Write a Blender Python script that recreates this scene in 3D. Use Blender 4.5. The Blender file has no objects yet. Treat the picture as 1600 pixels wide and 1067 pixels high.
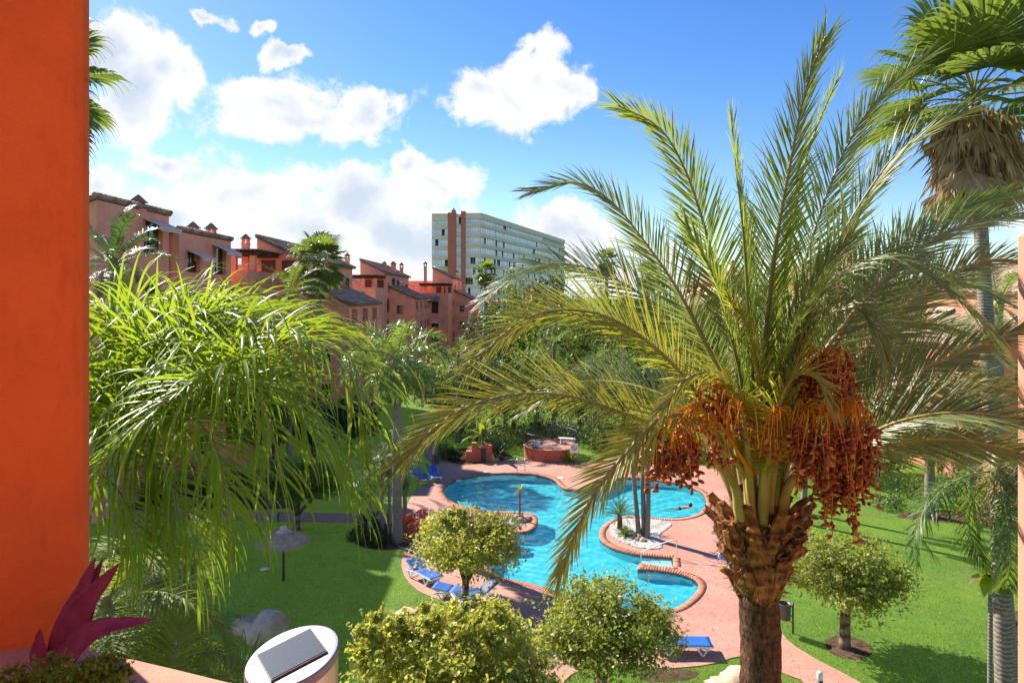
import bpy, bmesh, math, random
import numpy as np
from mathutils import Vector, Matrix, geometry as mgeo

SC = bpy.context.scene
COL = SC.collection
R = math.radians
rng = np.random.default_rng(7)
random.seed(7)

# ------------------------------------------------------------------ camera
F, HZ, CH = 1067.0, 462.0, 12.0           # focal length in photo pixels, horizon row, eye height
cam = bpy.data.cameras.new('camera')
cam.sensor_width = 36.0
cam.lens = 36.0 * F / 1600.0
cam.shift_y = -(533.5 - HZ) / 1600.0
cam.clip_start = 0.05
cam.clip_end = 5000
camo = bpy.data.objects.new('camera', cam)
COL.objects.link(camo)
camo.location = (0, 0, CH)
camo.rotation_euler = (R(90), 0, 0)
SC.camera = camo

# ------------------------------------------------------------------ sun, sky, exposure
SUN_EL = R(38.0)
SUN_DIR = Vector((-0.75, 0.66, 0)).normalized() * math.cos(SUN_EL) + Vector((0, 0, math.sin(SUN_EL)))
sun = bpy.data.lights.new('sun', 'SUN')
sun.energy = 4.7
sun.angle = R(0.5)
sun.color = (1.0, 0.93, 0.82)
suno = bpy.data.objects.new('sun', sun)
COL.objects.link(suno)
suno.location = (-30, 30, 60)
suno.rotation_euler = SUN_DIR.to_track_quat('Z', 'Y').to_euler()

SC.view_settings.view_transform = 'Standard'
SC.view_settings.look = 'None'
SC.view_settings.exposure = 1.22
SC.view_settings.gamma = 1.0
SC.view_settings.use_curve_mapping = False
SC.cycles.max_bounces = 8
SC.cycles.transparent_max_bounces = 12
SC.cycles.diffuse_bounces = 4
SC.cycles.use_denoising = True
SC.cycles.sample_clamp_indirect = 6

W = bpy.data.worlds.new('World')
SC.world = W
W.use_nodes = True
W.cycles.sampling_method = 'MANUAL'
W.cycles.sample_map_resolution = 1024


class NT:
    """small helper round a node tree"""
    def __init__(s, tree):
        s.t = tree
        tree.nodes.clear()

    def n(s, typ, ins=None, **kw):
        nd = s.t.nodes.new(typ)
        for k, v in kw.items():
            setattr(nd, k, v)
        for k, v in (ins or {}).items():
            if isinstance(v, bpy.types.NodeSocket):
                s.t.links.new(v, nd.inputs[k])
            else:
                nd.inputs[k].default_value = v
        return nd

    def math(s, op, a, b=0.0, c=None, clamp=False):
        d = {0: a, 1: b}
        if c is not None:
            d[2] = c
        return s.n('ShaderNodeMath', d, operation=op, use_clamp=clamp).outputs[0]

    def vm(s, op, a, b=(0, 0, 0)):
        nd = s.n('ShaderNodeVectorMath', {0: a, 1: b}, operation=op)
        return nd.outputs[1] if op == 'LENGTH' else nd.outputs[0]

    def mix(s, f, a, b):
        nd = s.n('ShaderNodeMix', data_type='RGBA')
        for i, v in ((0, f), (6, a), (7, b)):
            if isinstance(v, bpy.types.NodeSocket):
                s.t.links.new(v, nd.inputs[i])
            else:
                nd.inputs[i].default_value = v
        return nd.outputs[2]

    def ramp(s, f, stops, interp='LINEAR'):
        nd = s.n('ShaderNodeValToRGB', {0: f})
        cr = nd.color_ramp
        cr.interpolation = interp
        while len(cr.elements) < len(stops):
            cr.elements.new(0.5)
        for e, (p, c) in zip(cr.elements, stops):
            e.position = p
            e.color = c if len(c) == 4 else (*c, 1)
        return nd.outputs[0]

    def noise(s, vec, scale, detail=4, rough=0.55, dist=0.0):
        return s.n('ShaderNodeTexNoise', {'Vector': vec, 'Scale': scale, 'Detail': detail, 'Roughness': rough, 'Distortion': dist})

    def smooth(s, v, lo, hi):
        return s.n('ShaderNodeMapRange', {0: v, 1: lo, 2: hi, 3: 0.0, 4: 1.0}, interpolation_type='SMOOTHSTEP').outputs[0]


def build_world():
    t = NT(W.node_tree)
    out = t.n('ShaderNodeOutputWorld')
    sky = t.n('ShaderNodeTexSky', sky_type='NISHITA', sun_disc=False, sun_elevation=SUN_EL,
              sun_rotation=math.atan2(SUN_DIR.x, SUN_DIR.y), altitude=0, air_density=1.0, dust_density=0.25, ozone_density=3.0)
    hs = t.n('ShaderNodeHueSaturation', {'Color': sky.outputs[0], 'Saturation': 1.30, 'Value': 1.08, 'Hue': 0.512})
    tc = t.n('ShaderNodeTexCoord')
    d = tc.outputs['Generated']
    sp = t.n('ShaderNodeSeparateXYZ', {0: d})
    az = t.math('ARCTAN2', sp.outputs[0], sp.outputs[1])
    el = t.math('ARCSINE', sp.outputs[2])
    ae = t.n('ShaderNodeCombineXYZ', {0: az, 1: el, 2: 0.0}).outputs[0]
    # clouds of the photograph's sky, as directions (azimuth, elevation) with angular sizes
    blobs = [(215, 140, 95, 90), (150, 80, 70, 60), (250, 110, 50, 55), (470, 185, 150, 50), (430, 155, 70, 42), (560, 180, 70, 45),
             (440, 82, 52, 22), (405, 35, 34, 16), (325, 20, 48, 20),
             (800, 150, 130, 58), (850, 115, 75, 45), (740, 140, 60, 40), (895, 130, 52, 34),
             (265, 245, 75, 26), (160, 290, 60, 38), (380, 310, 150, 55), (250, 340, 140, 60),
             (560, 320, 130, 60), (700, 290, 75, 42), (655, 265, 40, 30), (640, 370, 190, 60), (480, 370, 160, 60),
             (900, 365, 120, 52), (960, 410, 150, 46), (810, 400, 120, 50), (420, 420, 240, 50),
             (-60, 200, 160, 90), (-160, 330, 200, 80), (1750, 330, 170, 60), (1900, 140, 130, 60)]
    wn = t.noise(d, 9.0, 5, 0.6)
    off = t.vm('MULTIPLY', t.vm('SUBTRACT', wn.outputs['Color'], (0.5, 0.5, 0.5)), (0.13, 0.11, 0.0))
    pos = t.vm('ADD', ae, off)
    best = None
    for px, py, rx, ry in blobs:
        u, v = (px - 800) / F, -(py - HZ) / F
        ca, ce = math.atan(u), math.atan(v * math.cos(math.atan(u)))
        k = math.cos(ca)
        q = t.vm('MULTIPLY', t.vm('SUBTRACT', pos, (ca, ce, 0)), (F / rx / k ** 2, F / ry / k, 0))
        L = t.vm('LENGTH', q)
        best = L if best is None else t.n('ShaderNodeMath', {0: best, 1: L, 2: 0.25}, operation='SMOOTH_MIN').outputs[0]
    # the same kind of broken cumulus goes on round the rest of the sky
    gen = t.noise(d, 2.6, 3, 0.5).outputs[0]
    away = t.smooth(t.math('ABSOLUTE', az), 0.85, 1.2)
    lowc = t.math('SUBTRACT', 1.0, t.smooth(el, 0.25, 0.9))
    genc = t.math('MULTIPLY', t.math('MULTIPLY', t.smooth(gen, 0.45, 0.62), away), lowc)
    body = t.math('MAXIMUM', t.math('SUBTRACT', 1.0, best), t.math('SUBTRACT', t.math('MULTIPLY', genc, 1.4), 0.75))
    fb = t.noise(d, 15.0, 9, 0.62, 0.35)
    det = t.math('MULTIPLY', t.math('SUBTRACT', fb.outputs[0], 0.5), 2.3)
    dens = t.math('ADD', body, det)
    mask = t.math('MULTIPLY', t.smooth(dens, -0.06, 0.40), 0.97)
    # thick hearts are greyer, rims are white
    sh = t.noise(d, 7.0, 6, 0.6)
    thick = t.math('MULTIPLY', t.smooth(t.math('ADD', body, t.math('MULTIPLY', t.math('SUBTRACT', sh.outputs[0], 0.5), 2.4)), 0.35, 1.2), 0.8)
    ccol = t.mix(thick, (1.0, 1.0, 1.0, 1), (0.56, 0.66, 0.80, 1))
    haze = t.math('MULTIPLY', t.math('SUBTRACT', 1.0, t.smooth(el, -0.02, 0.30)), 0.05)
    haze = t.math('MAXIMUM', haze, t.math('MULTIPLY', t.math('SUBTRACT', 1.0, t.smooth(el, 0.0, 0.07)), 0.7))
    b1 = t.n('ShaderNodeBackground', {0: t.mix(haze, hs.outputs[0], (4.0, 5.4, 6.8, 1)), 1: 0.078})
    b2 = t.n('ShaderNodeBackground', {0: ccol, 1: 0.455})
    mx = t.n('ShaderNodeMixShader', {0: mask, 1: b1.outputs[0], 2: b2.outputs[0]})
    t.t.links.new(mx.outputs[0], out.inputs[0])


build_world()

# ------------------------------------------------------------------ helpers
def at(px, py, Y):
    """point seen at photo pixel (px, py), Y metres ahead of the balcony"""
    return Vector(((px - 800) / F * Y, Y, CH - (py - HZ) / F * Y))


def gr(px, py, z=0.0):
    """ground point seen at photo pixel (px, py)"""
    Y = (CH - z) * F / (py - HZ)
    return Vector(((px - 800) / F * Y, Y, z))


WL = {}        # world location of each root, so that children can be given in world coordinates


def wloc(o):
    v = Vector((0, 0, 0))
    while o is not None:
        v = v + Vector(o.location)
        o = o.parent
    return v


def tag(o, label=None, cat=None, group=None, kind=None):
    if label: o['label'] = label
    if cat: o['category'] = cat
    if group: o['group'] = group
    if kind: o['kind'] = kind
    return o


def empty(name, loc, label=None, cat=None, group=None):
    o = bpy.data.objects.new(name, None)
    o.empty_display_size = 0.2
    COL.objects.link(o)
    o.location = loc
    return tag(o, label, cat, group)


def link_mesh(name, me, mat, parent=None, smooth=False):
    o = bpy.data.objects.new(name, me)
    COL.objects.link(o)
    if parent is not None:
        o.parent = parent
    for m in (mat if isinstance(mat, (list, tuple)) else [mat]):
        me.materials.append(m)
    if smooth:
        me.polygons.foreach_set('use_smooth', np.ones(len(me.polygons), dtype=bool))
    return o


def np_obj(name, V, Q, mat, parent=None, smooth=False, mi=None):
    """mesh from numpy arrays, all faces with the same corner count"""
    V = np.asarray(V, dtype=np.float32).reshape(-1, 3)
    Q = np.asarray(Q, dtype=np.int32)
    if parent is not None:
        V = V - np.array(wloc(parent), dtype=np.float32)
    k = Q.shape[1]
    me = bpy.data.meshes.new(name)
    me.vertices.add(len(V)); me.vertices.foreach_set('co', V.ravel())
    me.loops.add(Q.size); me.loops.foreach_set('vertex_index', Q.ravel())
    me.polygons.add(len(Q))
    me.polygons.foreach_set('loop_start', np.arange(0, Q.size, k, dtype=np.int32))
    me.polygons.foreach_set('loop_total', np.full(len(Q), k, dtype=np.int32))
    if mi is not None:
        me.polygons.foreach_set('material_index', np.asarray(mi, dtype=np.int32))
    me.update(calc_edges=True)
    return link_mesh(name, me, mat, parent, smooth)


class MB:
    """collects shapes in world coordinates and links them as one mesh"""
    def __init__(s):
        s.v, s.f, s.m, s.cur = [], [], [], 0

    def add(s, vs, fs):
        b = len(s.v)
        s.v += [tuple(v) for v in vs]
        s.f += [tuple(b + i for i in f) for f in fs]
        s.m += [s.cur] * len(fs)
        return s

    def box(s, x0, x1, y0, y1, z0, z1):
        return s.obox(Vector(((x0 + x1) / 2, (y0 + y1) / 2, (z0 + z1) / 2)), Vector((1, 0, 0)), Vector((0, 1, 0)), Vector((0, 0, 1)),
                      (x1 - x0) / 2, (y1 - y0) / 2, (z1 - z0) / 2)

    def obox(s, c, ux, uy, uz, a, b, h, taper=1.0):
        c = Vector(c)
        vs = [c + ux * (i * a * (taper if k > 0 else 1)) + uy * (j * b * (taper if k > 0 else 1)) + uz * (k * h)
              for k in (-1, 1) for i, j in ((-1, -1), (1, -1), (1, 1), (-1, 1))]
        return s.add(vs, [(3, 2, 1, 0), (4, 5, 6, 7), (0, 1, 5, 4), (1, 2, 6, 5), (2, 3, 7, 6), (3, 0, 4, 7)])

    def bar(s, p, q, w, h=None, up=Vector((0, 0, 1))):
        p, q = Vector(p), Vector(q)
        t = (q - p)
        L = t.length
        t = t / L
        if abs(t.dot(up)) > 0.95:
            up = Vector((0, 1, 0))
        sx = t.cross(up).normalized()
        uz = sx.cross(t)
        return s.obox((p + q) / 2, t, sx, uz, L / 2, w / 2, (h or w) / 2)

    def tube(s, pts, rad, n=8, cap=True):
        pts = [Vector(p) for p in pts]
        rad = rad if isinstance(rad, (list, tuple)) else [rad] * len(pts)
        ref = Vector((0.31, 0.17, 0.93))
        rings = []
        vs = []
        for i, p in enumerate(pts):
            t = (pts[min(i + 1, len(pts) - 1)] - pts[max(i - 1, 0)]).normalized()
            a = t.cross(ref)
            if a.length < 0.05:
                a = t.cross(Vector((1, 0, 0)))
            a.normalize()
            b = t.cross(a)
            ref = a.cross(t) * 1.0
            for k in range(n):
                th = 2 * math.pi * k / n
                vs.append(p + a * (math.cos(th) * rad[i]) + b * (math.sin(th) * rad[i]))
        fs = []
        for i in range(len(pts) - 1):
            for k in range(n):
                k2 = (k + 1) % n
                fs.append((i * n + k, i * n + k2, (i + 1) * n + k2, (i + 1) * n + k))
        if cap:
            fs.append(tuple(range(n - 1, -1, -1)))
            fs.append(tuple((len(pts) - 1) * n + k for k in range(n)))
        return s.add(vs, fs)

    def lathe(s, c, prof, n=24, ax=Vector((0, 0, 1))):
        """prof: (radius, height) pairs"""
        c = Vector(c)
        rot = Vector((0, 0, 1)).rotation_difference(ax).to_matrix()
        vs, fs = [], []
        for r, h in prof:
            for k in range(n):
                th = 2 * math.pi * k / n
                vs.append(c + rot @ Vector((r * math.cos(th), r * math.sin(th), h)))
        for i in range(len(prof) - 1):
            for k in range(n):
                k2 = (k + 1) % n
                fs.append((i * n + k, i * n + k2, (i + 1) * n + k2, (i + 1) * n + k))
        fs.append(tuple(range(n - 1, -1, -1)))
        fs.append(tuple((len(prof) - 1) * n + k for k in range(n)))
        return s.add(vs, fs)

    def prism(s, poly, z0, z1):
        n = len(poly)
        vs = [(p[0], p[1], z0) for p in poly] + [(p[0], p[1], z1) for p in poly]
        fs = [tuple(range(n - 1, -1, -1)), tuple(range(n, 2 * n))]
        fs += [(i, (i + 1) % n, n + (i + 1) % n, n + i) for i in range(n)]
        return s.add(vs, fs)

    def build(s, name, mat, parent=None, smooth=False, bevel=0.0):
        off = wloc(parent) if parent is not None else Vector((0, 0, 0))
        me = bpy.data.meshes.new(name)
        me.from_pydata([(v[0] - off.x, v[1] - off.y, v[2] - off.z) for v in s.v], [], s.f)
        me.polygons.foreach_set('material_index', np.array(s.m, dtype=np.int32))
        me.update()
        o = link_mesh(name, me, mat, parent, smooth)
        if bevel:
            md = o.modifiers.new('bevel', 'BEVEL')
            md.width = bevel
            md.segments = 2
            md.limit_method = 'ANGLE'
        return o


def copy_tree(o, parent=None):
    c = o.copy()
    COL.objects.link(c)
    if parent is not None:
        c.parent = parent
    for ch in list(o.children):
        copy_tree(ch, c)
    return c


def nrm(a):
    return a / np.maximum(np.linalg.norm(a, axis=-1, keepdims=True), 1e-9)


def catmull(pts, n, closed=False):
    P = np.array([tuple(p) for p in pts], dtype=float)
    if closed:
        P = np.vstack([P[-1], P, P[0], P[1]])
    else:
        P = np.vstack([2 * P[0] - P[1], P, 2 * P[-1] - P[-2]])
    m = len(P) - 3
    out = []
    for i in range(m):
        p0, p1, p2, p3 = P[i:i + 4]
        for t in np.linspace(0, 1, 24, endpoint=False):
            out.append(0.5 * ((2 * p1) + (-p0 + p2) * t + (2 * p0 - 5 * p1 + 4 * p2 - p3) * t * t + (-p0 + 3 * p1 - 3 * p2 + p3) * t ** 3))
    if not closed:
        out.append(P[-2])
    out = np.array(out)
    if closed:
        out = np.vstack([out, out[0]])
    seg = np.linalg.norm(np.diff(out, axis=0), axis=1)
    cum = np.concatenate([[0], np.cumsum(seg)])
    u = np.linspace(0, cum[-1], n + (1 if closed else 0))
    if closed:
        u = u[:-1]
    return np.stack([np.interp(u, cum, out[:, k]) for k in range(P.shape[1])], axis=1)


def fill(loops, z):
    """tessellated flat polygon with holes; loops are lists of xy"""
    ls = [[Vector((p[0], p[1], 0)) for p in l] for l in loops]
    tr = mgeo.tessellate_polygon(ls)
    pts = [p for l in ls for p in l]
    zf = z if callable(z) else (lambda x, y: z)
    V = [(p.x, p.y, zf(p.x, p.y)) for p in pts]
    out = []
    for t in tr:
        a, b, c = (pts[i] for i in t)
        out.append(tuple(t) if (b - a).cross(c - a).z > 0 else tuple(reversed(t)))
    return V, out

# ------------------------------------------------------------------ materials
def newmat(name):
    m = bpy.data.materials.new(name)
    m.use_nodes = True
    t = NT(m.node_tree)
    o = t.n('ShaderNodeOutputMaterial')
    return m, t, o


def c4(c):
    return (*c, 1) if len(c) == 3 else c


def plain(name, c, rough=0.6, metal=0.0, spec=0.5, bump=0.0, bscale=40.0, var=0.0, vscale=3.0):
    m, t, o = newmat(name)
    tc = t.n('ShaderNodeNewGeometry').outputs['Position']
    p = t.n('ShaderNodeBsdfPrincipled', {'Base Color': c4(c), 'Roughness': rough, 'Metallic': metal, 'Specular IOR Level': spec})
    if var:
        nz = t.noise(tc, vscale, 6, 0.65)
        f = t.smooth(nz.outputs[0], 0.3, 0.7)
        t.t.links.new(t.mix(f, c4([x * (1 - var) for x in c]), c4([min(1, x * (1 + var)) for x in c])), p.inputs['Base Color'])
    if bump:
        nb = t.noise(tc, bscale, 6, 0.6)
        b = t.n('ShaderNodeBump', {'Strength': bump, 'Distance': 0.02, 'Height': nb.outputs[0]})
        t.t.links.new(b.outputs[0], p.inputs['Normal'])
    t.t.links.new(p.outputs[0], o.inputs[0])
    return m


def leafmat(name, c1, c2, c3, trans=0.4, rough=0.42, spec=0.5, tcol=None, vein=0.0):
    """leaf: three tints picked per leaf, some light passing through"""
    m, t, o = newmat(name)
    g = t.n('ShaderNodeNewGeometry')
    col = t.ramp(g.outputs['Random Per Island'], [(0.0, c1), (0.55, c2), (0.94, c3), (0.975, (c3[0] * 1.15, c3[0] * 0.72, c3[0] * 0.25))])
    pn = t.noise(g.outputs['Position'], 1.7, 3, 0.5)
    col = t.mix(t.math('MULTIPLY', t.smooth(pn.outputs[0], 0.35, 0.7), 0.4), col, c4(c3))
    p = t.n('ShaderNodeBsdfPrincipled', {'Base Color': col, 'Roughness': rough, 'Specular IOR Level': spec})
    tcl = t.n('ShaderNodeMix', {6: col, 7: c4(tcol or (c3[0] * 1.9, c3[1] * 1.7, c3[2]))}, data_type='RGBA')
    tcl.inputs[0].default_value = 0.6
    tr = t.n('ShaderNodeBsdfTranslucent', {0: tcl.outputs[2]})
    mx = t.n('ShaderNodeMixShader', {0: trans, 1: p.outputs[0], 2: tr.outputs[0]})
    t.t.links.new(mx.outputs[0], o.inputs[0])
    return m


def plaster(name, c, var=0.16, stain=(0.25, 0.12, 0.09), bump=0.25, bscale=30, amount=0.25, vs=0.7, pits=0.0):
    m, t, o = newmat(name)
    pos = t.n('ShaderNodeNewGeometry').outputs['Position']
    n1 = t.noise(pos, vs, 7, 0.65)
    n2 = t.noise(t.vm('MULTIPLY', pos, (1.5, 1.5, 0.35)), 2.2 * vs / 0.7, 6, 0.7)
    base = t.mix(t.smooth(n1.outputs[0], 0.3, 0.7), c4([x * (1 - var) for x in c]), c4([min(1, x * (1 + var)) for x in c]))
    base = t.mix(t.math('MULTIPLY', t.smooth(n2.outputs[0], 0.52, 0.78), amount), base, c4(stain))
    if pits:
        pv = t.n('ShaderNodeTexVoronoi', {'Vector': pos, 'Scale': 16.0})
        pk = t.math('MULTIPLY', t.math('SUBTRACT', 1.0, t.smooth(pv.outputs['Distance'], 0.03, 0.10)), t.smooth(t.noise(pos, 3.0, 3).outputs[0], 0.52, 0.6))
        base = t.mix(t.math('MULTIPLY', pk, pits), base, c4([x * .35 for x in c]))
        cr_ = t.n('ShaderNodeTexVoronoi', {'Vector': t.vm('ADD', pos, t.vm('MULTIPLY', t.noise(pos, 6.0, 5).outputs['Color'], (.12, .12, .12))), 'Scale': 1.3}, feature='DISTANCE_TO_EDGE')
        ck = t.math('MULTIPLY', t.math('SUBTRACT', 1.0, t.smooth(cr_.outputs['Distance'], 0.0, 0.006)), t.smooth(t.noise(pos, 1.1, 3).outputs[0], 0.5, 0.62))
        base = t.mix(t.math('MULTIPLY', ck, pits * .6), base, c4([x * .3 for x in c]))
    nb = t.noise(pos, bscale, 8, 0.7)
    b = t.n('ShaderNodeBump', {'Strength': bump, 'Distance': 0.01, 'Height': nb.outputs[0]})
    p = t.n('ShaderNodeBsdfPrincipled', {'Base Color': base, 'Roughness': 0.85, 'Specular IOR Level': 0.25, 'Normal': b.outputs[0]})
    t.t.links.new(p.outputs[0], o.inputs[0])
    return m


def deckmat():
    """stamped pinkish concrete with irregular slate joints"""
    m, t, o = newmat('stamped_concrete')
    pos = t.n('ShaderNodeNewGeometry').outputs['Position']
    wob = t.vm('MULTIPLY', t.vm('SUBTRACT', t.noise(pos, 1.6, 3).outputs['Color'], (0.5, 0.5, 0.5)), (0.45, 0.45, 0))
    v = t.n('ShaderNodeTexVoronoi', {'Vector': t.vm('ADD', pos, wob), 'Scale': 3.0}, feature='DISTANCE_TO_EDGE')
    joint = t.smooth(v.outputs['Distance'], 0.0, 0.05)
    vc = t.n('ShaderNodeTexVoronoi', {'Vector': t.vm('ADD', pos, wob), 'Scale': 3.0})
    n1 = t.noise(pos, 0.45, 6, 0.65)
    n2 = t.noise(pos, 5.0, 7, 0.7)
    col = t.mix(t.smooth(n1.outputs[0], 0.3, 0.7), (0.43, 0.215, 0.155, 1), (0.52, 0.290, 0.220, 1))
    col = t.mix(t.math('MULTIPLY', vc.outputs['Color'], 0.22), col, (0.42, 0.17, 0.11, 1))
    col = t.mix(t.math('MULTIPLY', t.smooth(n2.outputs[0], 0.5, 0.75), 0.3), col, (0.38, 0.17, 0.12, 1))
    n3 = t.noise(t.vm('MULTIPLY', pos, (1, 1, 0)), 0.9, 8, 0.75, 0.6)
    col = t.mix(t.math('MULTIPLY', t.smooth(n3.outputs[0], 0.56, 0.68), 0.42), col, (0.36, 0.13, 0.075, 1))
    col = t.mix(t.math('MULTIPLY', t.math('SUBTRACT', 1.0, joint), 0.42), col, (0.25, 0.10, 0.07, 1))
    h = t.math('ADD', t.math('MULTIPLY', joint, 0.6), t.math('MULTIPLY', n2.outputs[0], 0.5))
    b = t.n('ShaderNodeBump', {'Strength': 0.5, 'Distance': 0.015, 'Height': h})
    p = t.n('ShaderNodeBsdfPrincipled', {'Base Color': col, 'Roughness': 0.7, 'Specular IOR Level': 0.3, 'Normal': b.outputs[0]})
    t.t.links.new(p.outputs[0], o.inputs[0])
    return m


def grassmat(name, dark, light, dry):
    m, t, o = newmat(name)
    g = t.n('ShaderNodeNewGeometry')
    pos = g.outputs['Position']
    n1 = t.noise(pos, 0.35, 6, 0.6)
    n2 = t.noise(pos, 2.6, 6, 0.7)
    n3 = t.noise(pos, 45, 5, 0.75)
    col = t.mix(t.smooth(n1.outputs[0], 0.35, 0.65), c4(dark), c4(light))
    col = t.mix(t.math('MULTIPLY', t.smooth(n2.outputs[0], 0.48, 0.68), 0.6), col, c4(dry))
    col = t.mix(t.math('MULTIPLY', g.outputs['Random Per Island'], 0.35), col, c4([x * 1.5 for x in light]))
    col = t.mix(t.math('MULTIPLY', t.smooth(n3.outputs[0], 0.45, 0.7), 0.45), col, c4([x * 0.45 for x in dark]))
    n4 = t.noise(pos, 0.16, 5, 0.65, 0.5)
    col = t.mix(t.math('MULTIPLY', t.smooth(n4.outputs[0], 0.52, 0.72), 0.5), col, (0.24, 0.22, 0.07, 1))
    b = t.n('ShaderNodeBump', {'Strength': 0.6, 'Distance': 0.03, 'Height': n3.outputs[0]})
    p = t.n('ShaderNodeBsdfPrincipled', {'Base Color': col, 'Roughness': 0.8, 'Specular IOR Level': 0.15, 'Normal': b.outputs[0]})
    tr = t.n('ShaderNodeBsdfTranslucent', {0: t.mix(0.5, col, c4([light[0] * 2.2, light[1] * 1.9, light[2]]))})
    mx = t.n('ShaderNodeMixShader', {0: 0.28, 1: p.outputs[0], 2: tr.outputs[0]})
    t.t.links.new(mx.outputs[0], o.inputs[0])
    return m


def barkmat(name, c1, c2, zscale=14.0, rough=0.9, bump=0.8, nscale=9, wave=0.3):
    """bark with horizontal leaf-scar rings"""
    m, t, o = newmat(name)
    pos = t.n('ShaderNodeNewGeometry').outputs['Position']
    n1 = t.noise(t.vm('MULTIPLY', pos, (1.0, 1.0, 0.4)), nscale, 7, 0.7)
    wz = t.n('ShaderNodeTexWave', {'Vector': pos, 'Scale': zscale / 6.28, 'Distortion': 3.5, 'Detail': 4.0, 'Detail Scale': 2.0}, bands_direction='Z')
    f = t.math('ADD', t.math('MULTIPLY', n1.outputs[0], 0.75), t.math('MULTIPLY', wz.outputs[1], wave))
    col = t.mix(t.smooth(f, 0.3 if wave > .2 else .25, 0.75 if wave > .2 else .6), c4(c1), c4(c2))
    b = t.n('ShaderNodeBump', {'Strength': bump, 'Distance': 0.03, 'Height': f})
    p = t.n('ShaderNodeBsdfPrincipled', {'Base Color': col, 'Roughness': rough, 'Specular IOR Level': 0.2, 'Normal': b.outputs[0]})
    t.t.links.new(p.outputs[0], o.inputs[0])
    return m


def tilemat(name, c1, c2, c3):
    m, t, o = newmat(name)
    g = t.n('ShaderNodeNewGeometry')
    col = t.ramp(g.outputs['Random Per Island'], [(0, c1), (0.5, c2), (1, c3)])
    n1 = t.noise(g.outputs['Position'], 1.2, 6, 0.7)
    col = t.mix(t.math('MULTIPLY', t.smooth(n1.outputs[0], 0.45, 0.7), 0.5), col, (0.10, 0.085, 0.07, 1))
    p = t.n('ShaderNodeBsdfPrincipled', {'Base Color': col, 'Roughness': 0.85, 'Specular IOR Level': 0.25})
    t.t.links.new(p.outputs[0], o.inputs[0])
    return m


def watermat():
    m, t, o = newmat('pool_water')
    g = t.n('ShaderNodeBsdfGlass', {'Color': (0.72, 0.97, 0.99, 1), 'Roughness': 0.0, 'IOR': 1.33})
    t.t.links.new(g.outputs[0], o.inputs['Surface'])
    return m


def mosaicmat():
    m, t, o = newmat('pool_mosaic')
    pos = t.n('ShaderNodeNewGeometry').outputs['Position']
    vo = t.n('ShaderNodeTexVoronoi', {'Vector': pos, 'Scale': 14.0, 'Randomness': 0.2})
    n1 = t.noise(pos, 0.8, 5, 0.6)
    col = t.mix(t.math('MULTIPLY', vo.outputs['Color'], 0.3), (0.12, 0.60, 0.68, 1), (0.06, 0.47, 0.60, 1))
    n2 = t.noise(pos, 2.4, 5, 0.65, 1.5)  # warped mottling puts the look of rippled light into the tile colour
    col = t.mix(t.math('MULTIPLY', t.smooth(n1.outputs[0], 0.35, 0.7), 0.4), col, (0.17, 0.66, 0.73, 1))
    col = t.mix(t.math('MULTIPLY', t.smooth(n2.outputs[0], 0.45, 0.7), 0.35), col, (0.05, 0.45, 0.58, 1))
    p = t.n('ShaderNodeBsdfPrincipled', {'Base Color': col, 'Roughness': 0.4})
    t.t.links.new(p.outputs[0], o.inputs[0])
    return m


def soilmat():
    m, t, o = newmat('soil')
    pos = t.n('ShaderNodeNewGeometry').outputs['Position']
    n1 = t.noise(pos, 3, 7, 0.75)
    n2 = t.noise(pos, 24, 5, 0.75)
    col = t.mix(t.smooth(n1.outputs[0], 0.3, 0.7), (0.055, 0.032, 0.020, 1), (0.17, 0.105, 0.065, 1))
    col = t.mix(t.math('MULTIPLY', t.smooth(n2.outputs[0], 0.5, 0.75), 0.5), col, (0.22, 0.15, 0.10, 1))
    b = t.n('ShaderNodeBump', {'Strength': 0.9, 'Distance': 0.05, 'Height': n2.outputs[0]})
    p = t.n('ShaderNodeBsdfPrincipled', {'Base Color': col, 'Roughness': 0.95, 'Specular IOR Level': 0.1, 'Normal': b.outputs[0]})
    t.t.links.new(p.outputs[0], o.inputs[0])
    return m


M = {}
M['column'] = plaster('orange_plaster', (0.66, 0.140, 0.030), 0.09, (0.36, 0.05, 0.015), 0.8, 45, 0.4, 5.0, 0.7)
M['parapet'] = plaster('parapet_plaster', (0.56, 0.27, 0.18), 0.12, (0.40, 0.16, 0.10), 0.5, 60, 0.3, 6.0, 0.5)
M['wall'] = plaster('terracotta_render', (0.80, 0.325, 0.225), 0.12, (0.27, 0.10, 0.08), 0.2, 8, 0.35)
M['wall_warm'] = plaster('peach_render', (0.56, 0.24, 0.15), 0.12, (0.36, 0.16, 0.10), 0.2, 8, 0.3)
M['parapet_wall'] = plaster('pink_wall_plaster', (0.60, 0.27, 0.19), 0.08, (0.42, 0.17, 0.11), 0.3, 40, 0.2)
M['planter'] = plaster('terracotta_planter', (0.46, 0.125, 0.07), 0.14, (0.25, 0.08, 0.05), 0.3, 20, 0.3)
M['tower'] = plaster('tower_render', (0.66, 0.56, 0.48), 0.06, (0.36, 0.32, 0.27), 0.1, 2, 0.2)
M['tower_red'] = plaster('tower_red', (0.42, 0.155, 0.115), 0.06, (0.32, 0.13, 0.1), 0.1, 2, 0.2)
M['deck'] = deckmat()
M['brick'] = tilemat('coping_brick', (0.44, 0.165, 0.09), (0.50, 0.20, 0.115), (0.56, 0.245, 0.15))
M['tile'] = tilemat('roof_tile', (0.18, 0.12, 0.085), (0.32, 0.215, 0.15), (0.48, 0.36, 0.27))
M['lawn'] = grassmat('lawn_grass', (0.085, 0.185, 0.030), (0.155, 0.260, 0.034), (0.24, 0.27, 0.060))
M['soil'] = soilmat()
M['water'] = watermat()
M['mosaic'] = mosaicmat()
M['white'] = plain('white_plastic', (0.80, 0.80, 0.78), 0.4)
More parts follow.
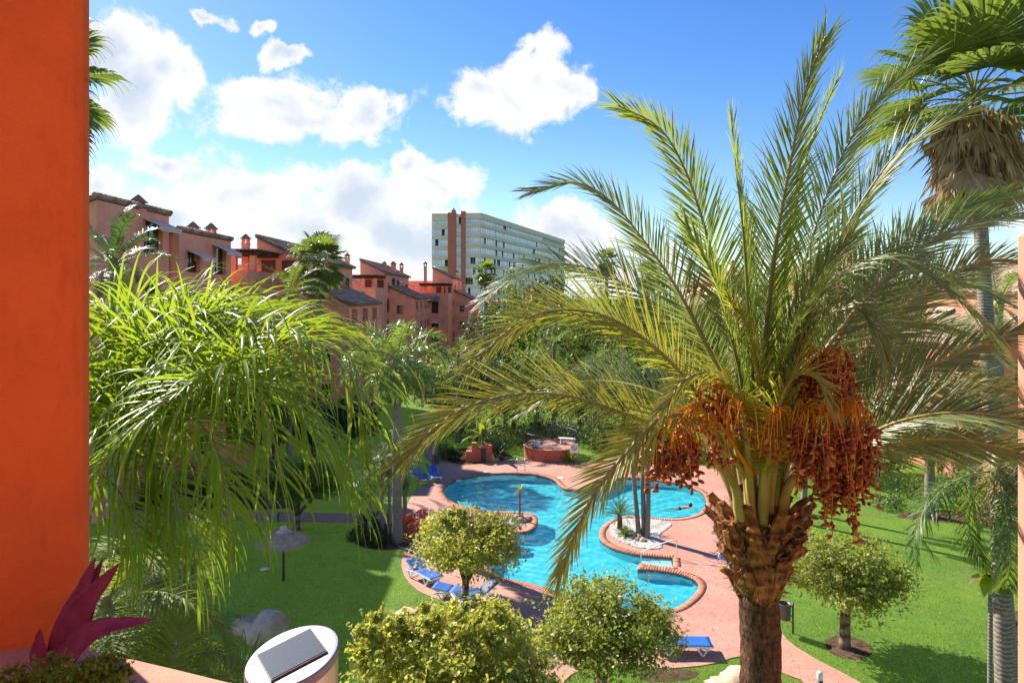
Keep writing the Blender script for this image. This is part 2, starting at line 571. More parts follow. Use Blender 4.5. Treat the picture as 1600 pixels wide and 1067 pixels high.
M['blue'] = plain('blue_sling', (0.012, 0.11, 0.42), 0.6, bump=0.2, bscale=120, var=0.12)
M['navy'] = plain('navy_sling', (0.012, 0.03, 0.10), 0.6, bump=0.2, bscale=120)
M['steel'] = plain('steel', (0.62, 0.62, 0.62), 0.22, 1.0)
M['brushed'] = plain('brushed_steel', (0.66, 0.63, 0.60), 0.3, 0.9, bump=0.12, bscale=90)
M['iron'] = plain('dark_iron', (0.03, 0.03, 0.032), 0.5)
M['greymetal'] = plain('grey_metal', (0.10, 0.10, 0.105), 0.5, 0.3)
M['dark'] = plain('dark_opening', (0.02, 0.018, 0.018), 0.9)
M['wood'] = plain('dark_timber', (0.075, 0.042, 0.028), 0.8, bump=0.5, bscale=20, var=0.3)
M['woodpole'] = plain('pole_timber', (0.11, 0.055, 0.03), 0.75, bump=0.4, bscale=30, var=0.3)
M['frame'] = plain('window_frame', (0.11, 0.05, 0.03), 0.6)
M['awning'] = plain('awning', (0.70, 0.46, 0.38), 0.8, var=0.12)
M['rock'] = plain('tan_rock', (0.42, 0.30, 0.20), 0.9, bump=1.0, bscale=7, var=0.35)
M['rock_orange'] = plain('orange_rock', (0.48, 0.22, 0.10), 0.9, bump=1.0, bscale=7, var=0.35)
M['boulder'] = plain('pale_boulder', (0.56, 0.38, 0.26), 0.92, bump=1.0, bscale=5, var=0.3, vscale=1.5)
M['gravel'] = tilemat('white_pebble', (0.34, 0.32, 0.29), (0.52, 0.50, 0.47), (0.66, 0.65, 0.62))
M['red'] = plain('red_paint', (0.60, 0.03, 0.02), 0.45)
M['ring'] = plain('lifebuoy_orange', (0.72, 0.10, 0.03), 0.45)
M['lid_steel'] = plain('lamp_lid', (0.27, 0.265, 0.29), 0.45, 0.7)
M['black'] = plain('black_paint', (0.015, 0.015, 0.015), 0.5)
M['skin'] = plain('skin', (0.42, 0.22, 0.14), 0.5)
M['swimsuit'] = plain('dark_swimwear', (0.02, 0.02, 0.03), 0.6)
M['hair'] = plain('dark_hair', (0.02, 0.012, 0.008), 0.5)
M['greenlight'] = plain('green_lamp', (0.02, 0.10, 0.05), 0.5)
M['solar'] = plain('solar_cell', (0.022, 0.042, 0.075), 0.6, spec=0.15, var=0.15, vscale=200)
M['lid'] = plain('skimmer_lid', (0.72, 0.66, 0.60), 0.6)
m_, t_, o_ = newmat('window_glass')
g_ = t_.n('ShaderNodeNewGeometry')
pc_ = t_.ramp(g_.outputs['Random Per Island'], [(0, (0.42, 0.55, 0.70)), (0.6, (0.62, 0.74, 0.86)), (1.0, (0.78, 0.84, 0.88))])  # pale blue base colour stands in for reflected sky, varied per pane
p_ = t_.n('ShaderNodeBsdfPrincipled', {'Base Color': pc_, 'Roughness': 0.12, 'Specular IOR Level': 0.8})
t_.t.links.new(p_.outputs[0], o_.inputs[0])
M['glass_tower'] = m_
M['glass'] = plain('dark_glass', (0.03, 0.035, 0.04), 0.08, spec=0.8)
M['glass_dark_tower'] = plain('tinted_tower_glass', (0.05, 0.085, 0.14), 0.1, spec=0.8)
# foliage
M['date_leaf'] = leafmat('date_leaflet', (0.185, 0.215, 0.030), (0.265, 0.275, 0.040), (0.38, 0.33, 0.075), 0.42, 0.38, 0.5, (0.85, 0.76, 0.07))
M['date_leaf_green'] = leafmat('date_leaflet_green', (0.095, 0.160, 0.030), (0.145, 0.205, 0.038), (0.22, 0.25, 0.06), 0.44, 0.38, 0.5, (0.60, 0.72, 0.06))
M['date_leaf_dull'] = leafmat('date_leaflet_dull', (0.125, 0.165, 0.055), (0.185, 0.225, 0.075), (0.27, 0.295, 0.11), 0.36, 0.36, 0.6, (0.48, 0.60, 0.10))
M['rachis'] = plain('frond_midrib', (0.34, 0.255, 0.075), 0.5, var=0.25)
M['rachis_green'] = plain('green_midrib', (0.19, 0.19, 0.05), 0.45, var=0.25)
M['queen_leaf'] = leafmat('queen_leaflet', (0.085, 0.160, 0.016), (0.135, 0.21, 0.018), (0.21, 0.255, 0.025), 0.46, 0.36, 0.45, (0.52, 0.68, 0.03))
M['queen_mid'] = leafmat('queen_mid_leaflet', (0.060, 0.115, 0.030), (0.095, 0.160, 0.040), (0.15, 0.21, 0.055), 0.40, 0.28, 0.6, (0.50, 0.68, 0.08))
M['queen_far'] = leafmat('queen_far_leaflet', (0.055, 0.105, 0.024), (0.085, 0.145, 0.032), (0.13, 0.185, 0.045), 0.40, 0.46, 0.4, (0.36, 0.52, 0.05))
M['corner_leaf'] = leafmat('corner_leaflet', (0.115, 0.165, 0.030), (0.165, 0.215, 0.036), (0.24, 0.27, 0.05), 0.42, 0.55, 0.25, (0.36, 0.42, 0.03))
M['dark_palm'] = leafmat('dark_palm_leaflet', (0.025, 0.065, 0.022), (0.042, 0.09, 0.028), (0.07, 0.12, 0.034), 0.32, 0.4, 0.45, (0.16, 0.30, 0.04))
M['fan_leaf'] = leafmat('fan_leaf', (0.075, 0.125, 0.03), (0.115, 0.17, 0.036), (0.16, 0.19, 0.045), 0.36, 0.36, 0.55, (0.36, 0.48, 0.05))
M['dead_leaf'] = leafmat('dead_leaf', (0.30, 0.19, 0.10), (0.46, 0.31, 0.18), (0.60, 0.45, 0.28), 0.35, 0.8, 0.2, (0.4, 0.24, 0.08))
M['ficus'] = leafmat('glossy_tree_leaf', (0.085, 0.135, 0.026), (0.145, 0.195, 0.034), (0.27, 0.28, 0.055), 0.42, 0.42, 0.45, (0.72, 0.76, 0.07))
M['citrus'] = leafmat('yellow_green_leaf', (0.175, 0.225, 0.035), (0.27, 0.30, 0.045), (0.42, 0.40, 0.085), 0.42, 0.42, 0.45, (0.98, 0.95, 0.12))
M['darkbush'] = leafmat('dark_shrub_leaf', (0.022, 0.055, 0.016), (0.038, 0.078, 0.020), (0.065, 0.105, 0.026), 0.30, 0.5, 0.5, (0.08, 0.18, 0.02))
M['midbush'] = leafmat('mid_shrub_leaf', (0.045, 0.095, 0.020), (0.075, 0.130, 0.024), (0.125, 0.17, 0.032), 0.38, 0.48, 0.4, (0.38, 0.48, 0.03))
M['greybush'] = leafmat('grey_shrub_leaf', (0.06, 0.085, 0.045), (0.095, 0.12, 0.065), (0.15, 0.17, 0.10), 0.28, 0.45, 0.4)
M['bananaleaf'] = leafmat('broad_leaf', (0.07, 0.15, 0.016), (0.12, 0.20, 0.02), (0.19, 0.24, 0.03), 0.45, 0.35, 0.5, (0.5, 0.6, 0.02))
M['strand'] = leafmat('orange_strand', (0.78, 0.24, 0.012), (0.86, 0.34, 0.018), (0.90, 0.46, 0.04), 0.35, 0.45, 0.4, (0.8, 0.35, 0.02))
m_, t_, o_ = newmat('date_fruit')
oi_ = t_.n('ShaderNodeObjectInfo')
g_ = t_.n('ShaderNodeNewGeometry')
rv_ = t_.math('FRACT', t_.math('ADD', oi_.outputs['Random'], g_.outputs['Random Per Island']))
pc_ = t_.ramp(rv_, [(0, (0.15, 0.018, 0.009)), (0.5, (0.31, 0.042, 0.013)), (0.82, (0.45, 0.10, 0.022)), (1.0, (0.60, 0.24, 0.055))])
p_ = t_.n('ShaderNodeBsdfPrincipled', {'Base Color': pc_, 'Roughness': 0.32, 'Specular IOR Level': 0.5})
t_.t.links.new(p_.outputs[0], o_.inputs[0])
M['date'] = m_
M['unripe'] = plain('unripe_fruit', (0.20, 0.22, 0.05), 0.5)
M['bark_date'] = barkmat('date_palm_bark', (0.035, 0.016, 0.010), (0.26, 0.125, 0.07), 34, bump=1.0, nscale=34, wave=0.03)
M['boot'] = barkmat('leaf_base', (0.075, 0.024, 0.011), (0.48, 0.19, 0.075), 20, bump=0.8, nscale=11, wave=0.1)
M['bark_queen'] = barkmat('queen_palm_bark', (0.13, 0.10, 0.085), (0.30, 0.25, 0.21), 26, bump=0.5)
M['bark_grey'] = barkmat('grey_bark', (0.14, 0.11, 0.095), (0.32, 0.27, 0.23), 30, bump=0.5)
M['bark_tree'] = barkmat('tree_bark', (0.09, 0.055, 0.035), (0.26, 0.175, 0.115), 5, bump=0.8)
M['fibre'] = leafmat('palm_fibre', (0.20, 0.12, 0.06), (0.30, 0.2, 0.11), (0.4, 0.3, 0.18), 0.2, 0.8, 0.2, (0.4, 0.26, 0.1))
M['thatch'] = leafmat('straw', (0.42, 0.27, 0.17), (0.58, 0.39, 0.26), (0.70, 0.50, 0.35), 0.2, 0.9, 0.1, (0.5, 0.36, 0.2))
M['thatch_body'] = plain('straw_body', (0.72, 0.48, 0.33), 0.95, bump=1.0, bscale=28, var=0.25, vscale=5)
M['moss'] = leafmat('mossy_plant', (0.10, 0.18, 0.010), (0.15, 0.24, 0.014), (0.22, 0.28, 0.02), 0.35, 0.6, 0.3)
# purple leaf: upper and lower tones
m_, t_, o_ = newmat('purple_leaf')
g_ = t_.n('ShaderNodeNewGeometry')
nz_ = t_.noise(g_.outputs['Position'], 60, 4, 0.6)
pc_ = t_.mix(t_.smooth(nz_.outputs[0], 0.3, 0.7), (0.11, 0.014, 0.085, 1), (0.23, 0.045, 0.14, 1))
pc_ = t_.mix(t_.math('MULTIPLY', g_.outputs['Random Per Island'], 0.4), pc_, (0.40, 0.07, 0.12, 1))
p_ = t_.n('ShaderNodeBsdfPrincipled', {'Base Color': pc_, 'Roughness': 0.5, 'Specular IOR Level': 0.35})
tr_ = t_.n('ShaderNodeBsdfTranslucent', {0: (0.62, 0.10, 0.14, 1)})
mx_ = t_.n('ShaderNodeMixShader', {0: 0.35, 1: p_.outputs[0], 2: tr_.outputs[0]})
t_.t.links.new(mx_.outputs[0], o_.inputs[0])
M['purple'] = m_
# ------------------------------------------------------------------ foliage builders
UPV = np.array([0, 0, 1.0])


def ribbons(P, D, S, L, Wd, nseg, droop, fold=0.0, tip=0.06, base=0.55, wob=None, curl=False):
    """N tapering leaf strips: start points, directions, width directions -> vertices and quads"""
    N = len(P)
    P = P.astype(float).copy(); D = nrm(D); S = nrm(S)
    L = np.broadcast_to(L, (N,)).astype(float)
    Wd = np.broadcast_to(Wd, (N,)).astype(float)
    droop = np.broadcast_to(droop, (N,)).astype(float)
    rows = []
    for i in range(nseg + 1):
        t = i / nseg
        w = (base + (1 - base) * min(1, t / 0.25)) * (1.0 if t < 0.55 else (tip + (1 - tip) * (1 - (t - 0.55) / 0.45)))
        hw = (S * (Wd * w * 0.5)[:, None])
        if fold:
            nn = np.cross(S, D)
            lift = nn * (Wd * w * fold)[:, None]
            rows.append(np.stack([P - hw + lift, P, P + hw + lift], axis=1))
        else:
            rows.append(np.stack([P - hw, P + hw], axis=1))
        P = P + D * (L / nseg)[:, None]
        g = (droop / nseg * ((0.12 + 2.6 * t * t) if curl else (0.35 + 1.3 * t)))[:, None]
        D = nrm(D - UPV * g + (wob * (0.3 / nseg) if wob is not None else 0))
        S = nrm(S - D * np.sum(S * D, axis=1, keepdims=True))
    k = 3 if fold else 2
    V = np.stack(rows, axis=1)                      # N, nseg+1, k, 3
    q = []
    for i in range(nseg):
        for j in range(k - 1):
            a = i * k + j
            q.append([a, a + 1, a + k + 1, a + k])
    q = np.array(q)
    Q = (np.arange(N)[:, None, None] * ((nseg + 1) * k) + q[None]).reshape(-1, 4)
    return V.reshape(-1, 3), Q


def frond_frame(path, up, roll):
    T = nrm(np.gradient(path, axis=0))
    upv = np.array(up, dtype=float)
    S = np.cross(T, upv)
    # keep the side vector steady where the frond passes vertical
    for i in range(len(S)):
        if np.linalg.norm(S[i]) < 0.12:
            S[i] = S[i - 1] if i else np.array([1.0, 0, 0])
        if i and np.dot(S[i], S[i - 1]) < 0:
            S[i] = -S[i]
    S = nrm(S)
    Nn = np.cross(S, T)
    c, s = math.cos(roll), math.sin(roll)
    return T, S * c + Nn * s, Nn * c - S * s


def leaflets(path, n, L, Wd, nseg=3, up=(0, 0, 1), roll=0.0, vee=0.35, a0=72, a1=28, droop=0.25, u0=0.16, fold=0.22,
             jit=0.10, plume=0.0, lp=(0.45, 1.0, 0.45), rg=None, curl=False):
    rg = rg or rng
    T, S, Nn = frond_frame(path, up, roll)
    M_ = len(path)
    Vs, Qs, b = [], [], 0
    for sd in (-1, 1):
        u = np.linspace(u0, 0.995, n) + rg.normal(0, 0.25 / n, n)
        u = np.clip(u, 0, 0.999)
        x = u * (M_ - 1)
        def samp(A):
            return np.stack([np.interp(x, np.arange(M_), A[:, k]) for k in range(3)], axis=1)
        p, t, s_, nn = samp(path), nrm(samp(T)), nrm(samp(S)), nrm(samp(Nn))
        uu = (u - u0) / (1 - u0)
        ang = np.radians(a0 + (a1 - a0) * uu + rg.normal(0, 4, n))
        ve = vee + rg.normal(0, jit, n) + plume * rg.uniform(-1, 1, n)
        d = t * np.cos(ang)[:, None] + (s_ * (sd * np.cos(ve))[:, None] + nn * np.sin(ve)[:, None]) * np.sin(ang)[:, None]
        d = nrm(d + rg.normal(0, jit * 0.5, (n, 3)))
        wdir = t - d * np.sum(t * d, axis=1, keepdims=True)
        wdir = nrm(nrm(wdir) + nn * rg.uniform(0.1, 0.6, (n, 1)))
        wdir = wdir - d * np.sum(wdir * d, axis=1, keepdims=True)
        prof = np.interp(uu, [0, 0.4, 1], lp)
        ln = L * prof * rg.uniform(0.88, 1.1, n)
        V, Q = ribbons(p, d, wdir, ln, Wd * (0.65 + 0.35 * prof) * rg.uniform(0.85, 1.15, n), nseg, droop * rg.uniform(0.6, 1.5, n), fold,
                       wob=rg.normal(0, 0.5, (n, 3)), curl=curl)
        Vs.append(V); Qs.append(Q + b); b += len(V)
    return np.vstack(Vs), np.vstack(Qs)


def tube_np(path, r0, r1, n=5, flat=1.0):
    path = np.asarray(path)
    T, S, Nn = frond_frame(path, (0.05, 0.03, 1), 0)
    m = len(path)
    rr = (r1 + (r0 - r1) * (1 - np.linspace(0, 1, m)) ** 1.6)[:, None]
    ring = [path + S * rr * math.cos(2 * math.pi * k / n) + Nn * rr * flat * math.sin(2 * math.pi * k / n) for k in range(n)]
    V = np.stack(ring, axis=1).reshape(-1, 3)
    Q = [(i * n + k, i * n + (k + 1) % n, (i + 1) * n + (k + 1) % n, (i + 1) * n + k) for i in range(m - 1) for k in range(n)]
    return V, np.array(Q)


def add_frond(parent, path, leafm, rachm, n, L, Wd, r0, **kw):
    V, Q = tube_np(path, r0, r0 * 0.16, 5, 0.7)
    fr = np_obj('frond', V, Q, rachm, parent, True)
    V, Q = leaflets(path, n, L, Wd, **kw)
    lf = np_obj('leaflet', V, Q, leafm, fr)
    lf['kind'] = 'stuff'
    return fr


def arc_path(base, azim, elev, L, bend, m=14, side=0.0):
    """frond that starts at an elevation and bends down under its weight"""
    p = np.array(tuple(base), dtype=float)
    e, a = elev, azim
    pts = [p.copy()]
    for i in range(m):
        p = p + np.array([math.cos(e) * math.sin(a), math.cos(e) * math.cos(a), math.sin(e)]) * (L / m)
        pts.append(p.copy())
        e -= bend / m * (0.5 + 1.1 * i / m)
        a += side / m
    return np.array(pts)


def trunk_mesh(parent, base, top, r0, r1, mat, bulge=None, n=14, name='trunk', flare=1.35, wav=0.0):
    base, top = Vector(base), Vector(top)
    mb = MB()
    k = 16
    pts, rad = [], []
    bx, by = random.uniform(-1, 1), random.uniform(-1, 1)
    for i in range(k + 1):
        t = i / k
        off = math.sin(t * math.pi) * wav
        pts.append(base.lerp(top, t) + Vector((bx * off, by * off, 0)))
        r = r0 + (r1 - r0) * t
        if t < 0.12:
            r *= 1 + (flare - 1) * (1 - t / 0.12)
        rad.append(r * random.uniform(0.97, 1.03))
    mb.tube(pts, rad, n)
    return mb.build(name, mat, parent, True)


def feather_palm(name, label, base, top_z, L, n_fr, leafm, bark, r=0.15, group=None, nl=46, leaf=0.5, lw=0.03, emin=-25, emax=80, bend=1.5,
                 plume=0.35, droop=0.9, cat='palm', lean=(0, 0), seed=1, rach=None, vee=0.2, crownshaft=True, nseg=3, skip=None, roll=0.0, fold=0.0):
    rg = np.random.default_rng(seed)
    random.seed(seed)
    base = Vector(base)
    root = empty(name, base, label, cat, group)
    top = Vector((base.x + lean[0], base.y + lean[1], top_z))
    trunk_mesh(root, base + Vector((0, 0, -0.1)), top, r, r * 0.75, bark, wav=0.1)
    if crownshaft:
        mb = MB()
        mb.tube([top + Vector((0, 0, -0.25)), top + Vector((0, 0, 0.05)), top + Vector((0, 0, L * 0.16))], [r * 0.75, r * 1.05, r * 0.5], 10)
        mb.build('crownshaft', rach or M['rachis_green'], root, True)
    for i in range(n_fr):
        t = (i + 0.5) / n_fr
        az = i * 2.39996 + rg.uniform(-0.25, 0.25)
        el = R(emax + (emin - emax) * t ** 0.9 + rg.uniform(-7, 7))
        Li = L * rg.uniform(0.85, 1.1) * (0.8 + 0.2 * math.sin(math.pi * min(1, t + 0.2)))
        b = top + Vector((math.sin(az) * r * 0.5, math.cos(az) * r * 0.5, L * 0.10 * (1 - t)))
        path = arc_path(b, az, el, Li, bend * rg.uniform(0.8, 1.2), side=rg.uniform(-0.3, 0.3))
        if skip and skip(path):
            continue
        add_frond(root, path, leafm, rach or M['rachis_green'], nl, leaf, lw, max(0.012, r * 0.16), nseg=nseg, vee=vee, plume=plume, droop=droop,
                  fold=fold, rg=rg, roll=roll, jit=0.12)
    return root


def fan_blade(rg, c, d, nrm_, size, nseg_leaf=36, spread=150, droop=1.2, dead=False):
    """costapalmate leaf: radiating folded segments, joined for the inner half, hanging tips"""
    d = np.array(tuple(d)); d = d / np.linalg.norm(d)
    nn = np.array(tuple(nrm_)); nn = nn - d * np.dot(nn, d); nn /= np.linalg.norm(nn)
    s = np.cross(d, nn)
    ang = np.radians(np.linspace(-spread, spread, nseg_leaf))
    D = np.outer(np.cos(ang), d) + np.outer(np.sin(ang), s) + nn * 0.10
    D = nrm(D + rg.normal(0, 0.015, D.shape))
    S = nrm(np.cross(D, nn))
    # alternate pleats
    alt = np.where(np.arange(nseg_leaf) % 2 == 0, 1, -1)[:, None]
    S = nrm(S + nn * 0.35 * alt)
    Ln = size * (0.72 + 0.28 * np.cos(ang * 0.55)) * rg.uniform(0.92, 1.05, nseg_leaf)
    w = size * 0.62 * 2 * math.tan(math.radians(spread) / nseg_leaf) * 1.15
    P = np.repeat(np.array(tuple(c))[None], nseg_leaf, 0)
    N = nseg_leaf
    rows = []
    Dc = D.copy()
    n = 9
    for i in range(n + 1):
        t = i / n
        wi = w * (t / 0.62 if t < 0.62 else max(0.07, 1 - (t - 0.62) / 0.2)) + 0.004
        rows.append(np.stack([P - S * wi / 2, P + S * wi / 2], axis=1))
        P = P + Dc * (Ln / n)[:, None]
        g = 0.03 if t < 0.5 else droop * (t - 0.40) * 2.4
        Dc = nrm(Dc - UPV * g * rg.uniform(0.6, 1.4, (N, 1)))
        S = nrm(S - Dc * np.sum(S * Dc, axis=1, keepdims=True))
    V = np.stack(rows, 1)
    q = np.array([[i * 2, i * 2 + 1, i * 2 + 3, i * 2 + 2] for i in range(n)])
    Q = (np.arange(N)[:, None, None] * ((n + 1) * 2) + q[None]).reshape(-1, 4)
    return V.reshape(-1, 3), Q


def fan_palm(label, base, top_z, blade, n_leaf, seed, r=0.18, group=None, petiole=1.0, skirt=30, seg=30, lean=(0, 0), emin=-45, skirt_len=1.6, bark=None):
    rg = np.random.default_rng(seed)
    random.seed(seed)
    base = Vector(base)
    root = empty('fan_palm', base, label, 'palm', group)
    top = Vector((base.x + lean[0], base.y + lean[1], top_z))
    trunk_mesh(root, base + Vector((0, 0, -0.1)), top, r, r * 0.75, bark or M['bark_grey'], wav=0.08)
    for i in range(n_leaf):
        t = (i + 0.5) / n_leaf
        az = i * 2.39996 + rg.uniform(-0.2, 0.2)
        el = R(82 + (emin - 82) * t + rg.uniform(-6, 6))
        pl = petiole * rg.uniform(0.8, 1.15)
        path = arc_path(top + Vector((0, 0, 0.3 * (1 - t))), az, el, pl, 0.5, 6)
        V, Q = tube_np(path, 0.028, 0.014, 4)
        st = np_obj('leaf', V, Q, M['rachis_green'], root, True)
        d = path[-1] - path[-2]
        side = np.cross(d, UPV)
        nv = np.cross(side, d)
        if np.linalg.norm(nv) < 1e-6: nv = np.array([0, 1.0, 0])
        V, Q = fan_blade(rg, path[-1], d, nv, blade * rg.uniform(0.85, 1.1), seg, 125, 0.75)
        np_obj('blade', V, Q, M['fan_leaf'], st)
    if skirt:
        Vs, Qs, b = [], [], 0
        for i in range(skirt):
            az = i * 2.39996
            z = top.z - 0.1 - skirt_len * rg.uniform(0, 0.75)
            c = np.array([top.x + math.sin(az) * r * 0.8, top.y + math.cos(az) * r * 0.8, z])
            pth = arc_path(c, az, R(rg.uniform(-60, -20)), petiole * 0.6, 1.0, 5)
            V, Q = tube_np(pth, 0.02, 0.012, 4); Vs.append(V); Qs.append(Q + b); b += len(V)
            d = pth[-1] - pth[-2]
            nv = np.cross(np.cross(d, [math.sin(az), math.cos(az), 0.2]), d) + rg.normal(0, 0.05, 3)
            V, Q = fan_blade(rg, pth[-1], d + np.array([0, 0, -0.3]), nv, blade * rg.uniform(0.32, 0.5), max(12, seg // 3), 60, 2.5)
            Vs.append(V); Qs.append(Q + b); b += len(V)
        n_ = skirt * 15
        az = rg.uniform(0, 6.283, n_)
        z = top.z - 0.15 - skirt_len * rg.uniform(0, 0.8, n_)
        ro = r + petiole * .5 * rg.uniform(0.1, 1.0, n_) * np.interp((top.z - z) / skirt_len, [0, .3, 1], [.7, 1, .75])
        P = np.stack([top.x + np.sin(az) * ro, top.y + np.cos(az) * ro, z], 1)
        D = np.stack([np.sin(az) * .35, np.cos(az) * .35, -np.ones(n_)], 1) + rg.normal(0, .30, (n_, 3))
        V, Q = ribbons(P, D, np.cross(D, rg.normal(0, 1, (n_, 3))), skirt_len * rg.uniform(.16, .46, n_), rg.uniform(.015, .05, n_) * blade, 3, .8)
        Vs.append(V); Qs.append(Q + b); b += len(V)
        sk = np_obj('dead_skirt', np.vstack(Vs), np.vstack(Qs), M['dead_leaf'], root)
        sk['kind'] = 'stuff'
    return root


def leaf_cloud(c, rad, n_clump, per, leaf, rg, flat=0.55, clump=0.27, shell=0.62, stray=0.06):
    """many leaf-sized folded faces in uneven clumps through a crown"""
    c = np.array(tuple(c)); rad = np.array(rad, dtype=float)
    dirs = nrm(rg.normal(0, 1, (n_clump, 3)))
    rr = rg.uniform(shell, 1.0, n_clump) * rg.choice([1.0, 1.0, 1.0, 0.55], n_clump)
    rr = rr * (1 + rg.normal(0, 0.07, n_clump))
    cc = dirs * rr[:, None]
    low = cc[:, 2] < 0
    cc[low, 2] *= flat
    cs = clump * rg.uniform(0.6, 1.25, n_clump)
    pts = nrm(rg.normal(0, 1, (n_clump, per, 3))) * (rg.uniform(0.25, 1, (n_clump, per, 1)) ** 0.5)
    P = (cc[:, None, :] + pts * cs[:, None, None] * np.array([1, 1, 0.8])).reshape(-1, 3)
    # a few shoots reach out of the outline
    ns = int(len(P) * stray)
    P[:ns] = nrm(P[:ns] + rg.normal(0, 0.1, (ns, 3))) * rg.uniform(0.9, 1.22, (ns, 1))
    # shoots: short lines of leaves that break the outline
    nsh = int(n_clump * 0.9)
    sd = nrm(rg.normal(0, 1, (nsh, 3)) + np.array([0, 0, 0.35]))
    sd[:, 2] = np.where(sd[:, 2] < 0, sd[:, 2] * flat, sd[:, 2])
    t_ = np.linspace(0.86, 1.0, 12)[None, :, None]
    sl = rg.uniform(0.9, 1.32, (nsh, 1, 1))
    sh_ = (sd[:, None, :] * (0.86 + (sl - 0.86) * (t_ - 0.86) / 0.14) + np.array([0, 0, 1]) * 0.16 * (t_ - 0.86) / 0.14 + rg.normal(0, 0.022, (nsh, 12, 3))).reshape(-1, 3)
    P = np.vstack([P, sh_])
    out = nrm(P + 1e-6)
    P = c + P * rad
    N = len(P)
    nv = nrm(rg.normal(0, 0.75, (N, 3)) + out * 0.55 + UPV * 0.45)
    t = nrm(np.cross(nv, rg.normal(0, 1, (N, 3))))
    t = nrm(t - UPV * 0.25)
    s = nrm(np.cross(nv, t))
    ln = leaf * rg.uniform(0.5, 1.5, N)[:, None]
    a = P - t * ln * 0.5
    b = P + s * ln * 0.26 + nv * ln * 0.07
    d = P + t * ln * 0.5 - UPV * ln * 0.06
    e = P - s * ln * 0.26 + nv * ln * 0.07
    V = np.stack([a, b, d, e], 1).reshape(-1, 3)
    Q = np.arange(4 * N).reshape(N, 4)
    return V, Q


def leafy_tree(label, base, crown_c, rad, leafm, r=0.13, n_clump=90, per=110, leaf=0.10, seed=3, group=None, name='leafy_tree', flat=0.55, fork=4, cat='tree',
               stray=0.06, extra=None, fork_t=0.35, leanw=0.04, shell=0.66, clump=0.25):
    rg = np.random.default_rng(seed)
    random.seed(seed)
    base, cc = Vector(base), Vector(crown_c)
    root = empty(name, base, label, cat, group)
    mb = MB()
    fk = base.lerp(cc, fork_t) + Vector((rg.uniform(-.08, .08), rg.uniform(-.08, .08), 0))
    mid = base.lerp(fk, 0.5) + Vector((rg.uniform(-leanw, leanw), rg.uniform(-leanw, leanw), 0))
    mb.tube([base + Vector((0, 0, -0.1)), base + Vector((0, 0, 0.12)), mid, fk], [r * 1.5, r * 1.12, r, r * 0.95], 10)
    for k in range(fork):
        az = k * 2 * math.pi / fork + rg.uniform(-.4, .4)
        el = rg.uniform(0.45, 1.2)
        d = Vector((math.sin(az) * math.cos(el) * rad[0], math.cos(az) * math.cos(el) * rad[1], math.sin(el) * rad[2] * 0.9))
        e = cc + d * 0.7
        m1 = fk.lerp(e, 0.45) + Vector((d.x * 0.15, d.y * 0.15, -0.04))
        mb.tube([fk - Vector((0, 0, 0.05)), m1, e], [r * 0.62, r * 0.42, r * 0.12], 7)
        for q in range(3):
            d2 = Vector(rg.normal(0, 1, 3)); d2.normalize()
            e2 = m1 + Vector((d2.x * rad[0], d2.y * rad[1], abs(d2.z) * rad[2])) * 0.55
            mb.tube([m1, m1.lerp(e2, 0.5), e2], [r * 0.3, r * 0.2, r * 0.06], 5)
    mb.build('trunk', M['bark_tree'], root, True)
    V, Q = leaf_cloud(cc, rad, n_clump, per, leaf, rg, flat, clump=clump, stray=stray, shell=shell)
    if extra:
        for (ec, er, en) in extra:
            V2, Q2 = leaf_cloud(ec, er, en, per, leaf, rg, flat, clump=clump, stray=stray, shell=shell)
            Q = np.vstack([Q, Q2 + len(V)]); V = np.vstack([V, V2])
    cr = np_obj('crown', V, Q, leafm, root)
    cr['kind'] = 'stuff'
    return root


def shrub(label, base, rad, leafm, n_clump=26, per=70, leaf=0.14, seed=5, group=None, name='shrub', cat='shrub', stray=0.1):
    rg = np.random.default_rng(seed)
    base = Vector(base)
    c = base + Vector((0, 0, rad[2] * 0.55))
    root = empty(name, base, label, cat, group)
    V, Q = leaf_cloud(c, rad, n_clump, per, leaf, rg, 0.6, clump=0.4, stray=stray)
    V[:, 2] = np.maximum(V[:, 2], base.z + 0.01)
    f = np_obj('foliage', V, Q, leafm, root)
    f['kind'] = 'stuff'
    mb = MB()
    for k in range(5):
        a = k * 1.257
        mb.tube([base, base + Vector((math.sin(a) * rad[0] * .3, math.cos(a) * rad[1] * .3, rad[2] * .7))], [0.03, 0.012], 5)
    mb.build('stem', M['bark_tree'], root, True)
    return root


def rosette(name, label, base, stem_h, n, L, Wd, leafm, seed, cat='plant', droop=0.6, stem_r=0.06, emin=-20, emax=85, group=None, lean=(0, 0), nseg=4, fold=0.15, stem_mat=None):
    """stiff strap leaves radiating from a stem top (yucca, agave, broad leaved plants)"""
    rg = np.random.default_rng(seed)
    base = Vector(base)
    root = empty(name, base, label, cat, group)
    top = base + Vector((lean[0], lean[1], stem_h))
    if stem_h > 0.05:
        trunk_mesh(root, base + Vector((0, 0, -0.05)), top, stem_r, stem_r * 0.8, stem_mat or M['bark_grey'], flare=1.5, wav=0.02, name='stem')
    i = np.arange(n)
    az = i * 2.39996 + rg.uniform(-.2, .2, n)
    el = np.radians(emax + (emin - emax) * (i + .5) / n + rg.uniform(-6, 6, n))
    D = np.stack([np.cos(el) * np.sin(az), np.cos(el) * np.cos(az), np.sin(el)], 1)
    S = nrm(np.cross(D, UPV + rg.normal(0, .1, (n, 3))))
    P = np.repeat(np.array(tuple(top))[None], n, 0)
    V, Q = ribbons(P, D, S, L * rg.uniform(.8, 1.15, n), Wd, nseg, droop, fold, base=0.5)
    o = np_obj('leaf_rosette', V, Q, leafm, root)
    o['kind'] = 'stuff'
    return root
# ------------------------------------------------------------------ ground, deck, pool
def gpoly(px):
    return [tuple(gr(x, y))[:2] for x, y in px]


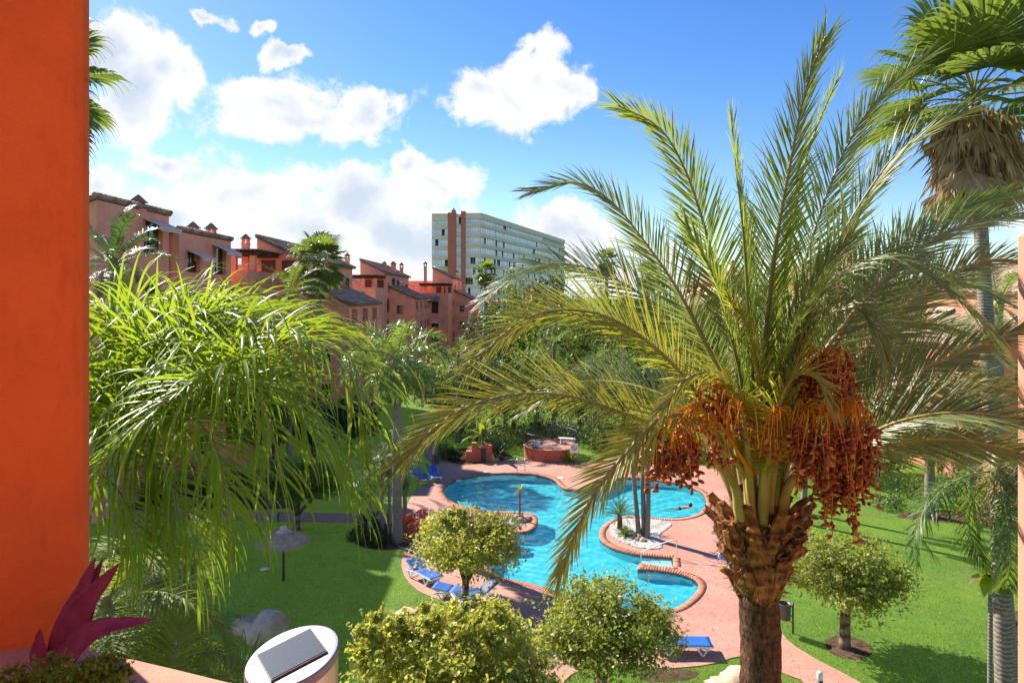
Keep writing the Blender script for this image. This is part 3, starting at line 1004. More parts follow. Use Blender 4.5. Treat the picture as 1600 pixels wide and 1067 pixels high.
POOL_PX = [(690, 768), (700, 755), (720, 747), (750, 741.5), (790, 739), (825, 740), (850, 743.5), (866, 749), (874, 757), (884, 763), (905, 765),
           (925, 761), (940, 754), (956, 749), (978, 746.2), (1008, 747.5), (1045, 752), (1078, 760), (1097, 769), (1104, 780), (1103, 791), (1094, 800.5),
           (1076, 807.5), (1048, 810.5), (1012, 807.5), (982, 806), (960, 810.5), (944, 820), (937, 831), (939, 842), (951, 851.5), (972, 860), (998, 865.5),
           (1027, 868.5), (1052, 870.5)]
POOL_PX2 = [(1053, 884), (1040, 885.5), (1000, 880)]          # steps slot and the thin wall beside it
POOL_PX3 = [(996, 889), (1015, 889.5), (1035, 891), (1062, 895.5), (1083, 902.5), (1092, 912), (1089, 924), (1077, 937), (1058, 949), (1030, 955), (985, 953), (935, 942), (880, 927), (830, 912),
            (800, 906), (778, 900), (766, 890), (762, 876), (768, 860), (778, 850)]
POOL_PX4 = [(806, 849), (809, 842)]                            # the left steps' thin wall
POOL_PX5 = [(786, 838.5), (784, 829)]
POOL_PX6 = [(800, 831), (820, 831), (833, 826), (840, 815), (837, 806), (822, 801), (795, 799.5), (765, 798.5), (738, 794), (716, 788), (699, 780)]


def smooth_part(px, n):
    return [tuple(p) for p in catmull(gpoly(px), n)[:, :2].tolist()] if False else [tuple(p) for p in catmull([(x, y, 0) for x, y in gpoly(px)], n)[:, :2]]


pool = smooth_part(POOL_PX, 150) + smooth_part(POOL_PX2, 8) + smooth_part(POOL_PX3, 90) + smooth_part(POOL_PX4, 3) + smooth_part(POOL_PX5, 4) + smooth_part(POOL_PX6, 50)


def signed_area(p):
    return 0.5 * sum(p[i][0] * p[(i + 1) % len(p)][1] - p[(i + 1) % len(p)][0] * p[i][1] for i in range(len(p)))


if signed_area(pool) < 0:
    pool.reverse()                                             # counter-clockwise: outward normal is (dy, -dx)

DECK_PX = [(596, 801), (622, 798.5), (636, 788), (646, 770), (664, 756), (682, 748), (688, 737), (676, 725), (664, 712), (662, 698), (664, 684), (652, 668),
           (664, 666), (678, 686), (688, 711), (704, 722.5), (728, 726.5), (766, 722.5), (817, 718), (905, 720), (960, 716), (1030, 716), (1090, 724), (1130, 742), (1158, 780),
           (1174, 830), (1192, 880), (1207, 935), (1222, 988), (1262, 1021), (1347, 1067), (1440, 1130), (1310, 1130), (1262, 1068), (1222, 1050), (1190, 1032),
           (1157, 1024), (1128, 1032), (1095, 1039), (1034, 1043), (980, 1036), (932, 1038), (900, 1049), (879, 1068), (860, 1130), (790, 1130), (812, 1067), (828, 1020), (826, 990),
           (800, 972), (760, 959), (716, 946), (683, 935), (652, 921), (632, 899), (627.5, 876), (636, 854), (652, 840), (650, 828), (628, 819), (596, 816)]
deck = [tuple(p) for p in catmull([(x, y, 0) for x, y in gpoly(DECK_PX)], 320, closed=True)[:, :2]]
if signed_area(deck) < 0:
    deck.reverse()

HOLE_PX = [(672, 772), (700, 745), (745, 733), (800, 731), (850, 734), (880, 741), (925, 744), (985, 737), (1050, 742), (1100, 757), (1118, 782), (1112, 812),
           (1120, 905), (1105, 950), (1040, 985), (900, 970), (790, 940), (735, 905), (730, 850), (700, 800)]
hole = gpoly(HOLE_PX)

# the lawn, one sheet out to the horizon, open where the basin is
V, Fc = fill([[(-1500, -300), (1500, -300), (1500, 3000), (-1500, 3000)], hole], -0.03)
mb = MB(); mb.add(V, Fc)
lawn = tag(mb.build('lawn', M['lawn']), kind='structure')

V, Fc = fill([deck, pool], 0.0)
mb = MB(); mb.add(V, Fc)
n = len(deck)
mb.add([(x, y, 0.0) for x, y in deck] + [(x, y, -0.06) for x, y in deck], [(i, n + i, n + (i + 1) % n, (i + 1) % n) for i in range(n)])
tag(mb.build('pool_deck', M['deck']), kind='structure')


def strip(name, px_top, px_bot, mat, z, n=60):
    a = catmull([(x, y, 0) for x, y in gpoly(px_top)], n)
    b = catmull([(x, y, 0) for x, y in gpoly(px_bot)], n)
    mb = MB()
    mb.add([(p[0], p[1], z) for p in a] + [(p[0], p[1], z) for p in b], [(i, n + i, n + i + 1, i + 1) for i in range(n - 1)])
    return tag(mb.build(name, mat), kind='structure')


strip('garden_path', [(60, 797), (250, 797), (380, 798), (480, 800), (560, 801.5), (600, 801)], [(60, 812), (250, 812), (380, 813), (480, 815), (560, 816), (600, 816)], M['deck'], -0.012)

# planting beds of bare earth
def bed(px, z, name='planting_bed', n=60):
    p = [tuple(q) for q in catmull([(x, y, 0) for x, y in gpoly(px)], n, closed=True)[:, :2]]
    V, Fc = fill([p], z)
    mb = MB(); mb.add(V, Fc)
    return tag(mb.build(name, M['soil']), kind='structure')


bed([(548, 830), (572, 818), (620, 818), (650, 832), (646, 846), (628, 856), (590, 858), (558, 850)], -0.02)
bed([(130, 770), (200, 738), (300, 728), (400, 742), (450, 760), (470, 778), (440, 794), (300, 795), (130, 795)], -0.022)
bed([(690, 706), (720, 700), (770, 700), (800, 712), (790, 718.5), (760, 722), (722, 725), (700, 720)], -0.02)
bed([(1290, 1000), (1315, 991), (1350, 1000), (1363, 1018), (1340, 1029), (1300, 1020)], -0.02)
bed([(1542, 975), (1560, 957), (1620, 955), (1640, 990), (1580, 1000)], -0.02)
bed([(1400, 806), (1460, 796), (1540, 802), (1600, 812), (1640, 830), (1560, 822), (1470, 815)], -0.02)
bed([(1000, 1046), (1060, 1044), (1090, 1048), (1075, 1060), (1010, 1062)], -0.021)
bed([(912, 1078), (940, 1064), (975, 1074), (965, 1100), (925, 1104)], -0.02)

# basin: shelving floor, walls, a band of small dark tiles at the water line
def floor_z(x, y):
    return -(0.75 + 0.03 * (y - 26))


n = len(pool)
V, Fc = fill([pool], floor_z)
mb = MB()
mb.add(V, Fc)
mb.add([(x, y, -0.26) for x, y in pool] + [(x, y, floor_z(x, y)) for x, y in pool], [(i, n + i, n + (i + 1) % n, (i + 1) % n) for i in range(n)])
basin = tag(mb.build('pool_basin', M['mosaic']), kind='structure')
mb = MB()
mb.add([(x, y, 0.0) for x, y in pool] + [(x, y, -0.26) for x, y in pool], [(i, n + i, n + (i + 1) % n, (i + 1) % n) for i in range(n)])
tag(mb.build('waterline_tiles', plain('waterline_mosaic', (0.05, 0.09, 0.12), 0.35, var=0.5, vscale=9), basin), kind='stuff').cycles.is_caustics_receiver = True

# the water: a closed body a little wider than the basin
def offset(poly, d):
    n = len(poly)
    out = []
    for i in range(n):
        a, b = poly[i - 1], poly[(i + 1) % n]
        t = Vector((b[0] - a[0], b[1] - a[1]))
        t.normalize()
        out.append((poly[i][0] + t.y * d, poly[i][1] - t.x * d))
    return out


def inside(poly, X, Y):
    px = np.array([p[0] for p in poly]); py = np.array([p[1] for p in poly])
    res = np.zeros(len(X), bool)
    j = len(px) - 1
    for i in range(len(px)):
        c = ((py[i] > Y) != (py[j] > Y)) & (X < (px[j] - px[i]) * (Y - py[i]) / (py[j] - py[i] + 1e-12) + px[i])
        res ^= c
        j = i
    return res


def wave(x, y):
    """small standing ripples on the surface"""
    z = 0.0
    for k, (wl, am, an, ph) in enumerate(((1.7, .0060, .4, 0), (1.25, .0050, 2.1, 1.3), (.95, .0042, 3.7, 2.2), (.74, .0034, 5.2, .7), (.62, .0030, 1.2, 4.0), (.50, .0022, 4.4, 5.1), (.43, .0018, 2.9, 3.3))):
        q = 2 * np.pi / wl
        wx = x + .22 * np.sin(y * 1.1 + k) + .1 * np.sin(y * 2.7 + 2 * k)
        wy = y + .22 * np.sin(x * 1.3 + 2 * k) + .1 * np.sin(x * 2.3 + k)
        z = z + am * np.sin(q * (wx * math.cos(an) + wy * math.sin(an)) + ph)
    return z


def water_body():
    pts = np.array(pool)
    g = 0.13
    xs, ys = np.arange(pts[:, 0].min(), pts[:, 0].max(), g), np.arange(pts[:, 1].min(), pts[:, 1].max(), g)
    X, Y = np.meshgrid(xs, ys)
    X, Y = X.ravel(), Y.ravel()
    r = np.random.default_rng(2)
    X = X + r.uniform(-.02, .02, len(X)); Y = Y + r.uniform(-.02, .02, len(Y))
    ok = inside(pool, X, Y)
    X, Y = X[ok], Y[ok]
    # keep clear of the rim
    d2 = np.min((X[:, None] - pts[None, :, 0]) ** 2 + (Y[:, None] - pts[None, :, 1]) ** 2, axis=1)
    X, Y = X[d2 > .05 ** 2], Y[d2 > .05 ** 2]
    n = len(pool)
    vs = [Vector(p) for p in pool] + [Vector((x, y)) for x, y in zip(X, Y)]
    ov, oe, of, *_ = mgeo.delaunay_2d_cdt(vs, [(i, (i + 1) % n) for i in range(n)], [], 1, 1e-5)
    P = np.array([tuple(v) for v in ov])
    rim = np.min((P[:, None, 0] - pts[None, :, 0]) ** 2 + (P[:, None, 1] - pts[None, :, 1]) ** 2, axis=1) < 1e-6
    z = -0.11 + wave(P[:, 0], P[:, 1])
    V = [(p[0], p[1], zz) for p, zz in zip(P, z)]
    bm = bmesh.new()
    bv = [bm.verts.new(v) for v in V]
    for f in of:
        a, b, c = (P[i] for i in f[:3])
        fl = list(f)
        if (b[0] - a[0]) * (c[1] - a[1]) - (b[1] - a[1]) * (c[0] - a[0]) < 0: fl.reverse()
        ff = bm.faces.new([bv[i] for i in fl]); ff.smooth = True
    edge = [e for e in bm.edges if e.is_boundary]
    ret = bmesh.ops.extrude_edge_only(bm, edges=edge)
    for v in ret['geom']:
        if isinstance(v, bmesh.types.BMVert):
            v.co.z = floor_z(v.co.x, v.co.y) - .02
    low = [e for e in ret['geom'] if isinstance(e, bmesh.types.BMEdge)]
    bmesh.ops.holes_fill(bm, edges=low, sides=0)
    for e in bm.edges:
        if len(e.link_faces) == 2 and e.calc_face_angle(0) > 1.0: e.smooth = False
    me = bpy.data.meshes.new('pool_water'); bm.to_mesh(me); bm.free()
    o = link_mesh('pool_water', me, M['water'])
    return tag(o, kind='structure')


pool_water = water_body()
pool_water.cycles.is_caustics_caster = True
basin.cycles.is_caustics_receiver = True
sun.cycles.is_caustics_light = True

# brick coping: one brick after another round the edge
def coping(poly, width=0.30, pitch=0.115):
    pts = np.array(poly + [poly[0]])
    seg = np.linalg.norm(np.diff(pts, axis=0), axis=1)
    cum = np.concatenate([[0], np.cumsum(seg)])
    k = int(cum[-1] / pitch)
    u = (np.arange(k) + 0.5) * cum[-1] / k
    P = np.stack([np.interp(u, cum, pts[:, i]) for i in (0, 1)], 1)
    e = 0.06
    A = np.stack([np.interp((u + e) % cum[-1], cum, pts[:, i]) - np.interp((u - e) % cum[-1], cum, pts[:, i]) for i in (0, 1)], 1)
    T = A / np.linalg.norm(A, axis=1, keepdims=True)
    Nn = np.stack([T[:, 1], -T[:, 0]], 1)
    r = np.random.default_rng(3)
    Vs = []
    hw = pitch * 0.488
    z1 = 0.014 + r.uniform(-0.003, 0.003, k)
    for zz in (-0.05 * np.ones(k), z1):
        for s, o in ((-1, -0.025), (1, -0.025), (1, width), (-1, width)):
            q = P + T * (s * hw) + Nn * o
            Vs.append(np.concatenate([q, zz[:, None]], 1))
    V = np.stack(Vs, 1).reshape(-1, 3)
    f = np.array([(4, 5, 6, 7), (0, 1, 5, 4), (1, 2, 6, 5), (2, 3, 7, 6), (3, 0, 4, 7)])
    Q = (np.arange(k)[:, None, None] * 8 + f[None]).reshape(-1, 4)
    return V, Q


V, Q = coping(pool)
tag(np_obj('coping_bricks', V, Q, M['brick']), 'band of terracotta coping bricks round the winding pool edge', 'coping', kind='stuff')

# white steps down into the shallow end, both slots
def steps(label, a, b, width_dir, n=3):
    """a: outer edge middle, b: inner end"""
    a, b = Vector(a), Vector(b)
    d = (b - a); L = d.length; d /= L
    s = Vector((-d.y, d.x, 0))
    root = empty('pool_steps', a, label, 'steps')
    for i in range(n):
        mb = MB()
        p = a + d * (L * (i + 0.5) / n)
        z = -0.14 - 0.06 * i
        mb.obox(Vector((p.x, p.y, (z - 1.2) / 2)), d, s, Vector((0, 0, 1)), L / n / 2 + 0.002, width_dir / 2, (z + 1.2) / 2)
        mb.build('step', M['white_step'], root).cycles.is_caustics_receiver = True
    return root


M['white_step'] = plain('white_step', (0.72, 0.74, 0.72), 0.5, bump=0.2, bscale=15, var=0.08)
steps('white steps into the pool beside the gravel island, with a chrome rail', gr(1050, 877), gr(1003, 875), 0.80)
steps('small white steps into the pool beside the left yucca island', gr(786, 834), gr(808, 841), 0.42)

# grass blades standing in the mown lawn that the balcony overlooks
def grass_blades():
    r = np.random.default_rng(11)
    # more blades where the lawn is near
    N = 420000
    Y = 19 + (r.uniform(0, 1, N) ** 1.5) * 29
    X = r.uniform(-1, 1, N) * (Y * 0.78)
    ok = ~inside(deck, X, Y)
    pathy = (X < -6.5) & (Y > CH * F / (816.5 - HZ)) & (Y < CH * F / (796.5 - HZ))
    bedp = gpoly([(548, 830), (572, 818), (620, 818), (650, 832), (646, 846), (628, 856), (590, 858), (558, 850)])
    bed2 = gpoly([(1290, 1000), (1315, 991), (1350, 1000), (1363, 1018), (1340, 1029), (1300, 1020)])
    ok &= ~pathy & ~inside(bedp, X, Y) & ~inside(bed2, X, Y) & ~((X < -9) & (Y > 39))
    X, Y = X[ok], Y[ok]
    n = len(X)
    h = r.uniform(0.02, 0.055, n)
    a = r.uniform(0, 6.28, n)
    w = r.uniform(0.006, 0.013, n)
    lx, ly = r.normal(0, 0.02, n), r.normal(0, 0.02, n)
    z = np.full(n, -0.032)
    A = np.stack([X - np.cos(a) * w, Y - np.sin(a) * w, z], 1)
    B = np.stack([X + np.cos(a) * w, Y + np.sin(a) * w, z], 1)
    C = np.stack([X + lx, Y + ly, z + h], 1)
    V = np.stack([A, B, C], 1).reshape(-1, 3)
    return V, np.arange(3 * n).reshape(n, 3)


V, Q = grass_blades()
tag(np_obj('grass', V, Q, M['lawn']), kind='stuff')

# ------------------------------------------------------------------ buildings
def wall_holes(mb, O, U, Vv, W_, H_, holes, depth, Nn):
    """rectangular wall with real openings and their reveals; holes (u0, v0, u1, v1)"""
    us = sorted({0, W_, *[h[0] for h in holes], *[h[2] for h in holes]})
    vs = sorted({0, H_, *[h[1] for h in holes], *[h[3] for h in holes]})
    P = lambda u, v, d=0: O + U * u + Vv * v - Nn * d
    for i in range(len(us) - 1):
        for j in range(len(vs) - 1):
            cu, cv = (us[i] + us[i + 1]) / 2, (vs[j] + vs[j + 1]) / 2
            if any(h[0] < cu < h[2] and h[1] < cv < h[3] for h in holes):
                continue
            mb.add([P(us[i], vs[j]), P(us[i + 1], vs[j]), P(us[i + 1], vs[j + 1]), P(us[i], vs[j + 1])], [(0, 1, 2, 3)])
    for (a, b, c, d) in holes:
        q = [(a, b), (c, b), (c, d), (a, d)]
        for k in range(4):
            (u1, v1), (u2, v2) = q[k], q[(k + 1) % 4]
            mb.add([P(u1, v1), P(u2, v2), P(u2, v2, depth), P(u1, v1, depth)], [(0, 1, 2, 3)])
        mb.add([P(a, b, depth), P(c, b, depth), P(c, d, depth), P(a, d, depth)], [(0, 1, 2, 3)])


def window(root, O, U, Vv, Nn, h, depth):
    a, b, c, d = h
    P = lambda u, v, e: O + U * u + Vv * v - Nn * e
    mb = MB()
    t = 0.06
    e = depth - 0.06
    mid = (a + c) / 2
    for (u0, v0, u1, v1) in ((a, b, c, b + t), (a, d - t, c, d), (a, b + t, a + t, d - t), (c - t, b + t, c, d - t), (mid - t / 2, b + t, mid + t / 2, d - t)):
        cen = P((u0 + u1) / 2, (v0 + v1) / 2, e)
        mb.obox(cen, U, Vv, Nn, (u1 - u0) / 2 - 0.001, (v1 - v0) / 2 - 0.001, 0.03)
    f = mb.build('window', M['frame'], root)
    mb = MB()
    mb.add([P(a + 0.01, b + 0.01, e + 0.01), P(c - 0.01, b + 0.01, e + 0.01), P(c - 0.01, d - 0.01, e + 0.01), P(a + 0.01, d - 0.01, e + 0.01)], [(0, 1, 2, 3)])
    mb.build('pane', M['glass'], f)


def tiles(P0, along, down, L, S, seed):
    """half-round clay tiles in overlapping courses on a slope"""
    r = np.random.default_rng(seed)
    wt, ht = 0.26, 0.48
    nx, ny = max(1, int(L / wt)), max(1, int(S / ht))
    up = np.array(tuple(Vector(along).cross(Vector(down))))
    if up[2] < 0: up = -up
    al, dn, P0 = np.array(tuple(along)), np.array(tuple(down)), np.array(tuple(P0))
    I, J = np.meshgrid(np.arange(nx), np.arange(ny), indexing='ij')
    I, J = I.ravel(), J.ravel()
    c = P0 + np.outer((I + 0.5) * L / nx, al) + np.outer(J * S / ny, dn) + up * 0.02
    c = c + r.normal(0, 0.012, c.shape)
    prof = [(-0.5, 0.0), (-0.3, 0.10), (0.3, 0.10), (0.5, 0.0)]
    rows = []
    for k, lift in ((0, 0.0), (1.12, 0.045)):
        for (x, z) in prof:
            rows.append(c + al * (x * wt * 0.97) + dn * (k * ht) + up * (z + lift))
    V = np.stack(rows, 1).reshape(-1, 3)
    f = np.array([(0, 1, 5, 4), (1, 2, 6, 5), (2, 3, 7, 6), (4, 5, 6, 7)])
    Q = (np.arange(len(I))[:, None, None] * 8 + f[None]).reshape(-1, 4)
    return V, Q


def slope_roof(root, hi0, hi1, lo1, lo0, over=0.35, thick=0.16, name='roof'):
    """hi0-hi1 high edge, lo0-lo1 low edge"""
    hi0, hi1, lo0, lo1 = map(Vector, (hi0, hi1, lo0, lo1))
    al = (hi1 - hi0).normalized()
    dn = (lo0 - hi0).normalized()
    a = hi0 - al * over * 0.6 - dn * 0.1
    b = hi1 + al * over * 0.6 - dn * 0.1
    c = lo1 + al * over * 0.6 + dn * over
    d = lo0 - al * over * 0.6 + dn * over
    up = al.cross(dn)
    if up.z < 0: up = -up
    mb = MB()
    q = [a, b, c, d]
    mb.add([p + up * 0.03 for p in q] + [p + up * (0.03 + thick) for p in q],
           [(0, 1, 2, 3), (4, 5, 6, 7), (0, 1, 5, 4), (1, 2, 6, 5), (2, 3, 7, 6), (3, 0, 4, 7)])
    rf = mb.build(name, M['roof_edge'], root)
    V, Q = tiles(a + up * (0.03 + thick), al, dn, (b - a).length, (d - a).length, int(abs(a.x * 7 + a.y * 13)) + 1)
    t = np_obj('roof_tiles', V, Q, M['tile'], rf)
    t['kind'] = 'stuff'
    # ridge caps along the high edge
    mb = MB()
    k = max(2, int((b - a).length / 0.45))
    for i in range(k):
        p, q2 = a.lerp(b, i / k), a.lerp(b, (i + 0.97) / k)
        mb.tube([p + up * (0.06 + thick), q2 + up * (0.09 + thick)], [0.15, 0.17], 6)
    rc = mb.build('ridge_tiles', M['tile'], rf)
    rc['kind'] = 'stuff'
    return rf


M['roof_edge'] = plain('roof_edge', (0.24, 0.12, 0.08), 0.85, var=0.3)


def chimney(root, x, y, z, h, wallm, w=0.54, deep=1.6):
    mb = MB()
    mb.box(x - w / 2, x + w / 2, y - w / 2, y + w / 2, z - deep, z + h)
    mb.box(x - w / 2 - .06, x + w / 2 + .06, y - w / 2 - .06, y + w / 2 + .06, z + h, z + h + .08)
    for i in (-1, 1):
        for j in (-1, 1):
            mb.box(x + i * (w / 2 - .07) - .07, x + i * (w / 2 - .07) + .07, y + j * (w / 2 - .07) - .07, y + j * (w / 2 - .07) + .07, z + h + .08, z + h + .48)
    c = mb.build('chimney', wallm, root)
    mb = MB()
    mb.box(x - w / 2 - .1, x + w / 2 + .1, y - w / 2 - .1, y + w / 2 + .1, z + h + .48, z + h + .56)
    mb.obox(Vector((x, y, z + h + .75)), Vector((1, 0, 0)), Vector((0, 1, 0)), Vector((0, 0, 1)), w / 2 + .06, w / 2 + .06, .19, 0.12)
    mb.build('chimney_cap', M['roof_edge'], c)


def house(label, xb, sg, y0, y1, zt, wallm, seed, low=True, terrace=True, chim=((1.0, 4.0, 1.0),), drop=1.8, wid=3.7, lowdrop=4.0, cat='building', lo_u=3.8, zback=2.2, tdrop=4.85, tu=(-0.7, 3.6)):
    """terraced block: shed roof falling to the garden, lower wing in front, terrace with pergola at the near end.
    u runs from the back to the garden"""
    rr = random.Random(seed)
    X = lambda u: xb + sg * u
    root = empty('apartment_house', (X(0), y0, 0), label, cat, 'terracotta apartment blocks')
    zl = zt - drop
    U = Vector((sg, 0, 0)); Yv = Vector((0, 1, 0)); Zv = Vector((0, 0, 1))
    # main body
    mb = MB()
    L = y1 - y0
    hol = []
    nW = max(2, int(L / 4.2))
    for fl in range(4):
        zf = zl - 2.55 - 3.1 * fl
        if zf < 0.5: break
        for k in range(nW):
            c = (k + 0.5) * L / nW
            hw = rr.choice([0.6, 0.9, 1.1])
            hol.append((c - hw, zf, c + hw, zf + (1.35 if hw < 1 else 2.0)))
    wall_holes(mb, Vector((X(wid), y0, 0)), Yv, Zv, L, zl, hol, 0.35, U)
    gh = []
    for fl in range(1, 4):
        zf = zl - 2.3 - 3.1 * fl
        if zf > 0.6:
            gh.append((wid * .35, zf, wid * .35 + 0.9, zf + 1.2))
    zm = min(zl, zt)
    wall_holes(mb, Vector((X(0), y0, 0)), U, Zv, wid, zm, gh, 0.3, -Yv)
    for yy in (y0, y1):
        mb.add([Vector((X(0), yy, zm)), Vector((X(wid), yy, zm)), Vector((X(0 if zt > zl else wid), yy, max(zt, zl)))], [(0, 1, 2)])
    mb.add([Vector((X(0), y1, 0)), Vector((X(wid), y1, 0)), Vector((X(wid), y1, zm)), Vector((X(0), y1, zm))], [(0, 1, 2, 3)])
    mb.add([Vector((X(0), y0, 0)), Vector((X(0), y1, 0)), Vector((X(0), y1, zt)), Vector((X(0), y0, zt))], [(0, 1, 2, 3)])
    mb.build('wall', wallm, root)
    for h in hol:
        window(root, Vector((X(wid), y0, 0)), Yv, Zv, U, h, 0.35)
    for h in gh:
        window(root, Vector((X(0), y0, 0)), U, Zv, -Yv, h, 0.3)
    if zt > zl:
        slope_roof(root, (X(0), y0, zt), (X(0), y1, zt), (X(wid), y1, zl), (X(wid), y0, zl))
    else:
        slope_roof(root, (X(wid), y0, zl), (X(wid), y1, zl), (X(0), y1, zt), (X(0), y0, zt))
    # rear part behind the ridge
    mb = MB()
    xa, xc = sorted((X(-0.02), X(-9)))
    mb.box(xa, xc, y0 + 1.5, y1 - .5, 0, zt - zback)
    mb.build('rear_wall', wallm, root)
    # awnings over the upper openings
    for h in hol[:nW]:
        if h[2] - h[0] > 1.3:
            mb = MB()
            z = h[3] + .1
            mb.add([Vector((X(wid + .02), y0 + h[0] - .2, z)), Vector((X(wid + .02), y0 + h[2] + .2, z)), Vector((X(wid + 1.1), y0 + h[2] + .2, z - .5)), Vector((X(wid + 1.1), y0 + h[0] - .2, z - .5)),
                    Vector((X(wid + 1.1), y0 + h[2] + .2, z - .75)), Vector((X(wid + 1.1), y0 + h[0] - .2, z - .75))], [(0, 1, 2, 3), (3, 2, 4, 5)])
            aw = mb.build('awning', M['awning'], root)
            md = aw.modifiers.new('thickness', 'SOLIDIFY'); md.thickness = 0.03
    if low:
        za = zt - lowdrop
        zb = za - 1.7
        ya, yb = y0 + 0.12 * L, y1 - 0.18 * L
        xo = wid + lo_u
        mb = MB()
        hl = []
        nl = max(2, int((yb - ya) / 4.0))
        for fl in range(4):
            zf = zb - 2.5 - 3.1 * fl
            if zf < 0.3: break
            for k in range(nl):
                c = (k + 0.5) * (yb - ya) / nl
                hl.append((c - 1.2, zf, c + 1.2, zf + 2.1))
        wall_holes(mb, Vector((X(xo), ya, 0)), Yv, Zv, yb - ya, zb, hl, 0.9, U)
        eh = []
        for fl in range(4):
            z_ = zb - 2.2 - 3.1 * fl
            if z_ > .3:
                eh += [(lo_u * .3, z_, lo_u * .3 + .95, z_ + 1.25)]
        wall_holes(mb, Vector((X(wid), ya, 0)), U, Zv, lo_u, zb, eh, .3, -Yv)
        mb.add([Vector((X(wid), yb, 0)), Vector((X(xo), yb, 0)), Vector((X(xo), yb, zb)), Vector((X(wid), yb, zb))], [(0, 1, 2, 3)])
        for yy in (ya, yb):
            mb.add([Vector((X(wid), yy, zb)), Vector((X(xo), yy, zb)), Vector((X(wid), yy, za))], [(0, 1, 2)])
        mb.build('wing_wall', wallm, root)
        for h in eh:
            window(root, Vector((X(wid), ya, 0)), U, Zv, -Yv, h, .3)
        for h in hl:
            window(root, Vector((X(xo), ya, 0)), Yv, Zv, U, h, 0.9)
            mb = MB()
            c = Vector((X(xo), ya + (h[0] + h[2]) / 2, h[1] + .45))
            mb.obox(c + U * .25, U, Yv, Zv, .25, 1.35, .45)
            mb.build('balcony_parapet', wallm, root)
        slope_roof(root, (X(wid + .01), ya, za), (X(wid + .01), yb, za), (X(xo), yb, zb), (X(xo), ya, zb), 0.3, name='lower_roof')
    if terrace:
        zf = zt - tdrop
        yt0, yt1 = y0 - 7.0, y0 - .01
        ua, ub = tu
        mb = MB()
        xa, xc = sorted((X(ua), X(ub)))
        mb.box(xa, xc, yt0 + .9, yt1, 0, zf)
        mb.box(xa, xc, yt0, yt0 + .25, zf + .002, zf + .95)
        th_ = []
        for fl in range(3):
            z_ = zf - 2.6 - 3.1 * fl
            if z_ > .2:
                th_ += [(.45, z_, 1.75, z_ + 2.05), (2.35, z_ + .55 * (fl % 2), 3.55, z_ + 2.05)]
        wall_holes(mb, Vector((X(ua), yt0, 0)), U, Zv, ub - ua, zf, th_, .8, -Yv)
        for u_ in (ua, ub):
            mb.add([Vector((X(u_), yt0, 0)), Vector((X(u_), yt0 + .9, 0)), Vector((X(u_), yt0 + .9, zf)), Vector((X(u_), yt0, zf))], [(0, 1, 2, 3)])
        mb.add([Vector((X(ua), yt0, zf)), Vector((X(ub), yt0, zf)), Vector((X(ub), yt0 + .9, zf)), Vector((X(ua), yt0 + .9, zf))], [(0, 1, 2, 3)])
        xw = sorted((X(ub - .25), X(ub)))
        mb.box(xw[0], xw[1], yt0 + .25, yt1, zf, zf + .95)
        mb.build('terrace_wall', wallm, root)
        for q_, h in enumerate(th_):
            window(root, Vector((X(ua), yt0, 0)), U, Zv, -Yv, h, .8)
            if q_ % 3 == 0:
                o_ = Vector((X(ua), yt0 - .015, 0)) + U * h[0] + Zv * (h[3] + .12)
                mb = MB()
                w_ = h[2] - h[0] + .3
                mb.add([o_ - U * .15, o_ + U * (w_ - .15), o_ + U * (w_ - .15) - Yv * .95 - Zv * .55, o_ - U * .15 - Yv * .95 - Zv * .55, o_ + U * (w_ - .15) - Yv * .95 - Zv * .8, o_ - U * .15 - Yv * .95 - Zv * .8], [(0, 1, 2, 3), (3, 2, 4, 5)])
                aw = mb.build('awning', M['awning'], root)
                md = aw.modifiers.new('thickness', 'SOLIDIFY'); md.thickness = 0.03
        # lean-to tiled roof along the near face, under the terrace parapet
        xr_ = (X(ua + .1), X(ub - 1.6))
        slope_roof(root, (xr_[0], yt0 - .01, zf + .05), (xr_[1], yt0 - .01, zf + .05), (xr_[1], yt0 - 1.3, zf - .55), (xr_[0], yt0 - 1.3, zf - .55), .12, .1, 'lean_to_roof')
        for u in (ua + .3, (ua + ub) / 2, ub - .5):
            mb = MB()
            mb.box(X(u) - .22, X(u) + .22, yt0 + 2.2, yt0 + 2.64, zf, zf + 2.25)
            mb.build('terrace_pillar', wallm, root)
        mb = MB()
        for yy in (yt0 + 2.0, yt0 + 4.2, yt0 + 6.4):
            mb.bar((X(ua), yy, zf + 2.37), (X(ub + .2), yy, zf + 2.37), .16, .2)
        nbe = 14
        for i in range(nbe):
            u = ua + (ub - ua) * i / (nbe - 1)
            mb.bar((X(u), yt0 + 1.4, zf + 2.56), (X(u), yt1, zf + 2.56), .12, .16)
        mb.build('pergola', M['wood'], root)
        mb = MB()
        xa, xc = sorted((X(ua - .2), X(ub + .4)))
        mb.box(xa, xc, yt0 + 1.2, yt1, zf + 2.65, zf + 2.72)
        mb.build('pergola_cover', plain('reed_mat', (0.30, 0.18, 0.12), 0.9, bump=0.6, bscale=30, var=0.3), root)
        # doors from the terrace
        for u in (0.4, 2.2):
            mb = MB()
            xa, xc = sorted((X(u), X(u + 1.2)))
            mb.box(xa, xc, y0 - .07, y0 - .02, zf + .01, zf + 2.1)
            mb.build('terrace_door', M['frame'], root)
    for (u, dy, h) in chim:
        chimney(root, X(u), y0 + dy, zt - drop * max(0, u) / wid, h, wallm, deep=1.6 if dy > 0 else tdrop + .5)
    return root


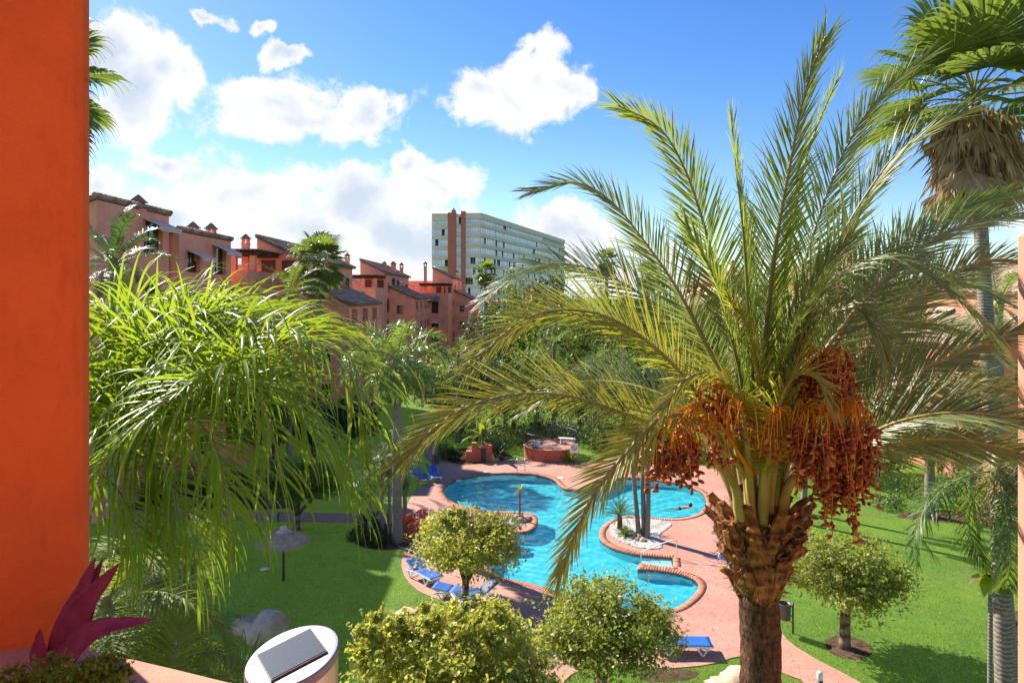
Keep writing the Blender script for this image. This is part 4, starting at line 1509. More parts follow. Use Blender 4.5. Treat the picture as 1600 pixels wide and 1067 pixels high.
BL = dict(sg=1, wallm=M['wall'])
house('terracotta apartment block nearest on the left, its top wall behind the dark feather palm', -25.6, 1, 36, 43.6, 15.7, M['wall'], 1, terrace=False, low=False, chim=((3.5, 4.4, .05),), drop=-1.35)
house('terracotta apartment block next to the nearest one on the left, with two small lantern chimneys', -25.1, 1, 43.9, 52, 14.9, M['wall'], 9, terrace=False, chim=((3.2, 3.0, .2), (3.3, 5.6, .35), (2.2, 5.4, .1)), drop=-1.2, lowdrop=3.2, lo_u=2.6)
house('terracotta apartment block second along the left, sloping gable left of the crowned fan palm', -22.4, 1, 60, 80, 17.0, M['wall'], 2, chim=((2.4, 17, .6), (-.6, -1, -.6)), lowdrop=4.2, tdrop=4.0, tu=(-2.2, 1.9))
house('terracotta apartment block with long tiled shed roof, right of the crowned fan palm', -22.0, 1, 99, 121, 17.0, M['wall'], 3, chim=((-0.9, -4, 0.0), (3.0, 11, 1.0), (2.6, 12.2, .9), (3.4, 16, 1.3), (0.9, 14, .2)), lowdrop=3.8)
house('terracotta apartment block in front of the grey tower, farthest along the left', -14.8, 1, 127, 150, 17.0, M['wall'], 4, chim=((3.2, 17, 1.0), (-0.8, -4, .2)), lowdrop=4.2, tdrop=5.5, tu=(-1.7, 3.6))
house('peach apartment block farthest along the right, behind the big date palm', 33.5, -1, 96, 118, 15.6, M['wall_warm'], 5, chim=((1.5, 3, 1.4), (2.0, 8, 1.2)), lowdrop=4.0)
house('peach apartment block midway along the right side of the garden', 35.5, -1, 66, 84, 15.4, M['wall_warm'], 6, chim=((1.5, 3, 1.2),), lowdrop=4.0)
house('peach apartment block nearest on the right, behind the queen palm', 36.5, -1, 40, 54, 14.0, M['wall_warm'], 7, chim=((1.5, 6, 1.0),), lowdrop=3.6)
# a cross wing closes the garden at the far end
house('low terracotta wing closing the far end of the garden, mostly behind trees', 4.0, 1, 128, 150, 13.2, M['wall'], 8, terrace=False, chim=((1.5, 6, 1.0),))


def tower():
    """grey apartment tower with red stair shafts, ribbon windows on every floor"""
    zt = CH + (HZ - 333) / F * 205
    c = at(752, 462, 205)                 # corner of the long side
    root = empty('apartment_tower', (c.x, c.y, 0), 'grey high rise apartment tower with ribbon windows and two red shafts', 'building')
    far = at(882, 462, 305)
    d = Vector((far.x - c.x, far.y - c.y, 0)); L = d.length; d /= L
    nn = Vector((d.y, -d.x, 0))           # towards the garden
    fl = 3.05
    Zv = Vector((0, 0, 1))
    w0 = at(675, 462, 205)
    fx = Vector((1, 0, 0))
    nF = 11
    Wf = c.x - w0.x
    # massing
    mb = MB()
    back = Vector((-d.y, d.x, 0)) * 13
    ins = 0.9
    p = [Vector((w0.x + ins, c.y + ins, 0)), Vector((c.x - .3, c.y + ins, 0)), Vector((far.x, far.y, 0)) - nn * ins, Vector((far.x, far.y, 0)) + back, Vector((w0.x + 6, c.y + 26, 0))]
    mb.prism([(q.x, q.y) for q in p], 0, zt - 0.4)
    mb.build('core', M['tower'], root)
    x = lambda px: at(px, 462, 205).x
    xs = [w0.x, x(700), x(713), x(720.5), x(728), c.x]
    # red shafts
    for a, b, top in ((x(700), x(713), zt + .1), (x(720.5), x(727.5), zt + .5)):
        mb = MB(); mb.box(a, b, c.y - .55, c.y + 3, 0, top)
        mb.build('red_shaft', M['tower_red'], root)
    mb = MB(); mb.box(x(705), x(711), c.y + 1, c.y + 4, zt, zt + 1.1)
    mb.box(x(707), x(709), c.y + 2, c.y + 3, zt + 1.1, zt + 1.8)
    mb.build('roof_hut', M['tower_red'], root)
    rg = np.random.default_rng(5)

    def band(O, u, n_, W_, z0, z1, out, name='floor_band'):
        mb = MB()
        mb.obox(O + u * (W_ / 2) + Zv * ((z0 + z1) / 2) - n_ * (1.0 - out), u, n_, Zv, W_ / 2, 1.0, (z1 - z0) / 2)
        return mb.build(name, M['tower'], root)

    def ribbon(O, u, n_, W_, z0, z1, pitch, dark=0.04, mat=None):
        """mullioned strip: frame bars, panes as a sub-part"""
        mb = MB()
        k = max(1, round(W_ / pitch))
        for i in range(k + 1):
            mb.obox(O + u * (W_ * i / k) + Zv * ((z0 + z1) / 2) + n_ * .02, u, n_, Zv, .045, .05, (z1 - z0) / 2 - .003)
        mb.obox(O + u * (W_ / 2) + Zv * (z0 + .55), u, n_, Zv, W_ / 2, .04, .035)
        st = mb.build('window_strip', M['lid_grey'], root)
        V, Q, Dk = [], [], []
        for i in range(k):
            a, b = O + u * (W_ * (i + .04) / k), O + u * (W_ * (i + .96) / k)
            j = rg.uniform(-.02, .02)
            V += [a + Zv * (z0 + .02) + n_ * j, b + Zv * (z0 + .02) - n_ * j, b + Zv * (z1 - .02) - n_ * j, a + Zv * (z1 - .02) + n_ * j]
            Q.append((4 * i, 4 * i + 1, 4 * i + 2, 4 * i + 3))
            Dk.append(1 if rg.uniform() < dark else 0)
        pn = np_obj('pane', np.array([tuple(v) for v in V]), np.array(Q), [mat or M['glass_tower'], M['dark']], st, mi=Dk)
        pn['kind'] = 'stuff'

    Pc = Vector((c.x, c.y, 0))
    for f in range(nF):
        zc = zt - f * fl
        th = 1.12
        # long side
        band(Pc - fx * 0, d, nn, L, zc - (1.75 if f == 0 else th), zc, 0.25)
        dk = 0.02 if f < 2 else 0.10 if f < 4 else 0.2
        if f == 0:
            ribbon(Pc + nn * -.25, d, nn, L * .66, zc - fl, zc - 1.75, 1.5, dk)
            ribbon(Pc + nn * -.25 + d * (L * .66), d, nn, L * .34, zc - fl, zc - 1.75, 1.5, 0.0, M['glass_dark_tower'])
        else:
            ribbon(Pc + nn * -.25, d, nn, L, zc - fl, zc - th, 1.5, dk)
        # short side by the corner
        o = Vector((x(727.5), c.y, 0))
        band(o, fx, Vector((0, -1, 0)), c.x - o.x, zc - (1.75 if f == 0 else th), zc - .01, 0.25)
        ribbon(o + Vector((0, .25, 0)), fx, Vector((0, -1, 0)), c.x - o.x - .3, zc - fl, zc - (1.75 if f == 0 else th), 0.75, 0.0 if f < 4 else 0.3)
        # between shafts
        o = Vector((x(713), c.y, 0))
        band(o, fx, Vector((0, -1, 0)), x(720.5) - o.x, zc - th, zc - .3, 0.0)
        ribbon(o + Vector((0, .15, 0)), fx, Vector((0, -1, 0)), x(720.5) - o.x, zc - fl - .3, zc - th, 0.7, 0.1)
        # balcony bay at the left end (upper floors only)
        if f < 5:
            o = Vector((w0.x, c.y, 0))
            band(o, fx, Vector((0, -1, 0)), x(700) - o.x, zc - .7 - (1.75 if f == 0 else th), zc - .7, 0.3)
            ribbon(o + Vector((0, .1, 0)), fx, Vector((0, -1, 0)), x(700) - o.x, zc - .7 - fl, zc - .7 - (1.75 if f == 0 else th), 1.0, 0.12)
    # roof slab edge
    mb = MB(); mb.box(w0.x, x(700), c.y - .4, c.y + 3, zt - .72, zt - .2)
    mb.build('roof_edge', M['tower'], root)


M['lid_grey'] = plain('window_bars', (0.42, 0.44, 0.46), 0.5)
tower()
# ------------------------------------------------------------------ things round the pool
Z3 = Vector((0, 0, 1))


def rock(parent, name, c, r, mat, seed, squash=0.7):
    rr = np.random.default_rng(seed)
    bm = bmesh.new()
    bmesh.ops.create_icosphere(bm, subdivisions=3, radius=1)
    ph = rr.uniform(0, 6, 9)
    sc = rr.uniform(0.8, 1.25, 3)
    for v in bm.verts:
        n_ = v.co.normalized()
        f = 1 + 0.16 * math.sin(3.1 * n_.x + ph[0]) * math.sin(2.7 * n_.y + ph[1]) + 0.10 * math.sin(6 * n_.z + ph[2] + 4 * n_.x) + 0.05 * math.sin(11 * n_.y + ph[3])
        # flat facets
        for k in range(3):
            pl = Vector(np.sin(ph[3 + k] + np.array([0, 2, 4]))).normalized()
            dd = n_.dot(pl)
            if dd > 0.72: f *= 0.72 / dd * 1.06
        v.co = Vector((n_.x * sc[0], n_.y * sc[1], n_.z * squash)) * (f * r)
    off = Vector(c) - (wloc(parent) if parent else Vector((0, 0, 0)))
    me = bpy.data.meshes.new(name)
    bm.to_mesh(me); bm.free()
    o = link_mesh(name, me, mat, parent, True)
    o.location = off
    return o


# --- sun loungers
def make_lounger(name, label, loc, rz, back=0.0, sling='blue', group='blue sling sun loungers'):
    """white plastic frame with V legs, sling bed along +x, backrest at -x raised by back"""
    root = empty(name, (0, 0, 0), label, 'sun lounger', group)
    L, Wd, H = 1.92, 0.64, 0.33
    mb = MB()
    xb = -L / 2 + 0.72
    for s in (-1, 1):
        mb.bar((xb - .02, s * Wd / 2, H), (L / 2, s * Wd / 2, H), .05, .06)
    mb.bar((L / 2 - .025, -Wd / 2 + .026, H), (L / 2 - .025, Wd / 2 - .026, H), .05, .06)
    mb.bar((xb, -Wd / 2 + .026, H - .03), (xb, Wd / 2 - .026, H - .03), .04, .04)
    for s in (-1, 1):
        mb.bar((xb - .03, s * Wd / 2, H - .004), (-L / 2, s * Wd / 2, H - .1), .045, .05)
    mb.build('frame', M['white'], root, bevel=.008)
    for x0 in (-L / 2 + 0.42, L / 2 - 0.38):
        for s in (-1, 1):
            mb = MB()
            mb.bar((x0 - .17, s * (Wd / 2 + .0), H - .06), (x0 + .0, s * (Wd / 2 + .0), 0.025), .05, .045)
            mb.bar((x0 + .2, s * (Wd / 2 + .0), H - .03), (x0 + .02, s * (Wd / 2 + .0), 0.027), .05, .045)
            mb.build('leg', M['white'], root, bevel=.008)
        mb = MB(); mb.bar((x0, -Wd / 2 + .026, .045), (x0, Wd / 2 - .026, .045), .035, .03)
        mb.build('foot_bar', M['white'], root)
    # sling bed, slightly sagging
    def sheet(x0, z0, x1, z1, n_=8):
        mb = MB()
        vs, fs = [], []
        for i in range(n_ + 1):
            t = i / n_
            for j in range(7):
                s = j / 6
                sag = -0.03 * (1 - (2 * s - 1) ** 2) * (0.4 + .6 * math.sin(math.pi * t))
                vs.append(Vector((x0 + (x1 - x0) * t, (s - .5) * (Wd + .02), z0 + (z1 - z0) * t + .036 + sag)))
        for i in range(n_):
            for j in range(6):
                fs.append((i * 7 + j, i * 7 + j + 1, (i + 1) * 7 + j + 1, (i + 1) * 7 + j))
        mb.add(vs, fs)
        return mb
    bed_ = sheet(xb + .01, H, L / 2 - .02, H).build('sling', M[sling], root, True)
    md = bed_.modifiers.new('thickness', 'SOLIDIFY'); md.thickness = .012
    c, s = math.cos(back), math.sin(back)
    bx, bz = xb - .72 * c, H + .02 + .72 * s
    br = sheet(bx, bz, xb - .01, H + .02).build('backrest', M[sling], root, True)
    md = br.modifiers.new('thickness', 'SOLIDIFY'); md.thickness = .012
    mb = MB()
    for q in (-1, 1):
        mb.bar((bx, q * Wd / 2, bz), (xb, q * Wd / 2, H + .02), .035, .04)
    mb.bar((bx, -Wd / 2 + .02, bz), (bx, Wd / 2 - .02, bz), .04, .04)
    if back > .1:
        mb.bar((bx + .3 * c, -.2, bz - .3 * s), (xb - .5, -.2, H - .06), .025)
        mb.bar((bx + .3 * c, .2, bz - .3 * s), (xb - .5, .2, H - .06), .025)
    mb.build('backrest_frame', M['white'], root, bevel=.006)
    root.location = loc
    root.rotation_euler = (0, 0, rz)
    return root


def lng(label, head, foot, back, sling='blue'):
    h, f = Vector(head), Vector(foot)
    d = f - h
    return make_lounger('sun_lounger', label, (h + f) / 2, math.atan2(d.y, d.x), back, sling)


def along(c, ang, L=0.96):
    d = Vector((math.cos(ang), math.sin(ang), 0))
    return c - d * L, c + d * L


a, b = along(gr(662, 905), R(-47)); lng('blue sun lounger with raised back at the lawn edge, left of the small clipped tree', a, b, R(24))
a, b = along(gr(714, 935), R(-14)); lng('blue sun lounger lying flat behind the trunk of the small clipped tree', a, b, R(6))
a, b = along(gr(744, 939), R(200)); lng('navy sun lounger with raised back just right of the small tree trunk', a, b, R(32), 'navy')
a, b = along(gr(1067, 1018), R(-2)); lng('blue sun lounger lying flat between the round tree and the big date palm trunk', a, b, R(3))
a, b = along(gr(657, 752), R(-62)); lng('blue sun lounger far left of the pool, nearer the palm clump of the far pair', a, b, R(25))
a, b = along(gr(678, 748), R(-70)); lng('blue sun lounger far left of the pool, nearer the litter bin of the far pair', a, b, R(22))
a, b = along(gr(1158, 893), R(-25)); lng('white framed sun lounger half hidden behind the date palm trunk', a, b, R(20))

# dry leaves scattered on the lawn and the deck
rg_ = np.random.default_rng(44)
n_ = 520
Yl = rg_.uniform(20, 48, n_); Xl = rg_.uniform(-.7, .7, n_) * Yl
ok_ = ~inside(pool, Xl, Yl)
Xl, Yl = Xl[ok_], Yl[ok_]; n_ = len(Xl)
zl_ = np.where(inside(deck, Xl, Yl), .006, .012)
a_ = rg_.uniform(0, 6.28, n_)
P = np.stack([Xl, Yl, zl_], 1)
V, Q = ribbons(P, np.stack([np.cos(a_), np.sin(a_), rg_.uniform(.05, .4, n_)], 1), np.stack([-np.sin(a_), np.cos(a_), 0 * a_], 1), rg_.uniform(.05, .16, n_), rg_.uniform(.02, .05, n_), 2, .8)
tag(np_obj('leaves', V, Q, M['dead_leaf']), 'dry fallen leaves strewn over the lawn and the deck', 'fallen leaves', kind='stuff')

# --- thatched parasol
pb = gr(443, 906)
pb = Vector((pb.x, pb.y, -0.03))
root = empty('thatched_parasol', pb, 'straw thatched parasol on a brown pole in the shaded lawn', 'parasol')
mb = MB(); mb.tube([pb, pb + Vector((0, 0, 2.0))], [.06, .05], 10)
mb.build('pole', M['woodpole'], root, True)
mb = MB()
mb.lathe(pb + Vector((0, 0, 0)), [(1.02, 1.62), (1.03, 1.66), (.85, 1.80), (.55, 1.98), (.25, 2.12), (.10, 2.18), (.02, 2.19)], 36)
mb.lathe(pb, [(.16, 2.12), (.17, 2.2), (.10, 2.30), (.03, 2.32)], 16)
mb.build('canopy', M['thatch_body'], root, True)
rg_ = np.random.default_rng(4)
n_ = 2600
th = rg_.uniform(0, 6.283, n_)
rr = rg_.choice([1, 1, .8, .6, .4], n_) * 1.0 * rg_.uniform(.93, 1.02, n_)
zz = np.interp(rr, [0, .25, .55, .85, 1.03], [2.2, 2.13, 1.99, 1.81, 1.66]) + .015
P = np.stack([pb.x + rr * np.cos(th), pb.y + rr * np.sin(th), pb.z + .03 + zz], 1)
D = np.stack([np.cos(th), np.sin(th), -rg_.uniform(.5, .9, n_)], 1) + rg_.normal(0, .12, (n_, 3))
S = nrm(np.cross(D, UPV))
V, Q = ribbons(P, D, S, rg_.uniform(.10, .24, n_), .012, 2, np.where(rr > .9, 1.6, .2))
f_ = np_obj('straw_fringe', V, Q, M['thatch'], root); f_['kind'] = 'stuff'

# --- litter bins
def bin_(label, base, H=0.95, r=.2, sc=1.0, side=1):
    base = Vector((base.x, base.y, -0.03))
    root = empty('litter_bin', base, label, 'litter bin', 'post mounted litter bins')
    mb = MB(); mb.tube([base, base + Z3 * 1.12 * sc], .035 * sc, 8)
    mb.build('post', M['greymetal'], root, True)
    c = base + Vector((-side * .3 * sc, 0, .52 * sc))
    mb = MB()
    mb.lathe(c, [(.18 * sc, 0), (.20 * sc, .02), (.215 * sc, .55 * sc), (.225 * sc, .56 * sc), (.2 * sc, .565 * sc), (.19 * sc, .45 * sc), (.17 * sc, .06)], 20)
    mb.build('bin', M['greymetal'], root, True)
    mb = MB()
    mb.bar(base + Z3 * .62 * sc, c + Vector((side * .2 * sc, 0, .12 * sc)), .04)
    mb.bar(base + Z3 * .95 * sc, c + Vector((side * .2 * sc, 0, .45 * sc)), .04)
    mb.bar(base + Z3 * .35 * sc, c + Vector((side * .1 * sc, 0, .0)), .03)
    mb.build('bracket', M['greymetal'], root)
    return root


bin_('grey cylindrical litter bin on a post in the lawn beside the date palm trunk', gr(1239, 988))
bin_('dark litter bin on a post by the far path left of the pool', gr(676, 735), side=-1)

# --- lifebuoy station: stepped round planter, ring on a post
pc = gr(649, 831)
root = empty('stepped_planter', pc, 'low round terracotta planter with stepped pillars behind the lifebuoy', 'planter')
mb = MB()
mb.lathe(pc, [(.80, 0), (.80, .46), (.76, .48), (.62, .48), (.62, .3)], 32)
mb.build('wall', M['planter'], root)
for k, (an, h, wv) in enumerate(((R(200), .95, .2), (R(-15), .72, .18), (R(60), .95, .2), (R(130), .72, .18), (R(-95), .66, .16))):
    mb = MB()
    p = pc + Vector((math.cos(an) * .66, math.sin(an) * .66, 0))
    mb.obox(p + Z3 * ((h + .47) / 2), Vector((math.cos(an), math.sin(an), 0)), Vector((-math.sin(an), math.cos(an), 0)), Z3, .145, wv, (h - .47) / 2)
    mb.build('pillar', M['planter'], root)
lp = gr(654.5, 837)
root = empty('lifebuoy_post', lp, 'thin white lifebuoy post in front of the round terracotta planter', 'post')
mb = MB(); mb.tube([lp, lp + Z3 * 1.05], .018, 8); mb.bar(lp + Vector((-.35, 0, .01)), lp + Vector((.05, 0, .01)), .04, .02)
mb.build('post', M['white'], root)
mb = MB(); mb.tube([lp + Z3 * .95 + Vector((0, -.02, 0)), lp + Z3 * .95 + Vector((0, -.16, 0))], .02, 6)
mb.build('hook', M['white'], root)
rc = lp + Vector((0, -.10, .98))
mb = MB()
ax = Vector((.75, -.62, 0)).normalized()
sx = Vector((ax.y, -ax.x, 0))
nR, nr = 36, 10
vs = []
for i in range(nR):
    t = 2 * math.pi * i / nR
    d = sx * math.cos(t) + Z3 * math.sin(t)
    for j in range(nr):
        q = 2 * math.pi * j / nr
        vs.append(rc + d * (.28 + .07 * math.cos(q)) + ax * (.055 * math.sin(q)))
mb.add(vs, [(i * nr + j, ((i + 1) % nR) * nr + j, ((i + 1) % nR) * nr + (j + 1) % nr, i * nr + (j + 1) % nr) for i in range(nR) for j in range(nr)])
lb = mb.build('lifebuoy', M['ring'], None, True)
tag(lb, 'orange lifebuoy ring hanging in front of the round terracotta planter', 'lifebuoy')
mb = MB()
for k in range(4):
    t = R(45 + 90 * k)
    d = sx * math.cos(t) + Z3 * math.sin(t)
    e = sx * -math.sin(t) + Z3 * math.cos(t)
    mb.obox(rc + d * .28, d, e, ax, .074, .03, .06)
mb.build('band', M['lid'], lb, bevel=.01)
# shower pole
sp_ = gr(634.5, 797)
root = empty('pool_shower', sp_, 'tall thin white shower pole left of the pool', 'shower')
mb = MB(); mb.tube([sp_, sp_ + Z3 * 2.1, sp_ + Vector((.1, 0, 2.2)), sp_ + Vector((.3, 0, 2.2))], .03, 8); mb.build('pipe', M['white'], root, True)
mb = MB(); mb.lathe(sp_ + Vector((.3, 0, 2.12)), [(.09, 0), (.08, .03), (.02, .07)], 14); mb.build('shower_head', M['white'], root, True)

# --- far planter walls
q0 = gr(737, 722)
root = empty('stepped_planter', q0, 'terracotta planter walls with stepped tops under the yellow-green broad leaved plant', 'planter')
for i, (px, w_, h) in enumerate(((733.5, .5, .75), (741, .36, 1.35), (747, .4, 1.0), (757.5, .34, 1.25), (764.5, .4, 1.15))):
    p = gr(px, 721)
    mb = MB(); mb.box(p.x - w_ / 2, p.x + w_ / 2, p.y - .1 + .05 * i, p.y + .45, -.03, h)
    mb.build('wall', M['planter'], root, bevel=.03)
g0 = gr(753, 721.5)
mb = MB(); mb.box(g0.x - .3, g0.x + .28, g0.y + .1, g0.y + .35, -.03, .95)
mb.build('gate', M['iron'], root)

# --- raised round terrace with railing
tc_ = gr(861, 712)
tR = 2.05
tc_ = Vector((tc_.x, gr(861, 722).y + tR, 0))
root = empty('raised_terrace', tc_, 'raised round terracotta terrace at the far end of the pool', 'terrace')
mb = MB(); mb.lathe(tc_, [(tR, -.03), (tR, .78), (tR - .03, .80)], 48); mb.build('wall', M['planter'], root)
mb = MB()
mb.lathe(tc_, [(tR - .05, .803), (tR - .05, .815)], 48)
mb.build('paving', M['deck'], root)
mb = MB()
n_ = 48
rim = [(tR + .05, .80), (tR + .05, .86), (tR - .2, .86), (tR - .2, .80)]
vs = [(tc_.x + r_ * math.cos(2 * math.pi * k / n_), tc_.y + r_ * math.sin(2 * math.pi * k / n_), z_) for k in range(n_) for r_, z_ in rim]
mb.add(vs, [(k * 4 + j, ((k + 1) % n_) * 4 + j, ((k + 1) % n_) * 4 + (j + 1) % 4, k * 4 + (j + 1) % 4) for k in range(n_) for j in range(4)])
mb.build('rim', M['brick'], root)
rl = empty('railing', tc_ + Z3 * .86, 'dark iron railing curving round the raised terrace', 'railing')
arc = [R(a_) for a_ in np.linspace(-35, 235, 40)]
for z_, nm in ((1.80, 'top_rail'), (1.0, 'bottom_rail')):
    mb = MB(); mb.tube([tc_ + Vector((math.cos(t) * 1.92, math.sin(t) * 1.92, z_)) for t in arc], .036, 6)
    mb.build(nm, M['iron'], rl, True)
for k, t in enumerate(np.linspace(R(-35), R(235), 58)):
    if k == 0:
        mb = MB(); mb.tube([Vector((0, 0, .86)), Vector((0, 0, 1.80))], .018, 5)
        b0 = mb.build('baluster', M['iron'], None)
        b0.parent = rl
        o = b0
    else:
        o = b0.copy(); COL.objects.link(o)
    o.location = (math.cos(t) * 1.92, math.sin(t) * 1.92, -.86)
bn = tc_ + Vector((1.35, .5, .82))
root = empty('white_bench', bn, 'slanting white bench on the raised terrace inside the railing', 'bench')
for k in range(3):
    mb = MB(); mb.bar(bn + Vector((-.75, -.15 + .15 * k, .42)), bn + Vector((.55, -.55 + .15 * k, .42)), .12, .03); mb.build('slat', M['white'], root)
for s in (-.6, .4):
    mb = MB(); mb.bar(bn + Vector((s, -.2 - .3 * (s + .75) / 1.3, 0)), bn + Vector((s, -.2 - .3 * (s + .75) / 1.3, .4)), .35, .05, Vector((1, 0, 0))); mb.build('leg', M['white'], root)

# --- signs
def board(label, foot, h, w, hb, ring=False):
    root = empty('pool_sign', foot, label, 'sign')
    mb = MB(); mb.tube([foot + Vector((w * .35 if not ring else 0, .03, -.05)), foot + Vector((w * .35 if not ring else 0, .03, h))], .025, 8)
    mb.build('post', M['greymetal'], root, True)
    mb = MB(); mb.box(foot.x - w / 2, foot.x + w / 2, foot.y - .02, foot.y + .005, h - hb, h)
    bd = mb.build('board', M['white'], root, bevel=.01)
    y = foot.y - .024
    c = Vector((foot.x, y, h - hb * (.45 if ring else .5)))
    mb = MB()
    if ring:
        n_ = 28
        R1, R2 = w * .36, w * .27
        vs = [(c.x + r_ * math.cos(2 * math.pi * k / n_), y, c.z + r_ * math.sin(2 * math.pi * k / n_)) for k in range(n_) for r_ in (R1, R2)]
        mb.add(vs, [(2 * k, 2 * ((k + 1) % n_), 2 * ((k + 1) % n_) + 1, 2 * k + 1) for k in range(n_)])
        d = Vector((.707, 0, -.707)); e = Vector((.707, 0, .707))
        mb.add([c + d * R2 + e * .025, c + d * R2 - e * .025, c - d * R2 - e * .025, c - d * R2 + e * .025], [(0, 1, 2, 3)])
        mb.build('prohibition_ring', M['red'], bd)
        mb = MB()      # diving figure
        y2 = Vector((0, -.003, 0))
        mb.add([c + y2 + Vector((-.13, 0, .05)), c + y2 + Vector((-.09, 0, .09)), c + y2 + Vector((.05, 0, .0)), c + y2 + Vector((.02, 0, -.04))], [(0, 1, 2, 3)])
        mb.add([c + y2 + Vector((.05 + .03 * math.cos(t), 0, -.05 + .03 * math.sin(t))) for t in np.linspace(0, 5.6, 9)], [tuple(range(9))])
        mb.add([c + y2 + Vector((-.14, 0, -.12)), c + y2 + Vector((.14, 0, -.12)), c + y2 + Vector((.14, 0, -.10)), c + y2 + Vector((-.14, 0, -.10))], [(0, 1, 2, 3)])
        mb.build('diver_symbol', M['black'], bd)
    else:
        for k in range(9):
            zz = h - hb * (.12 + .09 * k)
            ww = w * (.36 if k else .25) * (1 - .25 * ((k * 37) % 5) / 5)
            mb.box(foot.x - w * .4, foot.x - w * .4 + ww * 2, y, y + .002, zz - .012, zz + .012)
        mb.build('printed_line', M['lid_grey'], bd)
    return root


p = gr(837, 716); p.z = 0
board('white notice board in front of the raised terrace', Vector((p.x, p.y - .1, 0)), 1.36, .62, .92)
p = gr(897, 726)
board('white no-diving sign with red ring right of the raised terrace', Vector((p.x, p.y, 0)), 1.50, .56, .66, True)

# --- pool ladder and hand rails
def rail(label, pts_list, rad=.022, name='hand_rail', mat='steel'):
    root = empty(name, pts_list[0][0], label, 'rail')
    for pts in pts_list:
        cp = catmull(pts, 36)
        mb = MB(); mb.tube([Vector(q) for q in cp], rad, 8)
        mb.build('tube', M[mat], root, True)
    return root


l0, l1 = gr(808, 736), gr(820, 736.4)
lad = []
for p in (l0, l1):
    lad.append([p + Vector((0, .35, 0)), p + Vector((0, .3, .75)), p + Vector((0, .02, .92)), p + Vector((0, -.32, .7)), p + Vector((0, -.38, 0)), p + Vector((0, -.38, -1.0))])
rt = rail('chrome ladder at the far edge of the pool', lad, .024, 'pool_ladder')
for k in range(3):
    mb = MB(); mb.bar(l0 + Vector((0, -.38, -.3 - .28 * k)), l1 + Vector((0, -.38, -.3 - .28 * k)), .08, .03); mb.build('rung', M['steel'], rt).cycles.is_caustics_receiver = True
b0_, b1_ = gr(1057, 872), gr(1006, 868)
hh = .82
rail('long white handrail over the pool steps by the gravel island',
     [[b0_, b0_ + Z3 * (hh - .12), b0_ + Vector((-.06, 0, hh)), b0_ + (b1_ - b0_) * .3 + Z3 * .72, b1_ + Z3 * .22, b1_ + Vector((-.12, 0, .05)), b1_ + Vector((-.12, 0, -.9))]], .021, 'hand_rail', 'white')
b0_, b1_ = gr(777, 831), gr(812, 838)
rail('dark chrome handrail over the small steps by the yucca island',
     [[b0_, b0_ + Z3 * .66, b0_ + Vector((.10, 0, .80)), b0_ + Vector((.32, 0, .76)), b0_.lerp(b1_, .6) + Z3 * .42, b1_ + Z3 * .08, b1_ + Vector((.06, 0, -.9))]], .024)

# --- white skimmer lids
for i, (px, py, lb_) in enumerate(((717, 751, 'round white skimmer lid on the deck, leftmost of the three by the far pool edge'),
                                   (759, 737.4, 'round white skimmer lid on the deck left of the chrome ladder'),
                                   (876, 746, 'round white skimmer lid on the deck right of the chrome ladder'))):
    c = gr(px, py)
    mb = MB(); mb.lathe(c, [(.2, 0), (.2, .012), (.18, .02), (.05, .022)], 24)
    tag(mb.build('skimmer_lid', M['lid'], None), lb_, 'skimmer lid', 'white skimmer lids')
c = gr(656.5, 839)
mb = MB(); mb.lathe(c + Vector((.5, -.35, 0)), [(.19, 0), (.18, .008), (.05, .01)], 20)
tag(mb.build('drain_cover', M['iron']), 'round dark drain cover on the deck below the lifebuoy', 'drain cover')

# --- low path lights
def path_light(label, p, mat='greenlight'):
    p = Vector((p.x, p.y, -.03))
    root = empty('path_light', p, label, 'path light', 'low garden lights')
    mb = MB(); mb.lathe(p, [(.07, 0), (.055, .03), (.05, .30), (.085, .31)], 14); mb.build('post', M[mat], root, True)
    mb = MB(); mb.lathe(p + Z3 * .31, [(.09, 0), (.10, .08), (.085, .14), (.03, .17)], 14); mb.build('hood', M[mat], root, True)


path_light('small green garden light beside the path left of the clipped round tree', gr(434, 814))
path_light('small green garden light in the far right bed under the hedge', gr(1484, 812))
path_light('small green garden light by the right queen palm trunk', gr(1586, 988))
p = gr(1281, 1072)
root = empty('bollard_light', p, 'clear topped bollard light on the terracotta path, right of the date palm trunk', 'bollard light')
mb = MB(); mb.lathe(p, [(.11, 0), (.10, .02), (.085, .22)], 16); mb.build('post', M['greymetal'], root, True)
mb = MB(); mb.lathe(p + Z3 * .22, [(.085, 0), (.09, .02), (.09, .2), (.07, .24), (.02, .25)], 16); mb.build('lamp_shade', plain('clear_shade', (.55, .6, .55), .15), root, True)

# --- boulders and loose stones
def boulder(label, p, r, mat, seed, sq=.7, name='boulder', group=None):
    o = rock(None, name, p + Vector((0, 0, r * sq * .45)), r, M[mat], seed, sq)
    return tag(o, label, 'rock', group)


boulder('big pale boulder on the shaded lawn, behind the solar lamp', gr(418, 990), .85, 'boulder', 3, .62)
boulder('pale boulder partly hidden behind the big pale boulder', gr(386, 985), .5, 'boulder', 5, .6)
boulder('flat grey stone in the lawn above the big yellow-green tree', gr(633, 958), .38, 'boulder', 9, .25)
boulder('small white stone in the lawn below the parasol', gr(414, 890), .16, 'lid', 12, .4)
boulder('orange rounded boulder in the far bed beside the stepped planter walls', gr(727, 718), .42, 'rock_orange', 21, .75)
boulder('pale boulder at the foot of the date palm trunk', gr(1156, 1066), .55, 'boulder', 33, .6)
boulder('flat grey stone in the grass left of the date palm trunk', gr(1126, 1070), .35, 'boulder', 35, .3)

